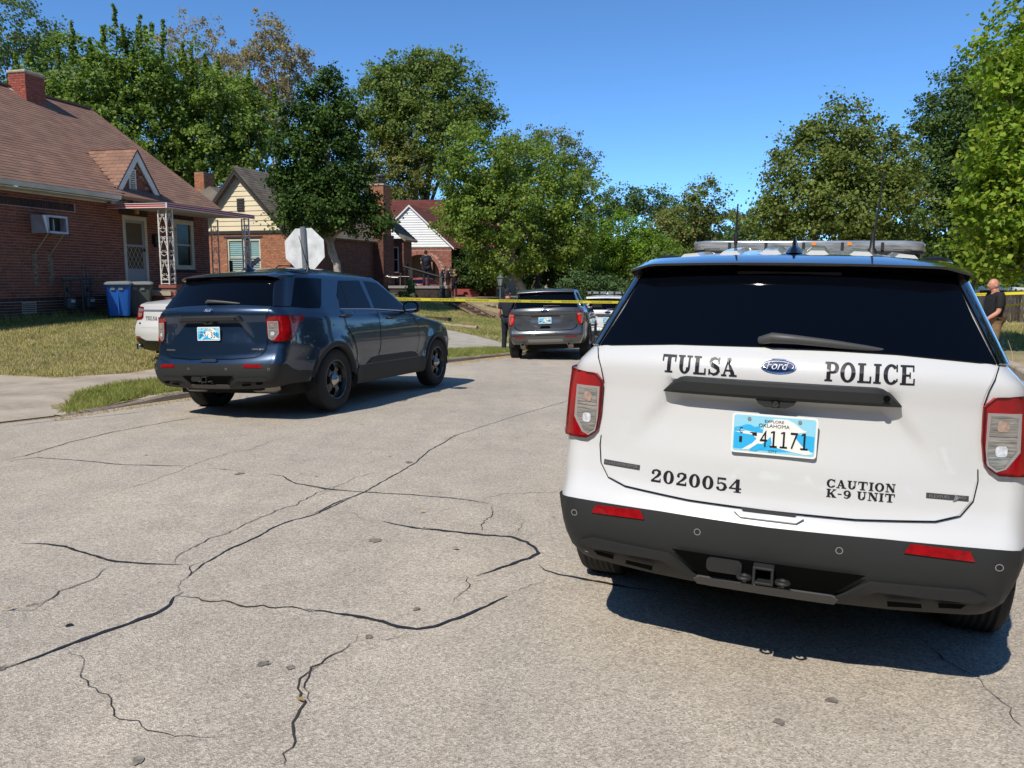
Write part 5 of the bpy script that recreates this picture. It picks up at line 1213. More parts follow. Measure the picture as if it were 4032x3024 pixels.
def slope_matrix(p0, p1, p2):
    """p0 eave start, p1 eave end, p2 a point up the slope above p0"""
    p0, p1, p2 = Vector(p0), Vector(p1), Vector(p2); x = (p1 - p0).normalized(); u = (p2 - p0); y = (u - x * u.dot(x)).normalized(); z = x.cross(y)
    m = Matrix.Identity(4)
    for i in range(3): m[i][0] = x[i]; m[i][1] = y[i]; m[i][2] = z[i]; m[i][3] = p0[i]
    return m
def thick_quad(name, pts, t, mat, par):
    """slab below a planar polygon"""
    pts = [Vector(p) for p in pts]; n = (pts[1] - pts[0]).cross(pts[2] - pts[1]).normalized()
    if n.z < 0: n = -n
    k = len(pts); V = pts + [p - n * t for p in pts]; F = [tuple(range(k)), tuple(range(2 * k - 1, k - 1, -1))] + [(i, (i + 1) % k, k + (i + 1) % k, k + i) for i in range(k)]
    mb = MB(); mb.add(V, F); return mb.build(name, mat, par)
# ------------------------------------------------ house 1: red brick, cross gable, awning
H1 = empty('brick_house', frame_matrix(13.91, (-9.73, 25.6, 0)), 'red brick house with brown shingle roof and a striped porch awning, at the left edge', 'house', 'brick houses along the street')
z0w, zt = .35, 3.55
door_h = (-3.89, -2.94, 1.2, 3.24); win_h = (-1.76, -.82, 1.80, 3.28); holes = [door_h, win_h]
w1 = slab_holes('wall', 'y', -15, -.03, z0w, 3.62, 0, holes, mortar, H1)
mb = MB(); mb.bx(-15, -.03, .2, 8.6, z0w, 3.6); mb.build('house_core', M('dark_interior', (.02, .018, .015), .9), H1) if False else None
brick_wall(w1, 'y', -15, -.03, 1.075, 3.17, 0, brick_red, holes)
brick_wall(w1, 'y', -5.5, -.03, 3.174, 3.56, 0, brick_red, holes, nmax=100)
brick_wall(w1, 'y', -15, -5.5, 3.385, 3.56, 0, brick_red, nmax=90)
brick_wall(w1, 'y', -9.2, -5.5, 3.185, 3.385, 0, brick_dark, nmax=60, soldier=True, name='soldier_brick')
brick_wall(w1, 'y', -4.0, -2.8, 3.25, 3.42, 0, brick_dark, nmax=30, soldier=True, name='soldier_brick', proud=.016)
brick_wall(w1, 'y', -1.85, -.72, 3.29, 3.45, 0, brick_dark, nmax=30, soldier=True, name='soldier_brick', proud=.016)
brick_wall(w1, 'y', -1.85, -.72, 1.70, 1.79, 0, brick_dark, nmax=30, soldier=True, name='soldier_brick', proud=.03)
brick_wall(w1, 'y', -15, -.03, .975, 1.073, 0, brick_dark, nmax=120, soldier=True, name='soldier_brick')
brick_wall(w1, 'y', -15, -.03, .36, .97, 0, brick_brown, [(-7.33, -6.92, .72, .95)], nmax=200)
# return wall at the far end and the gable above it
mb = MB(); mb.add([(-.03, 0.2, z0w), (-.03, 8.6, z0w), (-.03, 8.6, 3.6), (-.03, 4.3, 6.85), (-.03, .2, 3.6)], [(0, 1, 2, 3, 4)]); mb.build('end_wall', brick_red, H1)
mb = MB(); mb.add([(-15, 0.0, z0w), (-15, 8.6, z0w), (-15, 8.6, 3.6), (-15, 4.3, 6.85), (-15, .0, 3.6)], [(0, 1, 2, 3, 4)]); mb.bx(-15, -.03, 8.5, 8.6, z0w, 3.6); mb.build('rear_wall', brick_red, H1)
# crawl-space vent
mb = MB(); 
for k in range(5): mb.bx(-7.31, -6.94, -.005, .02, .735 + k * .044, .755 + k * .044)
mb.bx(-7.33, -6.92, .03, .05, .72, .95); mb.build('foundation_vent', trim_dark, H1)
# roof
ez, ey, rz_, ry_ = 3.70, -.42, 7.02, 4.3
rf1 = thick_quad('roof', [(-15.4, ey, ez), (.02, ey, ez), (.02, ry_, rz_), (-15.4, ry_, rz_)], .10, shingle_red, H1)
thick_quad('roof_back', [(-15.4, 9.0, ez), (.02, 9.0, ez), (.02, ry_, rz_), (-15.4, ry_, rz_)], .10, shingle_red, H1)
SM = slope_matrix((-15.4, ey, ez), (.02, ey, ez), (-15.4, ry_, rz_)); WL = math.hypot(ry_ - ey, rz_ - ez)
def hole_cross(x, y):          # leave out what the cross gable covers
    X = x - 15.4; Yc = ey + y * (ry_ - ey) / WL; Zc = ez + y * (rz_ - ez) / WL
    return not (Zc < 4.99 - abs(X + 3.30) * 1.33 + .0)
shingles(rf1, SM, 15.42, WL, shingle_red, clip=hole_cross)
mb = MB(); 
for k in range(26): 
    y = ey + (ry_ - ey) * k / 26; z = ez + (rz_ - ez) * k / 26; mb.box((.01, y + .1, z + .09), (.22, .24, .014), Matrix.Rotation(math.atan2(rz_ - ez, ry_ - ey), 3, 'X'))
mb.build('ridge_caps', shingle_red, rf1)
mb = MB(); mb.bx(-15.4, .02, ry_ - .12, ry_ + .12, rz_ - .03, rz_ + .03); mb.build('ridge', shingle_red, rf1)
# gutter and soffit left of the cross gable
mb = MB(); mb.prism([(ey - .10, ez - .015), (ey, ez - .015), (ey, ez - .12), (ey - .07, ez - .12), (ey - .10, ez - .05)], 'x', -15.4, -4.45); mb.build('gutter', gutter_m, H1)
mb = MB(); mb.bx(-15.4, -4.45, ey, 0, ez - .16, ez - .13); mb.build('soffit', gutter_m, H1)
mb = MB(); mb.bx(-15.4, -4.45, -.03, -.005, 3.50, ez - .16); mb.build('frieze', gutter_m, H1)
# cross gable over the door
gx, gz, gw = -3.30, 5.02, 1.12
def gclip(a, z): return z < gz - .12 - abs(a - gx) * 1.33
tri = [(gx - 1.1, .02, 3.56), (gx + 1.1, .02, 3.56), (gx, .02, gz - .08)]
cg = mobj('gable_wall', tri, [(0, 1, 2)], mortar, H1)
brick_wall(cg, 'y', gx - 1.1, gx + 1.1, 3.565, 5.0, 0.012, brick_red, [(-3.54, -3.26, 3.92, 4.52)], gclip, nmax=170)
e = bpy.data.objects.new('gable_louver', None); COL.objects.link(e); e.parent = H1
mb = MB(); mb.bx(-3.54, -3.50, -.03, .03, 3.93, 4.52); mb.bx(-3.30, -3.26, -.03, .03, 3.93, 4.52); mb.bx(-3.5, -3.3, -.03, .03, 4.47, 4.52); mb.bx(-3.5, -3.3, -.03, .03, 3.93, 3.98); mb.build('louver_frame', trim_white, e)
for k in range(8): MB().box((-3.40, -.005, 4.01 + k * .058), (.2, .05, .012), Matrix.Rotation(-.6, 3, 'X')).build('slat', trim_white, e)
MB().bx(-3.5, -3.3, .02, .03, 3.98, 4.47).build('louver_back', trim_dark, e)
brick_wall(cg, 'y', -3.53, -3.27, 3.80, 3.91, 0, brick_dark, nmax=8, soldier=True, name='soldier_brick')
MB().bx(-3.42, -3.34, -.03, .0, 3.60, 3.72).build('junction_box', door_grey, H1)
for s_ in (-1, 1):   # rakes: white board with dark drip edge, then the little roof
    a = Vector((gx, 0, gz)); b = Vector((gx + s_ * gw, 0, gz - gw * 1.33)); d = (b - a).normalized(); nrm = Vector((d.z, 0, -d.x)); nrm = nrm if nrm.z > 0 else -nrm
    mb = MB(); q = [a + nrm * .0, b + nrm * .0, b - nrm * .16, a - Vector((0, 0, .27))]
    mb.add([p + Vector((0, -.14, 0)) for p in q] + [p + Vector((0, -.10, 0)) for p in q], [(0, 1, 2, 3), (7, 6, 5, 4), (0, 4, 5, 1), (1, 5, 6, 2), (2, 6, 7, 3), (3, 7, 4, 0)]); mb.build('rake_board', trim_white, H1)
    mb = MB(); q = [a + nrm * .03, b + nrm * .03, b, a]; mb.add([p + Vector((0, -.16, 0)) for p in q] + [p + Vector((0, -.12, 0)) for p in q], [(0, 1, 2, 3), (7, 6, 5, 4), (0, 4, 5, 1), (1, 5, 6, 2), (2, 6, 7, 3), (3, 7, 4, 0)]); mb.build('drip_edge', trim_dark, H1)
    yb_ = (gz - ez) / ((rz_ - ez) / (ry_ - ey)) + ey
    A0 = Vector((gx, -.16, gz + .03)); B0 = Vector((gx + s_ * gw, -.16, gz + .03 - gw * 1.33)); C0 = Vector((gx, yb_ + .1, gz + .03)); 
    D0 = Vector((B0.x, ey + .12, B0.z))
    mb = MB(); mb.add([A0, B0, D0, C0], [(0, 1, 2, 3)]); r2 = mb.build('gable_roof', shingle_red, H1, fixn=False)
    if s_ < 0: SM2 = slope_matrix(D0 + (B0 - D0) * 0, B0, A0 + (D0 - B0)); 
    items = []; W2 = (A0 - B0).length; yd = Vector((0, 1, 0)); up = (A0 - B0).normalized(); nn = up.cross(yd); nn = nn if nn.z > 0 else -nn
    Rm = Matrix((yd, up, nn)).transposed()
    if Rm.determinant() < 0: Rm = Matrix((-yd, up, nn)).transposed()
    j = 0; y = 0
    while y < W2 - .05:
        zz = B0.z + (gz - B0.z) * y / W2; lim = ey + (zz + .02 - ez) * (ry_ - ey) / (rz_ - ez); t = -.16 - (.15 if j % 2 else 0)
        while t < lim:
            x0 = max(-.16, t); x1 = min(lim, t + .3)
            if x1 - x0 > .05: items.append((B0 + up * (y + .07) + Vector((0, (x0 + x1) / 2 + .16, 0)) + nn * .008, Rm @ Matrix.Rotation(-.05, 3, 'X'), (x1 - x0 - .006, .155, .01)))
            t += .3
        y += .135; j += 1
    pieces('shingle', r2, items, shingle_red, 80)
# chimney
ch = bpy.data.objects.new('chimney', None); COL.objects.link(ch); ch.parent = H1; cx0, cx1, cy0, cy1 = -3.06, -2.36, 3.66, 4.26
mb = MB(); mb.bx(cx0 + .012, cx1 - .012, cy0 + .012, cy1 - .012, 6.0, 7.38); mb.build('flue', mortar, ch)
brk = M('chimney_brick', (.3, .08, .05), .85, rnd=[(.30, .07, .042), (.36, .10, .06), (.26, .06, .04), (.33, .085, .055)], noise=(14, .3))
brick_wall(ch, 'y', cx0, cx1, 6.2, 7.36, cy0 + .012, brk, nmax=120); brick_wall(ch, 'x', cy0, cy1, 6.2, 7.36, cx0 + .012, brk, nmax=80)
mb = MB(); mb.bx(cx0 - .03, cx1 + .03, cy0 - .03, cy1 + .03, 7.375, 7.46); mb.build('chimney_cap', M('mortar_cap', (.50, .42, .30), .9, noise=(8, .3)), ch, bevel=.03)
mb = MB(); mb.add([(cx0 - .02, cy0 - .03, 6.50), (cx0 - .02, cy1, 7.05), (cx0 - .10, cy1, 7.03), (cx0 - .10, cy0 - .03, 6.50)], [(0, 1, 2, 3)]); mb.build('flashing', M('flashing', (.6, .62, .65), .4, metal=.3), ch)
# door
dr = bpy.data.objects.new('storm_door', None); COL.objects.link(dr); dr.parent = H1
mb = MB(); mb.bx(-3.89, -3.80, -.03, .08, 1.2, 3.24); mb.bx(-3.04, -2.94, -.03, .08, 1.2, 3.24); mb.bx(-3.80, -3.04, -.03, .08, 3.13, 3.24); mb.build('door_frame', cream, dr)
mb = MB(); mb.bx(-3.80, -3.75, -.005, .03, 1.2, 3.13); mb.bx(-3.12, -3.04, -.005, .03, 1.2, 3.13); mb.bx(-3.75, -3.12, -.005, .03, 3.05, 3.13); mb.bx(-3.75, -3.12, -.005, .03, 2.40, 2.46); mb.bx(-3.75, -3.12, -.005, .03, 1.2, 1.80); mb.build('door_leaf', door_grey, dr)
MB().bx(-3.75, -3.12, .012, .02, 1.80, 3.05).build('screen', screen_m, dr)
mb = MB()
for k in range(-3, 6):
    for s_ in (-1, 1):
        p = []; xa = -3.75 + k * .16; 
        t0 = (xa, 1.80); dx = .32 * s_; 
        xs0 = xa if s_ > 0 else xa + .32 
        a = Vector((xs0, 0, 1.80)); b = Vector((xs0 + .38 * s_, 0, 2.40))
        # clip to the panel
        def cl(a, b):
            t0_, t1_ = 0., 1.; d = b.x - a.x
            for lo, sg in ((-3.75, 1), (-3.12, -1)):
                if d * sg > 0: t0_ = max(t0_, (lo - a.x) / d)
                else: t1_ = min(t1_, (lo - a.x) / d)
            return (a + (b - a) * t0_, a + (b - a) * t1_) if t1_ - t0_ > .02 else None
        q = cl(a, b)
        if q: mb.tube([q[0] + Vector((0, -.012, 0)), q[1] + Vector((0, -.012, 0))], .006, 4)
mb.build('lattice', cream, dr)
MB().bx(-3.10, -3.07, -.05, -.005, 2.28, 2.36).build('door_latch', iron_black, dr)
MB().box((-3.36, -.06, 3.36), (.10, .10, .12)).build('porch_light', M('lamp_glass_orange', (.55, .28, .14), .4), H1, bevel=.02)
# window
window(H1, 'y', -1.76, -.82, 1.80, 3.28, 0, -1, cream, M('curtained_pane', (.022, .028, .024), .12, spec=.25, noise=(4, .6)), True, .13)
n_ = 0
for chs, zc in (('1', 2.98), ('3', 2.86), ('4', 2.74), ('6', 2.62)):
    fl, wd = font_text(chs, .085, .05); mobj('house_number', [(-1.72 + p[0], -.028, zc + p[1] - .04) for p in fl[0]], fl[1], M('number_brown', (.20, .10, .04), .6), H1)
mb = MB(); mb.bx(-2.72, -2.50, -.12, -.0, 2.50, 2.78); mb.build('mailbox', iron_black, H1, bevel=.02)
MB().bx(-2.66, -2.56, -.09, -.02, 2.42, 2.50).build('mailbox_slot', iron_black, H1)
# window air-conditioner shroud
ac = bpy.data.objects.new('air_conditioner', None); COL.objects.link(ac); ac.parent = H1
acm = M('galvanised_steel', (.42, .46, .52), .5, metal=.2, noise=(4, .12))
mb = MB(); 
def Q(y0_, y1_, z): return y0_ + (y1_ - y0_) * (z - 2.58) / .42
mb.add([(-6.90, 0, 3.02), (-6.95, -.45, 2.98), (-6.90, -.53, 2.58), (-6.90, 0, 2.58)], [(0, 1, 2, 3)]); mb.build('shroud_side', acm, ac, fixn=False)
mb = MB(); mb.add([(-6.90, 0, 3.02), (-6.30, 0, 3.02), (-6.30, -.42, 3.0), (-6.95, -.42, 2.98)], [(0, 1, 2, 3)]); mb.build('shroud_top', acm, ac, fixn=False)
mb = MB(); y_ = -.46
for a in ((-6.92, -6.87, 2.58, 3.0), (-6.35, -6.30, 2.58, 3.0), (-6.87, -6.35, 2.95, 3.0), (-6.87, -6.35, 2.58, 2.63)): mb.bx(a[0], a[1], y_ - .03, y_ + .03, a[2], a[3])
mb.build('grille_frame', acm, ac)
mb = MB(); mb.add([(-6.985, -.43, 2.99), (-6.92, -.475, 2.99), (-6.92, -.50, 2.58), (-6.935, -.49, 2.58)], [(0, 1, 2, 3)]); mb.build('shroud_highlight', M('highlight_white', (.8, .8, .78), .5), ac, fixn=False)  # white strip paints a highlight along the shroud's outer corner
MB().bx(-6.87, -6.35, -.3, -.28, 2.63, 2.95).build('grille', M('grille_dark', (.035, .035, .03), .6, noise=(60, .4)), ac)
MB().bx(-6.32, -6.30, -.43, 0, 2.58, 3.0).build('shroud_side', acm, ac); MB().bx(-6.60, -6.57, -.35, -.30, 2.63, 2.93).build('mullion', acm, ac)
for x in (-6.85, -6.38): MB().tube([(x, -.42, 2.57), (x, -.005, 2.12)], .014, 6).build('bracket', M('bracket_paint', (.40, .36, .26), .7), ac)
for x in (-6.88, -6.42):   # water stains under the brackets
    V = []; rg = random.Random(5)
    for k in range(12): w = .06 + rg.uniform(-.01, .02) - k * .001; V += [(x - w, -.0135, 2.10 - k * .07), (x + w, -.0135, 2.10 - k * .07)]
    mobj('lime_stain', V, [(2 * k, 2 * k + 1, 2 * k + 3, 2 * k + 2) for k in range(11)], M('lime_stain', (.20, .16, .11), .95, noise=(16, .6)), H1)
# porch: slab, pier, awning, scroll posts
mb = MB(); mb.bx(-4.45, -.2, -1.85, -.02, 1.08, 1.19); mb.build('porch_slab', concrete, H1)
pb = MB().bx(-4.40, -.25, -1.80, -.03, .3, 1.08).build('porch_base', mortar_d, H1)
brick_wall(pb, 'x', -1.80, -.03, .4, 1.08, -4.40, brick_red, nmax=60); brick_wall(pb, 'y', -4.40, -.25, .4, 1.08, -1.80, brick_red, nmax=60)
pr = MB().bx(-4.36, -3.92, -1.95, -1.50, .35, 1.28).build('brick_pier', mortar_d, H1)
brick_wall(pr, 'x', -1.95, -1.50, .4, 1.26, -4.36, brick_mix, nmax=60); brick_wall(pr, 'y', -4.36, -3.92, .4, 1.26, -1.95, brick_mix, nmax=60)
MB().bx(-4.40, -3.88, -1.99, -1.46, 1.283, 1.36).build('pier_cap', M('red_capstone', (.26, .08, .06), .8), H1)
aw = bpy.data.objects.new('awning', None); COL.objects.link(aw); aw.parent = H1
A_ = dict(x0=-4.42, x1=-.30, y0=-1.84, y1=-.02, z=3.47)
thick_quad('awning_panel', [(A_['x0'] + .03, A_['y0'] + .03, A_['z'] - .05), (A_['x1'], A_['y0'] + .03, A_['z'] - .05), (A_['x1'], A_['y1'], A_['z'] - .02), (A_['x0'] + .03, A_['y1'], A_['z'] - .02)], .03, awn_soffit, aw)
def fascia(p, q, nrm):
    p, q, nrm = Vector(p), Vector(q), Vector(nrm)
    for k, (za, zb_, m, o_) in enumerate(((.0, .012, awn_white, .014), (.012, .052, awn_red, .0), (.052, .064, awn_white, .010), (.064, .104, awn_red, .0), (.104, .122, awn_white, .014))):
        mb = MB(); z1_ = A_['z'] + .012 - za; z0_ = A_['z'] + .012 - zb_
        a, b = p + nrm * o_, q + nrm * o_; c, d = p - nrm * .02, q - nrm * .02
        mb.add([(a.x, a.y, z0_), (b.x, b.y, z0_), (b.x, b.y, z1_), (a.x, a.y, z1_), (c.x, c.y, z0_), (d.x, d.y, z0_), (d.x, d.y, z1_), (c.x, c.y, z1_)], [(0, 1, 2, 3), (5, 4, 7, 6), (3, 2, 6, 7), (4, 5, 1, 0), (1, 5, 6, 2), (4, 0, 3, 7)])
        mb.build('red_stripe' if m is awn_red else 'white_stripe', m, aw)
fascia((A_['x0'], A_['y1'], 0), (A_['x0'], A_['y0'], 0), (-1, 0, 0)); fascia((A_['x0'], A_['y0'], 0), (A_['x1'], A_['y0'], 0), (0, -1, 0))
MB().bx(A_['x0'] - .018, A_['x0'] + .01, A_['y0'] - .018, A_['y0'] + .012, A_['z'] - .115, A_['z'] + .016).build('corner_cap', awn_white, aw)
def scroll_panel(mb, p, dirv, w, z0, z1):
    """S-scrolls between two bars; p base corner, dirv unit horizontal"""
    p, dirv = Vector(p), Vector(dirv); n = max(1, round((z1 - z0) / .62)); hh = (z1 - z0) / n
    def spiral(cx, cz, r, a0, a1, k=10):
        return [(cx + r * (1 - .72 * i / k) * math.cos(a0 + (a1 - a0) * i / k), cz + r * (1 - .72 * i / k) * math.sin(a0 + (a1 - a0) * i / k)) for i in range(k + 1)]
    for i in range(n):
        b = z0 + i * hh; mid = w / 2
        for s_, zb_ in ((1, b), ):
            # lyre: wide bowl narrowing upward with curls
            L = [(mid, b + .02), (w * .18, b + .06), (w * .06, b + .16), (w * .16, b + .28), (w * .40, b + .42), (w * .46, b + .52)]
            for mir in (0, 1):
                q = [((w - x) if mir else x, z) for x, z in L]
                mb.tube([p + dirv * x + Vector((0, 0, z)) for x, z in q], .009, 5)
                for (cx, cz, r, a0, a1) in ((w * .30, b + .15, w * .20, math.pi, math.pi + 4.6), (w * .22, b + .37, w * .15, 0, 4.8), (w * .26, b + .50, w * .17, -math.pi / 2, 4.0)):
                    sp = spiral(cx, cz, r, a0, a1); sp = [((w - x) if mir else x, z) for x, z in sp]
                    mb.tube([p + dirv * x + Vector((0, 0, z)) for x, z in sp], .008, 5)
def iron_post(par, x, y, z0, z1, dx, dy, w=.26):
    """corner post: three bars with scroll panels along +dx and +dy"""
    e = bpy.data.objects.new('porch_post', None); COL.objects.link(e); e.parent = par
    pts = [(x, y)] + ([(x + dx * w, y)] if dx else []) + ([(x, y + dy * w)] if dy else [])
    for a, b in pts: MB().bx(a - .016, a + .016, b - .016, b + .016, z0, z1).build('post_bar', iron, e)
    for a, b in pts[1:]:
        d = Vector((a - x, b - y, 0)).normalized(); mb = MB(); scroll_panel(mb, (x, y, 0), d, w, z0 + .12, z1 - .05); mb.build('scroll_work', iron, e, True)
        for zz in (z0 + .02, z0 + .12, z1 - .02): MB().tube([Vector((x, y, zz)), Vector((a, b, zz))], .012, 4).build('cross_bar', iron, e)
iron_post(H1, -4.30, -1.72, 1.37, 3.37, 1, 1, .24)
iron_post(H1, -.45, -1.72, 1.20, 3.37, -1, 1, .24)
iron_post(H1, -.24, -.25, 1.20, 3.37, 0, -1, .24)
mb = MB(); mb.box((-.1, -1.3, 1.78), (.09, 1.3, .12), Matrix.Rotation(-.62, 3, 'X')); mb.build('stair_rail', M('pale_rail', (.45, .43, .38), .7), H1)
mb = MB(); mb.bx(-.14, -.06, -.85, -.77, .4, 2.1); mb.build('rail_post', wood_dark, H1)
# ------------------------------------------------ house 2: tan brick, cream gable
H2 = empty('brick_house', frame_matrix(19, (-9.23, 33.0, 0)), 'tan brick house with a cream sided gable behind the dark evergreen', 'house', 'brick houses along the street')
w2 = slab_holes('wall', 'x', 0, 4.75, .3, 3.44, 0, [(1.42, 3.14, 1.65, 3.22)], mortar, H2, .2, -1)
brick_wall(w2, 'x', 0, 4.75, .4, 3.43, 0, brick_tan, [(1.42, 3.14, 1.65, 3.22)], nmax=300)
MB().bx(.06, .18, 1.42, 3.14, 1.65, 3.22).build('window_recess', trim_dark, H2)
window(H2, 'x', 2.22, 3.10, 1.67, 3.18, .03, -1, cream, blind, True, .07); window(H2, 'x', 1.44, 2.02, 1.67, 3.18, .03, -1, cream, blind, True, .07)
for (c0, c1) in ((2.30, 3.02), (1.51, 1.95)):
    for k in range(16): MB().box((.058, (c0 + c1) / 2, 1.80 + k * .084), (.01, c1 - c0, .05), Matrix.Rotation(.5, 3, 'Y')).build('blind_slat', M('blind_slat', (.30, .44, .43), .5), H2)
MB().bx(-.02, .03, 1.30, 3.26, 3.22, 3.30).build('lintel', trim_dark, H2)
gp = (2.38, 5.97)                    # gable peak (Y, Z)
gw2 = mobj('gable_wall', [(.03, -.02, 3.5), (.03, 4.70, 3.5), (.03, gp[0], gp[1])], [(0, 1, 2)], trim_dark, H2)
z = 3.53
while z < 5.85:
    zt_ = min(z + .19, 5.9)
    def ext(zz): return (-.0 + (zz - 3.5) / 2.47 * gp[0], 4.66 - (zz - 3.5) / 2.47 * (4.66 - gp[0]))
    a0, a1 = ext(z); b0, b1 = ext(z + .205)
    if b1 > b0: 
        mb = MB(); mb.add([(-.035, a0, z), (-.035, a1, z), (-.01, b1, z + .205), (-.01, b0, z + .205), (.02, a0, z), (.02, a1, z), (.02, b1, z + .205), (.02, b0, z + .205)], [(0, 1, 2, 3), (0, 4, 5, 1), (2, 6, 7, 3), (1, 5, 6, 2), (0, 3, 7, 4)]); mb.build('siding_board', siding_cream, gw2)
    z += .205
MB().bx(-.06, .0, -.1, 4.75, 3.40, 3.52).build('trim_board', trim_dark, H2)
e = bpy.data.objects.new('gable_louver', None); COL.objects.link(e); e.parent = H2
MB().bx(-.06, -.03, 2.14, 2.50, 4.34, 4.86).build('louver_frame', trim_dark, e)
for k in range(7): MB().box((-.07, 2.32, 4.40 + k * .065), (.04, .28, .012), Matrix.Rotation(.6, 3, 'Y')).build('slat', M('louver_slat', (.10, .09, .09), .6), e)
R2 = 9.2
for s_, yb2, zb2 in ((-1, -.22, 3.36), (1, 4.88, 3.30)):
    q = [(-.30, yb2, zb2), (R2, yb2, zb2), (R2, gp[0], gp[1] + .10), (-.30, gp[0], gp[1] + .10)]
    r_ = thick_quad('roof', q, .10, shingle_grey, H2)
    if s_ < 0: shingles(r_, slope_matrix(q[0], q[1], q[3]), R2 + .3, math.hypot(gp[0] - yb2, gp[1] + .1 - zb2), shingle_grey, nmax=200, ex=.15)
    mb = MB(); a = Vector((-.30, gp[0], gp[1] + .09)); b = Vector((-.30, yb2, zb2 - .01))
    mb.add([a, b, b - Vector((0, 0, .22)), a - Vector((0, 0, .24)), a + Vector((.06, 0, 0)), b + Vector((.06, 0, 0)), b + Vector((.06, 0, -.22)), a + Vector((.06, 0, -.24))], [(0, 1, 2, 3), (7, 6, 5, 4), (0, 4, 5, 1), (1, 5, 6, 2), (2, 6, 7, 3), (3, 7, 4, 0)]); mb.build('rake_board', trim_dark, H2)
# street face, porch recess, wing and big chimney
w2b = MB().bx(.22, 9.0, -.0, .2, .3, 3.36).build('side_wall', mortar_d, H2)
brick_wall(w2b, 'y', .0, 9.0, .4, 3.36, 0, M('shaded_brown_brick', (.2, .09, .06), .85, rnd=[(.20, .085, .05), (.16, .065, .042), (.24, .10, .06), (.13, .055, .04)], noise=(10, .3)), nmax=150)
mb = MB(); mb.bx(.2, 9.4, 4.5, 10.5, .3, 3.4); mb.build('main_block', brick_tan, H2)
for s_, yy in ((-1, 2.2), (1, 11.3)):
    thick_quad('main_roof', [(2.0, yy, 3.3), (9.8, yy, 3.3), (9.8, 6.8, 5.9), (3.5, 6.8, 5.9)], .1, shingle_grey, H2)
thick_quad('hip_roof', [(2.0, 2.2, 3.3), (2.0, 11.3, 3.3), (3.5, 6.8, 5.9)], .05, shingle_grey, H2)
c2 = MB().bx(3.6, 4.3, 7.2, 7.75, 4.0, 6.6).build('chimney', mortar_d, H2); brick_wall(c2, 'x', 7.2, 7.75, 4.4, 6.6, 3.6, brick_tan, nmax=60); brick_wall(c2, 'y', 3.6, 4.3, 4.4, 6.6, 7.2, brick_tan, nmax=60)
c3 = MB().bx(7.05, 8.2, -.55, -.02, .3, 3.7).build('chimney', mortar_d, H2); mb = MB(); mb.bx(7.25, 8.0, -.5, .2, 3.7, 6.12); c3b = mb.build('chimney_stack', mortar_d, H2)
brb = M('dark_brown_brick', (.16, .06, .04), .85, rnd=[(.15, .055, .04), (.20, .08, .05), (.11, .045, .035)], noise=(8, .4))  # darker brick for the lower chimney and the wing walls
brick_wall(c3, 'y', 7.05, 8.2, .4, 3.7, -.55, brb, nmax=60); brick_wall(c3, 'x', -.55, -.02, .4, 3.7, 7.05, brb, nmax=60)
brick_wall(c3b, 'y', 7.25, 8.0, 3.7, 6.1, -.5, brick_tan, nmax=60); brick_wall(c3b, 'x', -.5, .2, 3.7, 6.1, 7.25, brick_tan, nmax=60)
MB().bx(7.2, 8.05, -.55, .25, 6.12, 6.2).build('chimney_crown', concrete, H2)
mb = MB(); Tm = Matrix.Translation((7.62, -.15, 6.2)); mb.lathe([(.10, 0), (.14, .10), (.22, .14), (.24, .16)], 16, Tm); mb.lathe([(.22, .24), (.225, .27), (.24, .27), (.24, .24)], 16, Tm); mb.lathe([(.24, .36), (.26, .42), (.20, .50), (0, .52)], 16, Tm)
for k in range(8): a = k * math.pi / 4; mb.tube([Tm @ Vector((.225 * math.cos(a), .225 * math.sin(a), .15)), Tm @ Vector((.225 * math.cos(a), .225 * math.sin(a), .38))], .012, 4)
mb.build('chimney_cap', M('cap_metal', (.12, .12, .12), .4, metal=.6), H2)
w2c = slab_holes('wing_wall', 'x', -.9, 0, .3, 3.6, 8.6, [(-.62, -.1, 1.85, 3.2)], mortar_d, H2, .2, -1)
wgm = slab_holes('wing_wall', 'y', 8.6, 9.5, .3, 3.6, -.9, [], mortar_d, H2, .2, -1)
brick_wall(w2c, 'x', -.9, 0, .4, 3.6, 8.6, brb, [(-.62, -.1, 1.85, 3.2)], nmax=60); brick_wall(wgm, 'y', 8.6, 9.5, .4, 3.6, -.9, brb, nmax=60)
window(H2, 'x', -.6, -.12, 1.87, 3.18, 8.63, -1, trim_white, win_dark, True, .06)
qq = [(8.35, -1.15, 3.5), (9.75, -1.15, 3.5), (9.75, .5, 4.9), (8.35, .5, 4.9)]; r_ = thick_quad('wing_roof', qq, .1, shingle_grey, H2); shingles(r_, slope_matrix(qq[0], qq[1], qq[3]), 1.4, 2.16, shingle_grey, nmax=100, ex=.15)
(fl, wd) = font_text('34', .12, .2)
# ------------------------------------------------ house 3: white gable, brick arch
H3 = empty('brick_house', frame_matrix(12, (-7.23, 54.0, 0)), 'brick house with a white gable over an arched porch where officers stand', 'house', 'brick houses along the street')
cxa, ra, zs_ = -.95, 1.42, 1.75
def arch_in(a, z): return abs(a - cxa) < ra and (z < zs_ or ((a - cxa) / ra) ** 2 + ((z - zs_) / 1.42) ** 2 < 1)
def arch_clip(a, z): return not arch_in(a, z)
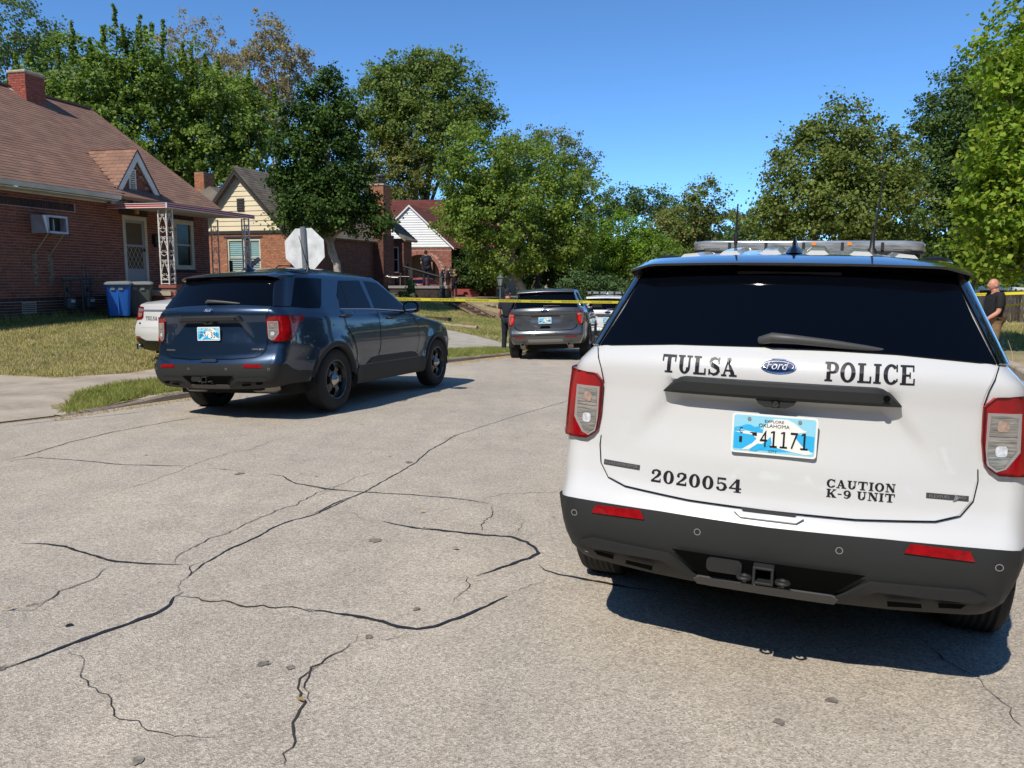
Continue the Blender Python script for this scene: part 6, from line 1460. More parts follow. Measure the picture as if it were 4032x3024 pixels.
# arch wall as a polygon ring around the opening
outer = [(-3.2, .3), (-3.2, 3.68), (1.6, 3.68), (1.6, .3)]; arch = [(cxa - ra, .3)] + [(cxa - ra * math.cos(t), zs_ + 1.42 * math.sin(t)) for t in [math.pi * k / 20 for k in range(21)]] + [(cxa + ra, .3)]
ring_ = [(-3.2, .3), (cxa - ra, .3)] + arch[1:-1] + [(cxa + ra, .3), (1.6, .3), (1.6, 3.68), (-3.2, 3.68)]
v, t = union2d([ring_]); fw = MB(); 
w3 = mobj('wall', [(0, p[0], p[1]) for p in v] + [(.3, p[0], p[1]) for p in v], list(t) + [tuple(i + len(v) for i in q) for q in t], mortar, H3)
nb = len(arch); mobj('arch_reveal', [(0, p[0], p[1]) for p in arch] + [(.3, p[0], p[1]) for p in arch], [(i, i + 1, nb + i + 1, nb + i) for i in range(nb - 1)], brick_mix, w3)
brick_wall(w3, 'x', -3.2, 1.6, .4, 3.46, 0, brick_mix, (), lambda a, z: not (abs(a - cxa) < ra + .26 and (z < zs_ or ((a - cxa) / (ra + .26)) ** 2 + ((z - zs_) / 1.68) ** 2 < 1)), nmax=250)
brick_wall(w3, 'x', -3.2, 1.6, 3.48, 3.68, 0, brick_mix, nmax=70, soldier=True, name='soldier_brick')
items = []
for ringi, (r0, r1) in enumerate(((ra + .005, ra + .115), (ra + .13, ra + .24))):
    n = 44
    for k in range(n):
        t_ = math.pi * (k + .5) / n; rm = (r0 + r1) / 2; rz2 = rm + (1.42 - ra); c = (.015 - .025, cxa - rm * math.cos(t_), zs_ + rm * math.sin(t_))
        items.append((c, Matrix.Rotation(-(t_ - math.pi / 2) if False else (math.pi / 2 - t_) * -1, 3, 'X') if False else Matrix.Rotation(math.pi / 2 - t_, 3, 'X'), (.06, math.pi * rm / n - .012, r1 - r0)))
pieces('arch_brick', w3, items, M('arch_brick', (.36, .15, .10), .85, rnd=[(.36, .14, .10), (.42, .18, .13), (.30, .11, .08)], noise=(12, .3)), 100)
mb = MB(); mb.bx(.3, 9.5, -5.8, 6.0, .3, 3.5); mb.build('main_block', brick_brown, H3) if False else None
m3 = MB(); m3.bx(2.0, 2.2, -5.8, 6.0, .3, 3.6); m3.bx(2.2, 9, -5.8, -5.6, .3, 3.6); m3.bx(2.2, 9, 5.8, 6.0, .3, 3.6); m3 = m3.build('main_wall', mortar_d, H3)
brick_wall(m3, 'x', -5.8, -3.2, .4, 3.6, 2.0, brick_brown, nmax=100)
m4 = MB().bx(.3, 2.0, -3.2, -3.0, .3, 3.6).build('porch_side_wall', mortar_d, H3); brick_wall(m4, 'y', .3, 2.0, .4, 3.6, -3.2, brick_brown, nmax=60)
m5 = MB().bx(.3, 2.0, 1.4, 1.6, .3, 3.6).build('porch_side_wall', mortar_d, H3); MB().bx(.0, 2.0, -3.2, 1.6, 3.5, 3.6).build('added_porch_ceiling', trim_dark, H3)  # left wall and ceiling added unseen to keep sun out of the arch
MB().bx(1.9, 1.98, -1.4, -.5, 1.0, 3.0).build('front_door', wood_dark, H3); window(H3, 'x', -5.2, -4.4, 1.6, 3.0, 2.0, -1, trim_white, win_dark, True, .06)
MB().bx(-.4, 2.0, -3.1, 1.5, .5, .95).build('porch_floor', concrete, H3)
p3 = (-.30, 6.45)
g3 = mobj('gable_wall', [(.02, -3.25, 3.68), (.02, 2.65, 3.68), (.02, p3[0], p3[1] - .05)], [(0, 1, 2)], trim_white, H3)
z = 3.72
while z < 6.3:
    def ex3(zz): return (-3.22 + (zz - 3.68) / 2.72 * 2.92, 2.62 - (zz - 3.68) / 2.72 * 2.92)
    a0, a1 = ex3(z); b0, b1 = ex3(z + .16)
    if b1 > b0:
        mb = MB(); mb.add([(-.045, a0, z), (-.045, a1, z), (-.015, b1, z + .16), (-.015, b0, z + .16), (.01, a0, z), (.01, a1, z), (.01, b1, z + .16), (.01, b0, z + .16)], [(0, 1, 2, 3), (0, 4, 5, 1), (2, 6, 7, 3), (1, 5, 6, 2), (0, 3, 7, 4)]); mb.build('siding_board', siding_white, g3)
    z += .16
MB().bx(-.06, .01, -3.3, 2.7, 3.66, 3.72).build('trim_board', trim_white, H3)
for s_, yb3 in ((-1, -3.42), (1, 2.82)):
    q = [(-.15, yb3, 3.62), (4.2, yb3, 3.62), (4.2, p3[0], p3[1] + .03), (-.15, p3[0], p3[1] + .03)]; thick_quad('porch_roof', q, .07, shingle_wine, H3)
    a = Vector((-.16, p3[0], p3[1] + .02)); b = Vector((-.16, yb3, 3.61)); mb = MB()
    mb.add([a, b, b - Vector((0, 0, .12)), a - Vector((0, 0, .12)), a + Vector((.05, 0, 0)), b + Vector((.05, 0, 0)), b + Vector((.05, 0, -.12)), a + Vector((.05, 0, -.12))], [(0, 1, 2, 3), (7, 6, 5, 4), (0, 4, 5, 1), (1, 5, 6, 2), (2, 6, 7, 3), (3, 7, 4, 0)]); mb.build('rake_board', siding_white, H3)
q = [(1.6, 6.4, 3.5), (1.6, -6.2, 3.5), (5.6, -6.2, 7.3), (5.6, 6.4, 7.3)]; r3 = thick_quad('main_roof', q, .1, shingle_wine, H3); shingles(r3, slope_matrix(q[0], q[1], q[3]), 12.6, math.hypot(4, 3.8), shingle_wine, nmax=120, ex=.2, tab=.45)
thick_quad('main_roof', [(9.6, 6.4, 3.5), (9.6, -6.2, 3.5), (5.6, -6.2, 7.3), (5.6, 6.4, 7.3)], .1, shingle_wine, H3)
# red steps at the right of the arch
st_ = empty('porch_steps', H3.matrix_world @ Matrix.Translation((-.3, -3.7, 0)), 'dark red painted steps beside the arched porch', 'steps')
for k in range(3): MB().bx(-.9 + k * .3, 1.2, -.9 - .3 * (2 - k) * .5, .4, .35 + k * .18, .35 + (k + 1) * .18).build('step', M('red_steps', (.26, .05, .04), .7), st_)
# ================================================================== trees
bark = M('grey_bark', (.13, .105, .08), .95, stretch=(1, 1, .25), noise=(9, .45, 6), bump=(14, .03))
bark_pale = M('pale_bark', (.34, .30, .25), .95, noise=(3, .35, 6), bump=(14, .02))
DENS = 3.6
def leaves(rng, lobes, per_m2, size, cr, csz, shape='leaf', top=0, flat=.75, hollow=.5, up=.5):
    out = []
    for (cx, cy, cz, rx, rz) in lobes:
        rr = (rx * rx * rz) ** (1 / 3); nl = int(per_m2 * DENS * 4 * math.pi * rr * rr); nc = max(6, int(nl / csz))
        d = rng.normal(size=(nc, 3)); d /= np.linalg.norm(d, axis=1)[:, None]; rad = rng.uniform(hollow, 1.06, nc) ** .7
        sc = rng.uniform(.80, 1.22, nc) * (1 + .13 * np.sin(d[:, 0] * 5 + cx) * np.cos(d[:, 2] * 6 + cz))
        C = np.stack([cx + d[:, 0] * rx * rad * sc, cy + d[:, 1] * (rx + rz) / 2 * rad * sc, cz + d[:, 2] * rz * rad * sc], 1)
        m = csz; idx = np.repeat(np.arange(nc), m); n = len(idx); crs = (cr * rng.uniform(.55, 1.35, nc))[idx]
        g = rng.normal(size=(n, 3)) * crs[:, None] * np.array([1, 1, flat]) * .55
        P = C[idx] + g
        # leaf normal: outward / upward mix
        nr = d[idx] * .55 + rng.normal(size=(n, 3)) * .65 + np.array([0, 0, up]); nr /= np.linalg.norm(nr, axis=1)[:, None]
        t = rng.normal(size=(n, 3)); t -= nr * (t * nr).sum(1)[:, None]; t /= np.linalg.norm(t, axis=1)[:, None]; b = np.cross(nr, t)
        s = size * rng.uniform(.6, 1.3, n)[:, None]
        if shape == 'leaf': V = np.stack([P - t * s * .5, P + b * s * .42 + nr * s * .08, P + t * s * .5, P - b * s * .42 + nr * s * .08], 1)
        else: V = np.stack([P - t * s * .5 - b * s * .15, P + b * s * .45 - t * s * .05, P + t * s * .55, P - b * s * .42 + t * s * .05], 1)
        out.append(V.reshape(-1, 3))
    return np.concatenate(out)
def tree(name, base, lobes, cols, label, cat='tree', leafsize=.15, dens_=26, cr=.5, csz=60, group='trees along the street', bk=None, tr=.32, r0=.22, hollow=.45, bare=0, shoots=0, seed=1, shape='leaf', ground=None, up=.5, crooked=.12):
    rng = np.random.default_rng(seed); rr = random.Random(seed); bx_, by_, bz_ = base
    if ground is None: bz_ = min(bz_, yf(bx_, by_) if bx_ < 9 else rf(bx_, by_)) - .1
    else: bz_ = ground
    root = empty(name, Matrix.Translation((bx_, by_, bz_)), label, cat, group)
    L = [(a - bx_, b - by_, c - bz_, r, q) for a, b, c, r, q in lobes]
    mat = leaf_mat(name + '_leaves', cols, .55, tr) if name + '_leaves' not in MATS else MATS[name + '_leaves']
    # depth: second shifted layer of lobes so the crown has volume
    LL = []
    for i, (a, b, c, r, q) in enumerate(L): LL.append((a, b + rr.uniform(-.5, .5) * r, c, r, q))
    V = leaves(rng, LL, dens_, leafsize, cr, csz, shape, hollow=hollow, up=up)
    if shoots:
        S_ = []
        for k in range(shoots):
            a, b, c, r, q = rr.choice(LL); x = a + rr.uniform(-.9, .9) * r; y = b - rr.uniform(0, .9) * r; z = c + q * math.sqrt(max(0, 1 - ((x - a) / r) ** 2)) * rr.uniform(.3, .98); h = rr.uniform(.4, 1.1)
            S_ += [(x + rr.uniform(-.05, .05), y, z + h * t / 6, .05 * (1.2 - t / 7), .10) for t in range(7)]
        V = np.concatenate([V, leaves(rng, S_, 45, leafsize * .7, .06, 8)])
    fastmesh('crown', V, 4, mat, root, kind='stuff')
    # trunk and limbs
    mb = MB(); top = sum(l[2] for l in L) / len(L); tops = max(l[2] + l[4] * .5 for l in L); cx = sum(l[0] for l in L) / len(L); cy = sum(l[1] for l in L) / len(L)
    n = 7; fork = top * .55; P = [Vector((cx * .8 * (k / n) ** 1.4 + (rr.uniform(-crooked, crooked) if 0 < k < n else 0), cy * (k / n) * .5, fork * k / n)) for k in range(n + 1)]
    mb.tube(P, [r0 * 1.35] + [r0 * (1 - .45 * k / n) for k in range(1, n + 1)], 10)
    for (a, b, c, r, q) in L:
        s = P[rr.randint(4, n)]; e = Vector((a, b, c)); 
        def limb(s, e, r_, m=6, bend=.25):
            m = 6; pts = []; side_ = Vector((rr.uniform(-1, 1), rr.uniform(-1, 1), rr.uniform(0, 1))) * bend
            for k in range(m + 1):
                t = k / m; pts.append(s.lerp(e, t) + side_ * math.sin(math.pi * t) * (e - s).length * .3 + Vector([rr.uniform(-.06, .06) for _ in range(3)]))
            mb.tube(pts, [r_ * (1 - .8 * k / m) for k in range(m + 1)], 6); return pts
        pts = limb(s, e, r0 * .45)
        for _ in range(4 + bare):
            s2 = pts[rr.randint(2, 5)]; dv = Vector((rr.gauss(0, 1), rr.gauss(0, 1), rr.gauss(.35, .8))).normalized()
            e2 = Vector((a + dv.x * r * (1.15 if bare else .85), b + dv.y * r * .9, c + dv.z * q * (1.2 if bare else .85))); p2 = limb(s2, e2, r0 * .13)
            if bare:
                for _ in range(3):
                    s3 = p2[rr.randint(3, 6)]; limb(s3, s3 + Vector((rr.gauss(0, .4), rr.gauss(0, .4), rr.gauss(.5, .4))) * .9, r0 * .05)
    mb.build('trunk', bk or bark, root, True, fixn=False)
    return root
SPEC = {t[0]: t[1:] for t in [
    ('left_tall', (-28.57, 46.00, 1.42), [(-27.8, 46.0, 14.77, 2.1, 2.98), (-26.1, 46.0, 13.89, 1.63, 1.55), (-28.27, 46.0, 12.45, 2.97, 2.27), (-25.26, 46.0, 12.74, 1.36, 1.36)]),
    ('vine_a', (-20.99, 40.00, 1.45), [(-21.05, 40.0, 10.09, 2.77, 2.77), (-19.11, 40.0, 11.29, 2.16, 2.16), (-22.15, 40.0, 8.64, 2.64, 2.49), (-20.08, 40.0, 7.68, 2.86, 2.86)]),
    ('vine_b', (-18.54, 42.00, 1.46), [(-18.04, 42.0, 10.79, 2.51, 2.66), (-18.69, 42.0, 8.5, 3.24, 3.39), (-16.54, 42.0, 9.28, 2.32, 2.9), (-19.36, 42.0, 5.93, 2.94, 2.5)]),
    ('vine_c', (-14.99, 43.00, 1.48), [(-15.08, 43.0, 8.95, 2.78, 2.92), (-14.08, 43.0, 6.99, 2.31, 2.89), (-16.27, 43.0, 6.58, 2.93, 2.78), (-13.56, 43.0, 9.86, 1.31, 1.74)]),
    ('brown_a', (-22.03, 56.00, 1.45), [(-21.79, 56.0, 17.36, 1.77, 2.36), (-23.07, 56.0, 15.87, 2.17, 2.17), (-20.12, 56.0, 16.05, 1.55, 2.13), (-21.92, 56.0, 14.71, 2.34, 2.14)]),
    ('brown_b', (-16.23, 54.00, 1.47), [(-16.17, 54.0, 17.13, 1.39, 1.48), (-15.73, 54.0, 15.39, 2.02, 2.38), (-17.45, 54.0, 14.25, 1.84, 2.39), (-14.23, 54.0, 15.39, 1.28, 1.28), (-16.16, 54.0, 12.65, 2.37, 2.55)]),
    ('brown_c', (-20.50, 58.00, 1.45), [(-20.18, 58.0, 15.19, 1.59, 2.59), (-19.73, 58.0, 12.93, 2.17, 2.37)]),
    ('dark_holly', (-7.16, 32.50, 1.67), [(-7.38, 32.5, 9.06, 0.49, 0.76), (-7.55, 32.5, 8.24, 0.92, 0.86), (-8.23, 32.5, 7.55, 1.02, 0.92), (-6.91, 32.5, 7.46, 0.96, 1.02), (-8.67, 32.5, 6.36, 1.08, 1.13), (-7.25, 32.5, 6.17, 1.33, 1.38), (-8.61, 32.5, 5.07, 1.07, 1.02), (-6.35, 32.5, 5.18, 0.74, 0.95), (-7.09, 32.5, 4.57, 1.27, 0.95), (-8.53, 32.5, 4.26, 1.07, 0.75), (-6.07, 32.5, 3.97, 1.05, 0.79), (-7.61, 32.5, 4.06, 1.27, 0.64)]),
    ('big_round', (-7.14, 66.00, 1.93), [(-7.61, 66.0, 16.55, 4.1, 2.8), (-4.74, 66.0, 15.77, 3.22, 2.79), (-10.7, 66.0, 15.35, 2.81, 2.81), (-9.44, 66.0, 17.13, 2.6, 1.73), (-6.56, 66.0, 18.51, 2.39, 1.3), (-3.1, 66.0, 14.39, 1.71, 1.92), (-7.02, 66.0, 13.37, 4.91, 2.78)]),
    ('olive_mid', (-9.37, 64.00, 2.31), [(-10.66, 64.0, 10.66, 2.28, 3.11), (-9.06, 64.0, 9.5, 2.48, 3.09), (-10.51, 64.0, 7.52, 2.06, 1.86), (-7.44, 64.0, 10.68, 2.47, 2.68)]),
    ('front_maple', (0.67, 47.00, 0.35), [(-1.77, 47.0, 8.27, 2.56, 1.96), (-2.51, 47.0, 6.82, 1.95, 1.65), (0.6, 47.0, 7.42, 2.85, 2.25), (2.54, 47.0, 6.27, 2.55, 2.25), (-0.88, 47.0, 5.23, 3.43, 1.94), (1.96, 47.0, 4.07, 2.98, 1.79), (-1.62, 47.0, 4.79, 1.79, 1.34), (-3.04, 47.0, 5.08, 0.9, 0.9), (-2.52, 47.0, 5.81, 1.35, 1.2), (-3.71, 47.0, 4.41, 0.67, 0.45), (3.75, 47.0, 4.81, 1.5, 1.8), (0.03, 47.0, 3.03, 2.83, 1.34), (3.17, 47.0, 3.04, 1.49, 1.19)]),
    ('sparse_back', (2.62, 62.00, 2.34), [(0.77, 62.0, 11.94, 2.19, 1.39), (3.5, 62.0, 11.2, 2.39, 1.59), (5.46, 62.0, 10.45, 1.19, 1.19), (2.15, 62.0, 9.67, 3.37, 1.78), (5.29, 62.0, 8.74, 1.39, 1.39)]),
    ('far_a', (13.00, 88.00, 2.71), [(11.72, 88.0, 9.87, 2.82, 1.69), (10.08, 88.0, 8.22, 2.25, 1.97), (15.06, 88.0, 9.88, 2.56, 1.7), (17.32, 88.0, 8.52, 1.99, 1.71)]),
    ('green_mound', (7.54, 52.00, 1.24), [(7.13, 52.0, 4.44, 2.16, 1.75), (6.34, 52.0, 2.89, 1.83, 1.49), (8.99, 52.0, 3.22, 1.84, 1.5), (7.86, 52.0, 1.91, 2.0, 1.17)]),
    ('reddish', (14.26, 60.00, 1.79), [(14.06, 60.0, 7.25, 1.57, 1.76), (12.97, 60.0, 5.75, 2.14, 1.56), (15.08, 60.0, 5.38, 1.77, 1.77), (11.48, 60.0, 4.81, 1.55, 1.55), (13.8, 60.0, 3.88, 3.12, 1.56)]),
    ('gap_bushes', (9.36, 44.00, 0.88), [(8.74, 44.0, 2.42, 1.28, 1.14), (10.16, 44.0, 2.01, 1.14, 1.0), (7.64, 44.0, 1.65, 1.13, 0.85), (11.44, 44.0, 1.87, 1.01, 0.86)]),
    ('far_b', (23.86, 80.00, 2.15), [(23.14, 80.0, 6.93, 1.85, 1.45), (24.93, 80.0, 6.68, 1.6, 1.6), (24.0, 80.0, 4.93, 3.18, 1.59)]),
    ('right_maple', (15.12, 36.00, 1.72), [(14.63, 36.0, 8.08, 1.62, 1.37), (13.35, 36.0, 6.76, 1.72, 1.6), (15.84, 36.0, 6.77, 1.88, 1.63), (12.64, 36.0, 5.1, 1.7, 1.58), (14.92, 36.0, 4.99, 2.35, 1.98), (11.77, 36.0, 4.31, 0.96, 1.08), (16.67, 36.0, 4.44, 2.02, 1.89), (13.77, 36.0, 3.31, 2.44, 1.34), (17.42, 36.0, 6.78, 0.89, 1.02)]),
    ('right_dark', (24.37, 42.00, 1.65), [(23.85, 42.0, 11.21, 2.03, 2.03), (22.54, 42.0, 9.7, 1.99, 1.99), (24.7, 42.0, 8.94, 2.5, 2.65), (21.9, 42.0, 7.65, 1.66, 2.27), (23.88, 42.0, 6.12, 2.77, 2.77), (22.42, 42.0, 4.28, 2.27, 1.96), (25.16, 42.0, 3.51, 2.48, 2.02)]),
    ('near_right', (12.97, 19.00, 0.39), [(11.93, 19.0, 7.05, 0.95, 1.1), (11.58, 19.0, 6.32, 0.86, 0.86), (12.3, 19.0, 5.59, 1.24, 1.24), (11.58, 19.0, 4.32, 0.92, 1.07), (11.69, 19.0, 3.03, 1.06, 1.06), (12.36, 19.0, 3.62, 1.15, 1.44), (11.27, 19.0, 3.79, 0.49, 0.49), (11.95, 19.0, 2.2, 0.92, 0.71)]),
    ('juniper', (3.53, 33.00, 0.72), [(2.56, 33.0, 1.45, 0.63, 0.42), (3.52, 33.0, 1.35, 0.84, 0.47), (4.47, 33.0, 1.14, 0.63, 0.37)]),
    ('dark_shrub_a', (-2.41, 54.50, 0.66), [(-2.93, 54.5, 2.22, 1.21, 1.21), (-1.53, 54.5, 1.88, 1.21, 1.04), (-2.4, 54.5, 3.08, 1.04, 0.86)]),
    ('dark_shrub_b', (2.99, 51.00, 0.74), [(1.67, 51.0, 2.03, 1.29, 1.13), (3.29, 51.0, 2.2, 1.3, 1.3), (4.61, 51.0, 1.72, 1.14, 0.97)]),
    ('porch_shrub', (-5.10, 38.00, 0.55), [(-4.97, 38.0, 1.16, 0.3, 0.34), (-5.22, 38.0, 0.79, 0.3, 0.24)]),
    ('far_bright', (-10.25, 70.00, 2.38), [(-10.52, 70.0, 7.1, 1.35, 1.01), (-9.3, 70.0, 7.0, 1.12, 0.9)]),
]}
def T(key, name, label, cols, **k): b, l = SPEC[key]; return tree(name, b, l, cols, label, **k)
vg = [(0.155, 0.229, 0.037), (0.209, 0.291, 0.055), (0.109, 0.177, 0.034), (0.255, 0.322, 0.074), (0.173, 0.250, 0.044)]
T('left_tall', 'tall_tree', 'tall open grey-green tree in the top left corner, behind the house chimney', [(0.111, 0.170, 0.061), (0.172, 0.227, 0.092), (0.074, 0.125, 0.046), (0.246, 0.296, 0.124)], leafsize=.17, dens_=15, cr=.42, csz=50, seed=11, hollow=.5, r0=.3)
T('vine_a', 'leafy_tree', 'bright green bushy tree right behind the brown roof, nearest its chimney', vg, leafsize=.16, dens_=27, shoots=40, seed=12, cr=.4)
T('vine_b', 'leafy_tree', 'bright green bushy tree with upright shoots, above the small cross gable', vg, leafsize=.16, dens_=25, shoots=60, seed=13, cr=.4)
T('vine_c', 'leafy_tree', 'bright green bushy tree left of the dark evergreen, above the cream gable', vg, leafsize=.16, dens_=25, shoots=40, seed=14, cr=.4)
T('left_tall', 'x', 'x', vg) if False else None
bn = [(0.332, 0.215, 0.137), (0.254, 0.234, 0.098), (0.390, 0.273, 0.195), (0.195, 0.195, 0.078), (0.468, 0.351, 0.254)]
T('brown_a', 'thinning_tree', 'thinning brownish tree rising behind the bright green trees, leftmost of the brown tops', bn, leafsize=.15, dens_=10, cr=.34, csz=34, bare=2, seed=15, bk=bark_pale, r0=.2)
T('brown_b', 'thinning_tree', 'tall tree with rusty and yellowing leaves left of the dark evergreen', [(0.421, 0.254, 0.088), (0.295, 0.273, 0.088), (0.500, 0.293, 0.140), (0.252, 0.254, 0.070)], leafsize=.16, dens_=16, cr=.36, csz=44, bare=1, seed=16, bk=bark_pale)
T('brown_c', 'thinning_tree', 'rust-tinged tree between the two brownish tree tops', bn, leafsize=.15, dens_=13, cr=.34, csz=36, bare=1, seed=17, bk=bark_pale, r0=.16)
T('dark_holly', 'evergreen_tree', 'dense dark evergreen tree in front of the tan brick house', [(0.044, 0.088, 0.014), (0.060, 0.114, 0.019), (0.026, 0.062, 0.011), (0.095, 0.155, 0.029)], leafsize=.13, dens_=78, cr=.38, csz=110, seed=18, tr=.12, bk=bark_pale, r0=.2, ground=.4, hollow=.6)
T('big_round', 'shade_tree', 'large rounded shade tree with its broad crown against the sky in the centre', [(0.135, 0.194, 0.042), (0.196, 0.251, 0.057), (0.099, 0.148, 0.033), (0.246, 0.273, 0.072)], leafsize=.22, dens_=18, cr=.55, csz=56, seed=19, r0=.4)
T('olive_mid', 'olive_tree', 'olive and brown leaved tree below the large rounded tree', [(0.182, 0.208, 0.046), (0.234, 0.234, 0.065), (0.130, 0.169, 0.039), (0.260, 0.221, 0.078)], leafsize=.2, dens_=20, cr=.5, seed=20)
T('front_maple', 'maple_tree', 'maple with yellowing patches spreading over the grey suv and the white gable', [(0.135, 0.227, 0.046), (0.196, 0.296, 0.057), (0.086, 0.160, 0.033), (0.295, 0.364, 0.072), (0.26, 0.28, 0.055), (0.147, 0.227, 0.051)], leafsize=.17, dens_=25, cr=.42, csz=56, seed=21, bare=1, r0=.3, tr=.4, bk=bark_pale)
T('sparse_back', 'half_bare_tree', 'half bare tree with twiggy top behind the maple', [(0.147, 0.194, 0.061), (0.221, 0.251, 0.092), (0.099, 0.137, 0.042)], leafsize=.18, dens_=11, cr=.42, csz=40, bare=4, seed=22, bk=bark_pale)
T('far_a', 'far_tree', 'distant bluish green tree above the round bright green mound', [(0.099, 0.160, 0.061), (0.135, 0.205, 0.072), (0.074, 0.114, 0.046)], leafsize=.26, dens_=13, cr=.6, seed=23)
T('green_mound', 'vine_mound', 'round vine-covered bright green mound right of the maple', [(0.132, 0.228, 0.024), (0.189, 0.298, 0.032), (0.095, 0.158, 0.019)], leafsize=.13, dens_=42, cr=.35, csz=60, seed=24, r0=.15)
T('reddish', 'turning_tree', 'small tree with a reddish tinge above the left end of the light bar', [(0.130, 0.195, 0.039), (0.182, 0.234, 0.052), (0.260, 0.169, 0.078), (0.104, 0.169, 0.036), (0.156, 0.221, 0.046)], leafsize=.19, dens_=22, cr=.45, seed=25)
T('gap_bushes', 'leafy_bush', 'low bright green bushes between the vine mound and the big olive tree', [(.13, .19, .04), (.18, .25, .05), (.09, .14, .03)], leafsize=.16, dens_=34, cr=.4, seed=41, cat='bush', r0=.1, group='shrubs by the houses')
T('far_b', 'far_tree', 'lowest distant tree seen just above the near light bar', [(0.111, 0.170, 0.057), (0.147, 0.216, 0.072)], leafsize=.25, dens_=16, cr=.55, seed=26)
T('right_maple', 'oak_tree', 'broad olive green tree standing above the near police suv roof', [(0.124, 0.170, 0.036), (0.185, 0.227, 0.053), (0.086, 0.125, 0.026), (0.246, 0.273, 0.072), (0.147, 0.194, 0.042)], leafsize=.15, dens_=40, cr=.42, csz=60, seed=27, r0=.3, hollow=.55)
T('right_dark', 'dark_tree', 'tall dark green tree at the right between the olive and the yellow-green trees', [(0.074, 0.125, 0.031), (0.111, 0.170, 0.042), (0.049, 0.087, 0.021), (0.172, 0.227, 0.061)], leafsize=.16, dens_=36, cr=.42, csz=60, seed=28, r0=.32)
T('near_right', 'yellow_green_tree', 'near yellow-green maple at the right edge of the photo', [(0.193, 0.299, 0.031), (0.274, 0.369, 0.044), (0.129, 0.229, 0.029), (0.387, 0.421, 0.056), (0.081, 0.157, 0.023)], leafsize=.13, dens_=46, cr=.34, csz=36, seed=29, r0=.2, tr=.45, shape='broad')
T('juniper', 'juniper_bush', 'feathery juniper bush behind the grey suv', [(0.086, 0.137, 0.051), (0.124, 0.194, 0.072), (0.049, 0.091, 0.036)], leafsize=.10, dens_=90, cr=.22, csz=50, seed=30, cat='bush', r0=.06, group='shrubs by the houses')
T('dark_shrub_a', 'dark_shrub', 'dark shrub right of the arched porch, under the maple', [(0.044, 0.079, 0.025), (0.069, 0.114, 0.033), (0.099, 0.148, 0.042)], leafsize=.14, dens_=45, cr=.3, seed=31, cat='bush', r0=.08, group='shrubs by the houses')
T('dark_shrub_b', 'dark_shrub', 'dark shrub right of the maple trunk, behind the grey suv roof', [(0.049, 0.091, 0.026), (0.086, 0.137, 0.036)], leafsize=.14, dens_=45, cr=.3, seed=32, cat='bush', r0=.08, group='shrubs by the houses')
T('porch_shrub', 'leafy_shrub', 'small green shrub at the left end of the dark porch deck', [(0.074, 0.170, 0.042), (0.124, 0.227, 0.061)], leafsize=.10, dens_=80, cr=.15, csz=30, seed=33, cat='bush', r0=.03, group='shrubs by the houses')
T('far_bright', 'bright_bush', 'bright green bush glimpsed over the dark red roof', [(0.221, 0.364, 0.042), (0.295, 0.433, 0.061)], leafsize=.2, dens_=30, cr=.4, seed=34, cat='bush', group='shrubs by the houses')
_rg = np.random.default_rng(5); LL = []
for k in range(90):
    x = -70 + k * 2.1 + _rg.uniform(-1, 1); y = 105 + _rg.uniform(-8, 12); h = _rg.uniform(3.0, 5.5); LL.append((x, y, h - .5, _rg.uniform(2.2, 3.6), h * .8)); LL.append((x + 1, y, 1.0, 3, 3))
fm = fastmesh('distant_woods', leaves(_rg, LL, 7, .5, 1.0, 50), 4, leaf_mat('distant_leaves', [(.09, .14, .045), (.13, .18, .06), (.07, .11, .04)], .6, .2), None, 'stuff')

_rg = np.random.default_rng(9); LL = []     # added ring of unseen trees to cut sky fill and darken car reflections
for k in range(70):
    a = math.radians(62 + k * 3.45); R_ = _rg.uniform(28, 42); h = _rg.uniform(5.5, 8.5); LL.append((R_ * math.sin(a), R_ * math.cos(a) + 4, h, _rg.uniform(3.0, 4.6), h * .95))
fastmesh('sky_block_trees', leaves(_rg, LL, 3.0, .6, 1.0, 50), 4, MATS['distant_leaves'], None, 'stuff')
# ================================================================== street furniture and small things
galv = M('galvanised_sign_back', (.68, .69, .69), .55, metal=.0, noise=(5, .22, 6)); post_m = M('sign_post_metal', (.20, .22, .24), .5, metal=.4)
sg = empty('stop_sign', Matrix.Translation((-3.82, 14.9, zyard(-3.82, 14.9))) @ Matrix.Rotation(math.radians(-9), 4, 'Z') @ Matrix.Rotation(math.radians(-2.0), 4, 'Y'), 'octagonal road sign seen from behind, standing beyond the dark blue suv', 'sign')
zc = 2.09 - zyard(-3.82, 14.9); a_ = .385 / math.cos(math.pi / 8)
mb = MB(); mb.prism([(a_ * math.cos(math.pi / 8 + k * math.pi / 4), zc + a_ * math.sin(math.pi / 8 + k * math.pi / 4)) for k in range(8)], 'y', 0, .004); mb.build('sign_plate', galv, sg)
mb = MB(); mb.bx(-.045, -.032, -.05, -.002, -.1, zc + .41); mb.bx(.032, .045, -.05, -.002, -.1, zc + .41); mb.bx(-.032, .032, -.06, -.05, -.1, zc + .41); mb.build('sign_post', post_m, sg)
for z in (.33, .0, -.30): MB().lathe([(0, .006), (.012, .006), (.014, 0)], 8, Matrix.Translation((0, -.061, zc + z)) @ Matrix.Rotation(math.pi / 2, 4, 'X')).build('bolt', M('green_bolt', (.12, .28, .24), .5), sg)
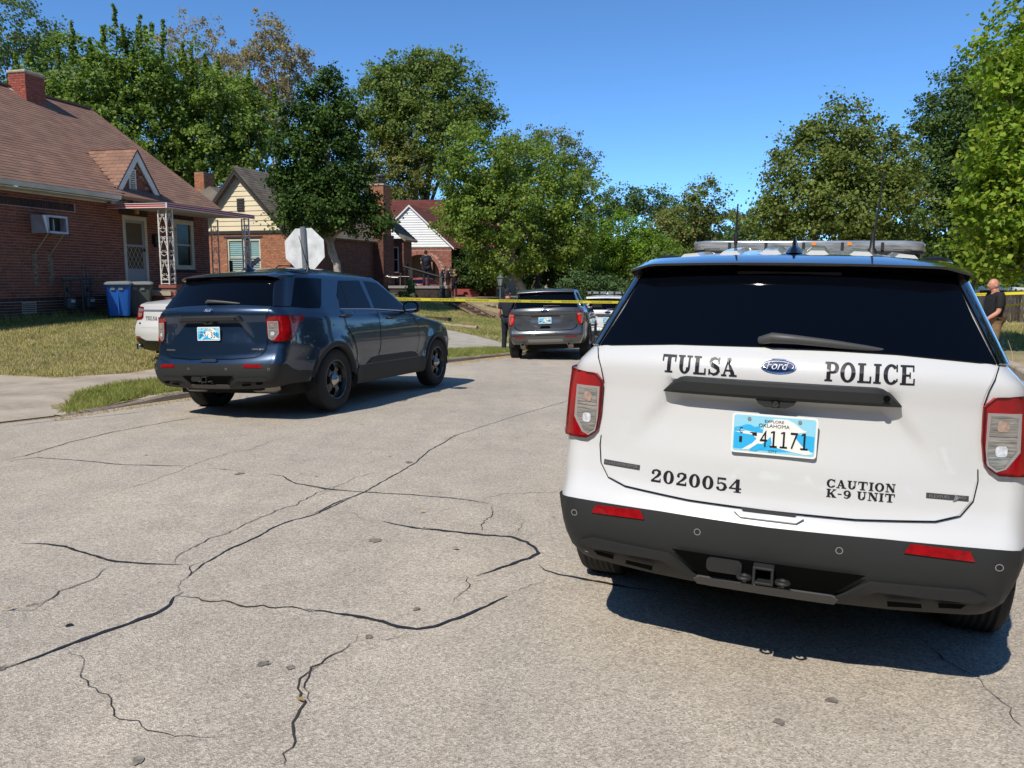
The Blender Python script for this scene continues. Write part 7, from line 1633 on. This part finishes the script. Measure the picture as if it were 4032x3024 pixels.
# lamp post
lp = empty('lamp_post', Matrix.Translation((-.58, 38, -.27)), 'short lantern post on the bank in front of the maple', 'lamp')
lm = M('grey_green_metal', (.10, .11, .10), .6)
MB().tube([(0, 0, 0), (0, 0, .06), (0, 0, .2), (0, 0, 1.45)], [.09, .06, .045, .04], 10).build('post', lm, lp, True)
mb = MB(); mb.lathe([(.05, 1.45), (.08, 1.50), (.03, 1.52)], 6); mb.lathe([(.19, 1.88), (.12, 1.94), (.04, 2.03), (.02, 2.10), (.0, 2.11)], 6); 
for k in range(6): a = k * math.pi / 3; mb.tube([(.085 * math.cos(a), .085 * math.sin(a), 1.51), (.165 * math.cos(a), .165 * math.sin(a), 1.89)], .009, 4)
mb.build('lantern_frame', lm, lp); MB().lathe([(.08, 1.52), (.155, 1.88)], 6).build('lantern_glass', M('lantern_glass', (.28, .30, .28), .2, coat=.5), lp)
MB().tube([(-.16, 0, 1.40), (.16, 0, 1.40)], .012, 6).build('ladder_bar', lm, lp)
# wheeled bins
def bin_(x, y, rot, col, lidcol, label, emb, L2=None):
    z = zyard(x, y) + .02; r = empty('wheelie_bin', Matrix.Translation((x, y, z)) @ Matrix.Rotation(rot, 4, 'Z') @ Matrix.Scale(.9, 4), label, 'bin', 'wheeled bins against the brick house')
    V = []; 
    lv = [(.06, .25, .27), (.10, .255, .28), (.80, .30, .35), (.88, .31, .36), (.90, .335, .385), (.94, .335, .385)]
    mb = MB(); n = 0
    for zz, hx, hy in lv:
        for px, py in rbox_poly(hx * 2, hy * 2, .05, 3): V.append((px, py, zz))
    n = len(rbox_poly(1, 1, .05, 3)); F = [(i * n + k, i * n + (k + 1) % n, (i + 1) * n + (k + 1) % n, (i + 1) * n + k) for i in range(len(lv) - 1) for k in range(n)] + [tuple(range(n - 1, -1, -1))]
    mb.add(V, F); mb.build('bin_body', col, r, True)
    mb = MB(); mb.bx(-.06, .06, -.345, -.31, .2, .82); 
    V = []; lid = [(.94, .35, .41), (.97, .35, .41), (1.01, .30, .34), (1.02, .24, .26)]
    mb2 = MB(); 
    for zz, hx, hy in lid:
        for px, py in rbox_poly(hx * 2, hy * 2, .06, 3): V.append((px, py - .01, zz + .03 * (1 - zz) * 0 + (py * .03)))
    F = [(i * n + k, i * n + (k + 1) % n, (i + 1) * n + (k + 1) % n, (i + 1) * n + k) for i in range(3) for k in range(n)] + [tuple(3 * n + k for k in range(n))]
    mb2.add(V, F); mb2.build('bin_lid', lidcol, r, True)
    MB().tube([(-.32, .40, .93), (-.32, .45, .95), (.32, .45, .95), (.32, .40, .93)], .016, 6).build('handle', lidcol, r)
    for k in (-.12, .08): MB().bx(-.337 if False else k - .055, k + .055, -.372, -.352, .78, .88).build('hinge_block', lidcol, r)
    for k in (-1, 1): MB().lathe([(0, -.03), (.10, -.03), (.11, 0), (.10, .03), (0, .03)], 16, Matrix.Translation((k * .26, .27, .11)) @ Matrix.Rotation(math.pi / 2, 4, 'Y')).build('wheel', rubber, r, True)
    MB().bx(-.012, .012, -.345, -.30, .12, .86).build('rib', col, r)
    if emb:
        T_ = Matrix.Translation((.322, .02, .72)); w_ = M('bin_print', (.42, .45, .46), .6)
        mobj('emblem', [T_ @ Vector((.012, p[0], p[1])) for p in ring_flat(.13, .15, .018, 24)[0]], ring_flat(.13, .15, .018, 24)[1], w_, r)
        mobj('emblem', [T_ @ Vector((.013, a, b)) for a, b in ((-.015, -.12), (.015, -.12), (.015, .12), (-.015, .12))], [(0, 1, 2, 3)], w_, r); mobj('emblem', [T_ @ Vector((.014, a, b)) for a, b in ((-.09, .0), (.09, .0), (.09, .05), (-.09, .05))], [(0, 1, 2, 3)], w_, r)
    return r
def h1w(x, y): v = H1.matrix_world @ Vector((x, y, 0)); return v.x, v.y
x, y = h1w(-5.52, -1.15); bin_(x, y, math.radians(22), M('blue_bin', (.015, .14, .55), .5), M('grey_lid', (.20, .21, .20), .6), 'blue wheeled bin with a grey lid against the brick wall', False)
x, y = h1w(-4.80, -1.20); bin_(x, y, math.radians(22), M('dark_grey_bin', (.10, .11, .10), .55), M('grey_lid', (.20, .21, .20), .6), 'dark grey wheeled bin with a round emblem, next to the porch pier', True)
# gas meters
gm = empty('gas_meter', H1.matrix_world @ Matrix.Translation((-6.0, -.35, .55)), 'pair of grey gas meters on pipework left of the blue bin', 'meter')
gmat = M('meter_grey', (.055, .075, .08), .5); pipe = M('meter_pipe', (.05, .06, .062), .5)
for k, mx in enumerate((-.28, .36)):
    m_ = MB().box((mx, -.02, .36), (.26, .18, .28)).build('meter_body', gmat, gm, bevel=.05); MB().box((mx, -.12, .42), (.12, .02, .07)).build('meter_dial', M('dial_paper', (.5, .52, .5), .5), m_)
    MB().tube([(mx + .1, 0, .5), (mx + .1, 0, .80), (mx + .1, -.0, .96)], .022, 8).build('pipe', pipe, gm, True); MB().lathe([(0, -.03), (.07, -.03), (.07, .03), (0, .03)], 14, Matrix.Translation((mx + .0, -.02, .70)) @ Matrix.Rotation(math.pi / 2, 4, 'X')).build('regulator', pipe, gm, True)
MB().tube([(-.45, 0, .94), (.55, -.0, .98)], .035, 8).build('header_pipe', pipe, gm, True); MB().tube([(.12, -.05, -.1), (.10, -.05, .94)], .032, 8).build('riser', pipe, gm, True)
MB().tube([(-.40, 0, .94), (-.40, 0, .5)], .022, 8).build('pipe', pipe, gm, True)
for px in (.62, .72): MB().tube([(px, .33, .2), (px, .33, 1.35)], .010, 6).build('conduit', M('conduit', (.25, .22, .2), .6), gm)
# barrier tape
tape_m = nodes_mat('yellow_barrier_tape', lambda n, l, p: None, .35)
def _tape(m):
    n = m.node_tree.nodes; l = m.node_tree.links; p = n['Principled BSDF']; p.inputs['Base Color'].default_value = (.74, .64, .05, 1); p.inputs['Coat Weight'].default_value = .3
_tape(tape_m)
def tape(pts, label, w=.056, n=40, text=True, name='barrier_tape'):
    P = []
    for i in range(len(pts) - 1):
        a, b, sag = Vector(pts[i][0]), Vector(pts[i + 1][0]), pts[i][1]
        for k in range(n): t = k / n; P.append(a.lerp(b, t) - Vector((0, 0, sag * 4 * t * (1 - t))))
    P.append(Vector(pts[-1][0])); V = []
    for i, p in enumerate(P):
        tw = .10 * math.sin(i * .31) + .06 * math.sin(i * .83); V += [p + Vector((0, math.sin(tw) * w / 2, -w / 2 * math.cos(tw))), p + Vector((0, -math.sin(tw) * w / 2, w / 2 * math.cos(tw)))]
    F = [(2 * i, 2 * i + 1, 2 * i + 3, 2 * i + 2) for i in range(len(P) - 1)]
    o = mobj(name, V, F, tape_m, None, True); tag(o, label, 'tape')
    o.location = (0, 0, 0)
    if text:
        fl, wd = font_text('POLICE LINE DO NOT CROSS', .026, .50); acc = 0; L = [0]
        for i in range(1, len(P)): L.append(L[-1] + (P[i] - P[i - 1]).length)
        s = .2; Vt = []; Ft = []
        while s < L[-1] - .8:
            b = len(Vt)
            for (tx, tz) in fl[0]:
                q = s + tx; i = int(np.searchsorted(L, q)) - 1; i = max(0, min(i, len(P) - 2)); t = (q - L[i]) / (L[i + 1] - L[i]); A_0 = V[2 * i].lerp(V[2 * i + 2], t); B_0 = V[2 * i + 1].lerp(V[2 * i + 3], t)
                Vt.append(A_0.lerp(B_0, .29 + tz / w) + Vector((0, -.004, 0)))
            Ft += [tuple(x + b for x in f) for f in fl[1]]; s += .72
        mobj('tape_lettering', Vt, Ft, decal_black, o)
    return o
tape([((-3.80, 14.86, 1.20), .01), ((2.42, 17.4, 1.055), .01), ((6.0, 16.6, 1.13), .0), ((10.4, 16.0, 1.32), .0)], 'yellow barrier tape stretched from the sign post across the street')
tape([((12.9, 19.8, 1.33), .0), ((8.4, 18.5, 1.28), .0)], 'upper yellow tape behind the bald man', text=False) if False else None
tape([((13.2, 20.4, .98), .10), ((9.9, 20.0, .98), .0)], 'lower slack yellow tape behind the bald man at the right', text=False, w=.05)
# picket fence at the right
fe = empty('picket_fence', Matrix.Translation((17.4, 30.2, 0)), 'dark weathered wooden picket fence behind the bald man', 'fence')
fm_ = M('dark_weathered_board', (.06, .045, .035), .9, rnd=[(.05, .038, .03), (.085, .065, .05), (.035, .028, .022), (.12, .10, .08)], noise=(7, .4, 5))
rr_ = random.Random(8)
for k in range(60):
    x = k * .125; h = 1.22 + rr_.uniform(-.06, .04); zz = zright(17.4 + x, 30.2) - .05
    MB().box((x, rr_.uniform(-.01, .01), zz + h / 2), (.10, .02, h), Matrix.Rotation(rr_.uniform(-.02, .02), 3, 'Y')).build('board', fm_, fe)
for z in (.35, .95): MB().bx(-.1, 7.5, .015, .055, z - .05, z + .03).build('fence_rail', fm_, fe)
# timbers at the bank, each log a thing
logm = M('silvered_log', (.33, .27, .19), .95, stretch=(.6, .6, 6), noise=(5, .5, 6), bump=(16, .03))
def log(p, q, r, label, m=None, sq=False):
    p, q = Vector(p), Vector(q); o = empty('timber', Matrix.Translation(p), label, 'timber', 'old timbers edging the bank by the sidewalk')
    L = q - p; mb = MB(); rng = random.Random(int(r * 1000) + int(p.x * 10)); n = 9
    if sq: a = math.atan2(L.y, L.x); mb.box(L / 2, (L.length, r * 2, r * 2), Matrix.Rotation(a, 3, 'Z'))
    else: mb.tube([L * (k / n) + Vector((0, rng.uniform(-.01, .01), rng.uniform(-.012, .012))) for k in range(n + 1)], [r * rng.uniform(.9, 1.06) for _ in range(n + 1)], 9)
    mb.build('log', m or logm, o, not sq, bevel=.01 if sq else 0); return o
log((-4.2, 29.4, -.02), (-1.22, 27.5, -.14), .075, 'upper pale log of the stacked pair beside the sidewalk')
log((-4.1, 29.2, -.18), (-1.16, 27.25, -.29), .080, 'lower pale log of the stacked pair beside the sidewalk')
log((-2.05, 26.95, -.30), (-.42, 24.85, -.33), .085, 'pale log angled along the sidewalk edge, nearest the street')
log((-.95, 25.2, -.34), (-.2, 23.95, -.36), .05, 'thin low log ending at the sidewalk, lowest of the timbers')
log((-3.6, 30.6, .02), (-2.35, 29.6, .0), .10, 'dark square timber above the log pair', wood_dark, True)
# timber steps in the bank
stp = empty('garden_steps', Matrix.Translation((-2.5, 38.3, 0)), 'timber edged earth steps climbing the grass bank', 'steps')
tm_ = M('step_timber', (.17, .115, .075), .9, noise=(6, .35, 5))
for k in range(5):
    x = 1.05 - k * .33; y = -2.3 + k * .62; z = -.10 + k * .125
    MB().box((x, y, z), (.62, .12, .15), Matrix.Rotation(.0, 3, 'Z')).build('riser', M('dark_riser', (.07, .045, .03), .9), stp)
    MB().box((x - .0, y + .34, z + .05), (.62, .56, .04)).build('tread', tm_, stp)
for sx in (-.40, .40): 
    MB().tube([(1.30 + sx, -2.6, -.12), (-.50 + sx, .85, .56)], .07, 4).build('stringer', tm_, stp)
# rubble / firewood pile at the deck foot
for k in range(26):
    rg = random.Random(40 + k); x = -4.9 + rg.uniform(0, 4.0); y = 41.0 + rg.uniform(-.5, .5); r = rg.uniform(.08, .19); z = zyard(x, y) + r * .5
    mb = MB(); mb.lathe([(0, -r * .6), (r * .8, -r * .5), (r * 1.1, 0), (r * .8, r * .45), (0, r * .6)], 7, Matrix.Translation((0, 0, 0)) @ Matrix.Rotation(rg.uniform(0, 6), 4, 'Z') @ Matrix.Rotation(rg.uniform(-.6, .6), 4, 'X'))
    o = mb.build('garden_rock', M('buff_stone', (.33, .25, .17), .9, rnd=[(.36, .27, .18), (.24, .18, .12), (.42, .34, .25), (.18, .14, .10)], noise=(6, .3)), None, True); o.location = (x, y, z)
    tag(o, 'buff stone in the loose row along the bed under the porch deck', 'rock', 'loose stones under the porch deck')
# deck beside house 2 with rails
dk = empty('porch_deck', Matrix.Translation((-4.6, 40.4, 0)), 'dark porch deck with handrails where an officer stands', 'porch')
MB().bx(-1.6, 1.35, -.9, 1.0, 1.08, 1.20).build('deck_top', M('deck_edge', (.30, .28, .25), .8), dk); MB().bx(-1.55, 1.3, -.85, .95, .2, 1.08).build('deck_skirt', wood_dark, dk)
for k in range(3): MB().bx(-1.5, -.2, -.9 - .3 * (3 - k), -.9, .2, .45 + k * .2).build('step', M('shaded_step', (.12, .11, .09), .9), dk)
mb = MB(); mb.tube([(-.85, -.95, 2.15), (1.15, -1.05, 1.60)], .06, 4); mb.build('handrail', M('dark_rail', (.03, .028, .028), .7), dk)
MB().bx(-.52, -.36, -1.02, -.9, .2, 2.05).build('newel', M('dark_rail', (.03, .028, .028), .7), dk); MB().bx(.98, 1.10, -1.1, -1.0, .2, 1.62).build('newel', M('grey_newel', (.10, .10, .10), .7), dk)
rl = M('pale_rail', (.45, .43, .38), .7)
MB().tube([(-1.95, -.6, 1.85), (-1.55, -.75, 1.62), (-1.1, -.85, 1.60)], .02, 6).build('metal_rail', M('grey_metal', (.30, .30, .30), .4, metal=.5), dk, True)
MB().tube([(-1.0, -.85, 1.2), (-1.0, -.85, 1.75), (-.95, -.85, 1.82)], .02, 6).build('metal_rail', M('grey_metal', (.30, .30, .30), .4, metal=.5), dk, True)
MB().tube([(-2.0, -.8, 1.66), (-.5, -.8, 1.66)], .012, 6).build('metal_rail', M('grey_metal', (.30, .30, .30), .4, metal=.5), dk)
# pale vehicle glimpsed beyond the fence
va = empty('parked_van', Matrix.Translation((31, 50, -.6)), 'white vehicle glimpsed between leaves beyond the fence', 'van')
mb = MB(); mb.prism([(-2.4, .4), (2.4, .4), (2.4, 1.0), (1.9, 1.15), (1.3, 1.75), (-2.2, 1.9), (-2.4, 1.7)], 'y', -.9, .9); mb.build('body', paint_white, va, bevel=.08)
MB().bx(-2.0, 1.2, -.92, -.905, 1.2, 1.6).build('side_windows', tint_glass, va)
for sx in (-1.6, 1.6): MB().lathe([(0, -.1), (.33, -.1), (.33, .1), (0, .1)], 20, Matrix.Translation((sx, -.85, .34)) @ Matrix.Rotation(math.pi / 2, 4, 'X')).build('wheel', rubber, va, True)
# small bright straw stalk at the right
MB().tube([(9.75, 15.2, -.12), (9.7, 15.2, .18), (9.6, 15.2, .42)], [.008, .006, .003], 5).build('straw_stalk', g_straw, None)
tag(bpy.data.objects['straw_stalk'], 'tall dry grass stalk right of the near suv', 'grass stalk')

# ================================================================== people
skin_t = M('skin_tone', (.50, .27, .19), .55, spec=.35); skin_r = M('ruddy_skin', (.55, .25, .17), .5, spec=.4); navy = M('navy_uniform', (.010, .012, .022), .85, noise=(14, .3)); blackc = M('black_cloth', (.008, .008, .009), .85, noise=(14, .3))
tan_p = M('tan_trousers', (.20, .12, .055), .85, noise=(9, .3)); black_s = M('black_boots', (.008, .008, .008), .4); hair_d = M('dark_hair', (.015, .010, .008), .8); hair_s = M('stubble_hair', (.17, .11, .08), .8); vest_m = M('vest_navy', (.02, .024, .04), .8); patch_m = M('sleeve_patch', (.28, .40, .62), .6); white_m = M('white_mark', (.7, .7, .68), .6); yellow_m = M('yellow_panel', (.55, .52, .16), .6)
def skinned(name, nodes, edges, mat, parent, sub=1, rootv=0):
    me = bpy.data.meshes.new(name); me.from_pydata([n[0] for n in nodes], edges, []); me.materials.append(mat)
    o = bpy.data.objects.new(name, me); COL.objects.link(o); o.parent = parent
    sk = o.modifiers.new('skin', 'SKIN'); sk.use_smooth_shade = True
    lay = me.skin_vertices[0] if me.skin_vertices else None
    if lay is None:
        bm = bmesh.new(); bm.from_mesh(me); bm.verts.layers.skin.verify(); bm.to_mesh(me); bm.free(); lay = me.skin_vertices[0]
    for i, n in enumerate(nodes):
        r = n[1]; lay.data[i].radius = (r, r) if not isinstance(r, tuple) else r; lay.data[i].use_root = (i == rootv)
    ss = o.modifiers.new('sub', 'SUBSURF'); ss.levels = sub; ss.render_levels = sub
    return o
def person(x, y, z, yaw, H, label, shirt, trousers, arms=None, legs=None, head=(0, 0), hair=None, cap=None, skin=skin_t, vest=None, lean=0., belly=0., patches=True, back_panel=None, group=None, seated=False, crop=0):
    """yaw clockwise from +Y; arms: {'l':(elbow, wrist), 'r':...} offsets from the shoulder in heights (x outward, y forward, z up)"""
    root = empty('person', Matrix.Translation((x, y, z)) @ Matrix.Rotation(-yaw, 4, 'Z'), label, 'person', group)
    def V_(a, b, c): return Vector((a * H, b * H, c * H))
    ly = lean
    hipz = .53 if not seated else .28
    def tz(t): return hipz + t
    pel = V_(0, 0, hipz); wai = V_(0, ly * .3 + belly * .2, tz(.09)); che = V_(0, ly * .8, tz(.20)); nb = V_(0, ly * 1.1, tz(.295)); hy, hp = head
    hd = Vector((math.sin(hy), math.cos(hy), 0)); nk = V_(0, ly * 1.15 + hp * .3, tz(.325)); hc = V_(0, ly * 1.2 + hp, tz(.385)); 
    hc0 = hc - hd * .004 * H; top = hc0 + V_(0, 0, .038) - hd * .01 * H; jaw = hc0 + V_(0, 0, -.042) + hd * .022 * H
    N = [(pel, .075 * H), (wai, .070 * H), (che, .080 * H), (nb, .045 * H), (nk, .040 * H), (hc0 + V_(0, 0, -.03), .040 * H)]
    E_ = [(0, 1), (1, 2), (2, 3), (3, 4), (4, 5)]
    side_h = Vector((hd.y, -hd.x, 0))
    SN = [(pel + V_(0, 0, .0), .088 * H), (wai, (.084 + belly * .25) * H), (che, .098 * H), (nb - V_(0, 0, .018), .058 * H), (nb + V_(0, 0, .004), .040 * H)]; SE = [(0, 1), (1, 2), (2, 3), (3, 4)]
    arms = arms or {}
    for s_, key in ((-1, 'l'), (1, 'r')):
        el, wr = arms.get(key, ((.025, -.01, -.17), (.035, .03, -.32)))
        sh = V_(s_ * .105, ly * 1.0, tz(.272)); e_ = sh + V_(s_ * el[0], el[1], el[2]); w_ = sh + V_(s_ * wr[0], wr[1], wr[2])
        b = len(N); N += [(sh, .036 * H), (sh.lerp(e_, .5), .031 * H), (e_, .026 * H), (e_.lerp(w_, .35), .026 * H), (w_, .016 * H)]; E_ += [(2, b), (b, b + 1), (b + 1, b + 2), (b + 2, b + 3), (b + 3, b + 4)]
        d = (w_ - e_).normalized(); pm = w_ + d * .028 * H; N.append((pm, .021 * H)); E_.append((b + 4, b + 5)); pf = w_ + d * .048 * H
        lat = d.cross(Vector((s_, .2, 0))).normalized(); fw_ = d.cross(lat).normalized()
        for q, off, ln in ((0, -.018, .034), (1, -.006, .040), (2, .006, .038), (3, .018, .030)):
            a0 = pf + lat * off * H; a1 = a0 + d * ln * .55 * H + fw_ * .004 * H; a2 = a0 + d * ln * H * .9 + fw_ * .012 * H; i = len(N); N += [(a0, .0062 * H), (a1, .0055 * H), (a2, .0045 * H)]; E_ += [(b + 5, i), (i, i + 1), (i + 1, i + 2)]
        i = len(N); t0 = w_ + d * .018 * H + lat * -.022 * H; N += [(t0, .007 * H), (t0 + d * .02 * H + lat * -.012 * H, .006 * H)]; E_ += [(b + 5, i), (i, i + 1)]
        c = len(SN); SN += [(sh, .046 * H), (sh.lerp(e_, .55), .040 * H), (sh.lerp(e_, .86), .039 * H)]; SE += [(2, c), (c, c + 1), (c + 1, c + 2)]
        if patches:
            m_ = sh.lerp(e_, .32); n_ = Vector((s_, -.35, .0)).normalized(); u_ = Vector((0, 0, 1)); v_ = n_.cross(u_); P0 = m_ + n_ * .043 * H
            mobj('sleeve_patch', [P0 + v_ * a * H + u_ * b2 * H for a, b2 in ((-.016, .02), (.016, .02), (.014, -.015), (0, -.026), (-.014, -.015))], [(0, 1, 2, 3, 4)], patch_m, root)
    skinned('body', N, E_, skin, root, 2)
    hv = []; hf = []; nu, nv = 24, 18
    for j in range(nv + 1):
        ph = math.pi * j / nv - math.pi / 2
        for i in range(nu):
            a = 2 * math.pi * i / nu; dx, dy, dz = math.cos(ph) * math.sin(a), math.cos(ph) * math.cos(a), math.sin(ph)
            px = .0445 * dx * (1 - .28 * max(0, -dz) ** 1.3); py = .056 * dy * (1 - (.34 * max(0, -dz) if dy < 0 else .10 * max(0, -dz))); pz = .067 * dz
            fr = max(0, dy)
            py += fr * (.016 * math.exp(-((dx / .16) ** 2)) * math.exp(-(((dz + .16) / .16) ** 2)) - .005 * math.exp(-(((abs(dx) - .32) / .16) ** 2)) * math.exp(-(((dz - .08) / .12) ** 2)) + .004 * math.exp(-(((dz - .25) / .1) ** 2)) + .005 * math.exp(-((dx / .2) ** 2)) * math.exp(-(((dz + .85) / .15) ** 2)))
            hv.append(hc0 + side_h * px * H + hd * py * H + Vector((0, 0, pz * H)))
    for j in range(nv):
        for i in range(nu): hf.append((j * nu + i, j * nu + (i + 1) % nu, (j + 1) * nu + (i + 1) % nu, (j + 1) * nu + i))
    hm = MB(); hm.add(hv, hf); head_o = hm.build('head', skin, root, True)
    for s_ in (-1, 1):
        em = MB(); em.lathe([(0, -.006 * H), (.012 * H, -.004 * H), (.016 * H, 0), (.010 * H, .004 * H), (0, .003 * H)], 10, Matrix.Translation(hc0 + side_h * s_ * .045 * H - hd * .006 * H + V_(0, 0, -.006)) @ Matrix.Rotation(-hy, 4, 'Z') @ Matrix.Rotation(s_ * 1.35, 4, 'Y') @ Matrix.Diagonal((1.2, .8, 1, 1))); em.build('ear', skin, head_o, True)
    skinned('shirt', SN, SE, shirt, root, 2, 2)
    if vest: skinned('vest', [(V_(0, ly * .3, tz(.06)), .092 * H), (V_(0, ly * .8, tz(.20)), .108 * H), (V_(0, ly * 1.0, tz(.26)), .07 * H)], [(0, 1), (1, 2)], vest, root, 2)
    TN = [(pel + V_(0, 0, .03), .082 * H)]; TE = []; 
    legs = legs or {}
    for s_, key in ((-1, 'l'), (1, 'r')):
        kn, an = legs.get(key, ((.012, .01, -.245), (.014, -.015, -.475)))
        hp_ = pel + V_(s_ * .048, 0, -.01); k_ = hp_ + V_(s_ * kn[0], kn[1], kn[2]); a_2 = hp_ + V_(s_ * an[0], an[1], an[2]); b = len(TN)
        TN += [(hp_, .066 * H), (hp_.lerp(k_, .5), .056 * H), (k_, .043 * H), (k_.lerp(a_2, .5), .040 * H), (a_2 + V_(0, 0, -.005), .038 * H), (a_2 + V_(0, 0, -.028), .036 * H)]; TE += [(0, b), (b, b + 1), (b + 1, b + 2), (b + 2, b + 3), (b + 3, b + 4), (b + 4, b + 5)]
        skinned('shoe', [(a_2 + V_(0, -.03, -.020), .034 * H), (a_2 + V_(0, .03, -.022), .032 * H), (a_2 + V_(0, .09, -.028), .027 * H)], [(0, 1), (1, 2)], black_s, root, 1)
    skinned('trousers', TN, TE, trousers, root, 2)
    mb = MB(); mb.lathe([(.090 * H, -.014 * H), (.094 * H, 0), (.090 * H, .014 * H)], 20, Matrix.Translation(pel + V_(0, 0, .045)) @ Matrix.Diagonal((1, .95, 1, 1))); mb.build('belt', black_s, root, True)
    if vest or shirt is not None:
        for s_ in (-1, 1): MB().box(pel + V_(s_ * .093, .0, .03), (.028 * H, .06 * H, .06 * H)).build('belt_pouch', black_s, root, bevel=.008)
    for s_ in (-1, 1): MB().lathe([(0, -.004 * H), (.0035 * H, 0), (0, .004 * H)], 6, Matrix.Translation(hc0 + side_h * s_ * .017 * H + hd * .050 * H + V_(0, 0, .005))).build('eye', black_s, root)
    MB().box(hc0 + hd * .052 * H + V_(0, 0, -.034), (.022 * H, .012 * H, .003 * H), Matrix.Rotation(-hy, 3, 'Z')).build('mouth', M('lip_tone', (.30, .10, .08), .6), root)
    if hair or cap:
        Rz = Matrix.Rotation(-hy, 4, 'Z'); prof = [(.0475 * math.cos(a) * H, .062 * math.sin(a) * H) for a in [math.pi / 2 * k / 6 for k in range(7)]]
        M4 = Matrix.Translation(hc0 + V_(0, 0, .012) - hd * .006 * H) @ Rz @ Matrix.Rotation(.22, 4, 'X') @ Matrix.Diagonal((1.0, 1.26, 1.0, 1)); mb = MB(); mb.lathe([(.0470 * H, -.022 * H)] + prof, 18, M4)
        mb.build('cap' if cap else 'hair', cap or hair, root, True)
        if cap:
            mb = MB(); mb.prism([(-.04 * H, 0), (.04 * H, 0), (.03 * H, .05 * H), (0, .062 * H), (-.03 * H, .05 * H)], 'z', 0, .004 * H); T2 = Matrix.Translation(hc0 + hd * .045 * H + V_(0, 0, .022)) @ Rz; mb.v = [tuple(T2 @ Vector(v)) for v in mb.v]; mb.build('cap_peak', cap, root)
    if back_panel:
        P0 = che + V_(0, -.100 - .012, .045); mobj('back_panel', [P0 + V_(a, 0, b) for a, b in ((-.05, -.022), (.05, -.022), (.05, .024), (-.05, .024))], [(0, 1, 2, 3)], back_panel, root)
        fl, wd = font_text('POLICE', .022 * H, .08 * H); mobj('lettering', [P0 + Vector((p[0] - wd / 2, -.004, p[1] - .01 * H)) for p in fl[0]], fl[1], decal_black, root)
    return root
PI = math.pi
# officer by the grey SUV: seen from behind, right arm down, cap
person(-.12, 21.7, zroad(-.3, 21.7), math.radians(25), 1.82, 'officer in navy uniform and cap standing at the left rear corner of the grey suv', navy, navy, {'l': ((.03, -.02, -.17), (.02, .06, -.31)), 'r': ((.02, .05, -.17), (-.0, .14, -.29))}, cap=navy, skin=skin_r, head=(.25, .0))
# bald man at the right, facing left
person(9.50, 15.55, zright(9.5, 15.55) - .02, math.radians(-88), 1.80, 'bald man in a black polo shirt and tan trousers, standing at the right looking down', blackc, tan_p, {'l': ((.03, .03, -.18), (.0, .14, -.26)), 'r': ((.02, .02, -.18), (.0, .12, -.27))}, skin=skin_r, head=(0, .035), belly=.07, patches=False, hair=None)
# the group at the porches
grp = 'officers gathered by the two porches'
person(-4.35, 40.0, 1.20, math.radians(-10), 1.80, 'officer with short dark hair standing highest on the dark porch deck', navy, navy, {'l': ((.03, -.03, -.17), (.0, .05, -.27)), 'r': ((.06, .0, -.17), (.07, .04, -.31))}, hair=hair_d, vest=vest_m, group=grp, head=(.6, 0))
person(-4.50, 50.6, .62, math.radians(75), 1.82, 'bald officer with a vest over bare arms, left of the pair reading', navy, navy, {'l': ((.04, .02, -.17), (.03, .05, -.32)), 'r': ((.03, .03, -.17), (-.02, .13, -.22))}, hair=hair_s, vest=vest_m, group=grp, head=(.0, .03), lean=.05)
person(-4.05, 49.6, .60, math.radians(70), 1.80, 'officer in black with close-cropped hair looking down at his hands', blackc, blackc, {'l': ((.02, .05, -.16), (-.03, .16, -.17)), 'r': ((.02, .05, -.16), (-.03, .16, -.17))}, hair=hair_s, group=grp, head=(0, .035), lean=.03)
person(-3.75, 51.2, .42, math.radians(-20), 1.80, 'officer seen from behind with a yellow panel on his back', blackc, navy, {'l': ((.05, .0, -.17), (.04, .03, -.31)), 'r': ((.05, .0, -.17), (.05, .03, -.31))}, hair=hair_s, group=grp, head=(-.7, .0), back_panel=yellow_m)
person(-5.45, 41.2, 1.0, math.radians(20), 1.75, 'dark-haired person in black, lower and leftmost on the dark porch deck', blackc, blackc, {}, hair=hair_d, group=grp, patches=False, seated=True, legs={'l': ((.01, .22, -.02), (.01, .20, -.25)), 'r': ((.01, .22, -.02), (.01, .20, -.25))}, head=(.6, 0))
person(1.45, 46.8, .30, math.radians(-60), 1.80, 'officer in dark uniform in the shade right of the maple trunk', navy, navy, {'l': ((.04, .02, -.17), (.02, .08, -.27))}, cap=navy, group=None)
person(8.9, 18.2, zright(8.9, 18.2), math.radians(170), 1.82, 'person in a black cap and dark clothes partly hidden behind the near suv', blackc, blackc, {}, cap=hair_d, patches=False)
# marks on the near officer's sleeve

# weeds along the foundation
_p = [h1w(X, -.12) for X in (-14.5, -4.6)] + [h1w(X, -.55) for X in (-4.6, -14.5)]
grass('foundation_weeds', _p, yfo, 260, .24, MATS['verge_leaves'], w=.012, seed=31, lean=.6)

_rl = np.random.default_rng(77); _lv = []
for _ in range(170):
    t_ = _rl.uniform(); q_ = _rl.uniform()
    if q_ < .6: x_ = -5.0 + 6.0 * t_ + _rl.normal() * .25 + .25; y_ = 9.3 + 13.5 * t_
    else: x_ = _rl.uniform(-4, 4); y_ = _rl.uniform(2.6, 14)
    z_ = max(zroad(x_, y_), yf(x_, y_) + .03 if _ln((x_, y_), curbL) > 0 else -9) + .012; a_ = _rl.uniform(0, 6.28); s_ = _rl.uniform(.012, .03)
    c_, d_ = math.cos(a_) * s_, math.sin(a_) * s_
    _lv += [(x_ - c_, y_ - d_, z_), (x_ + d_ * .5, y_ - c_ * .5, z_ + .006), (x_ + c_, y_ + d_, z_ + .003), (x_ - d_ * .5, y_ + c_ * .5, z_ + .008)]
fastmesh('fallen_leaves', np.array(_lv), 4, g_straw, None)
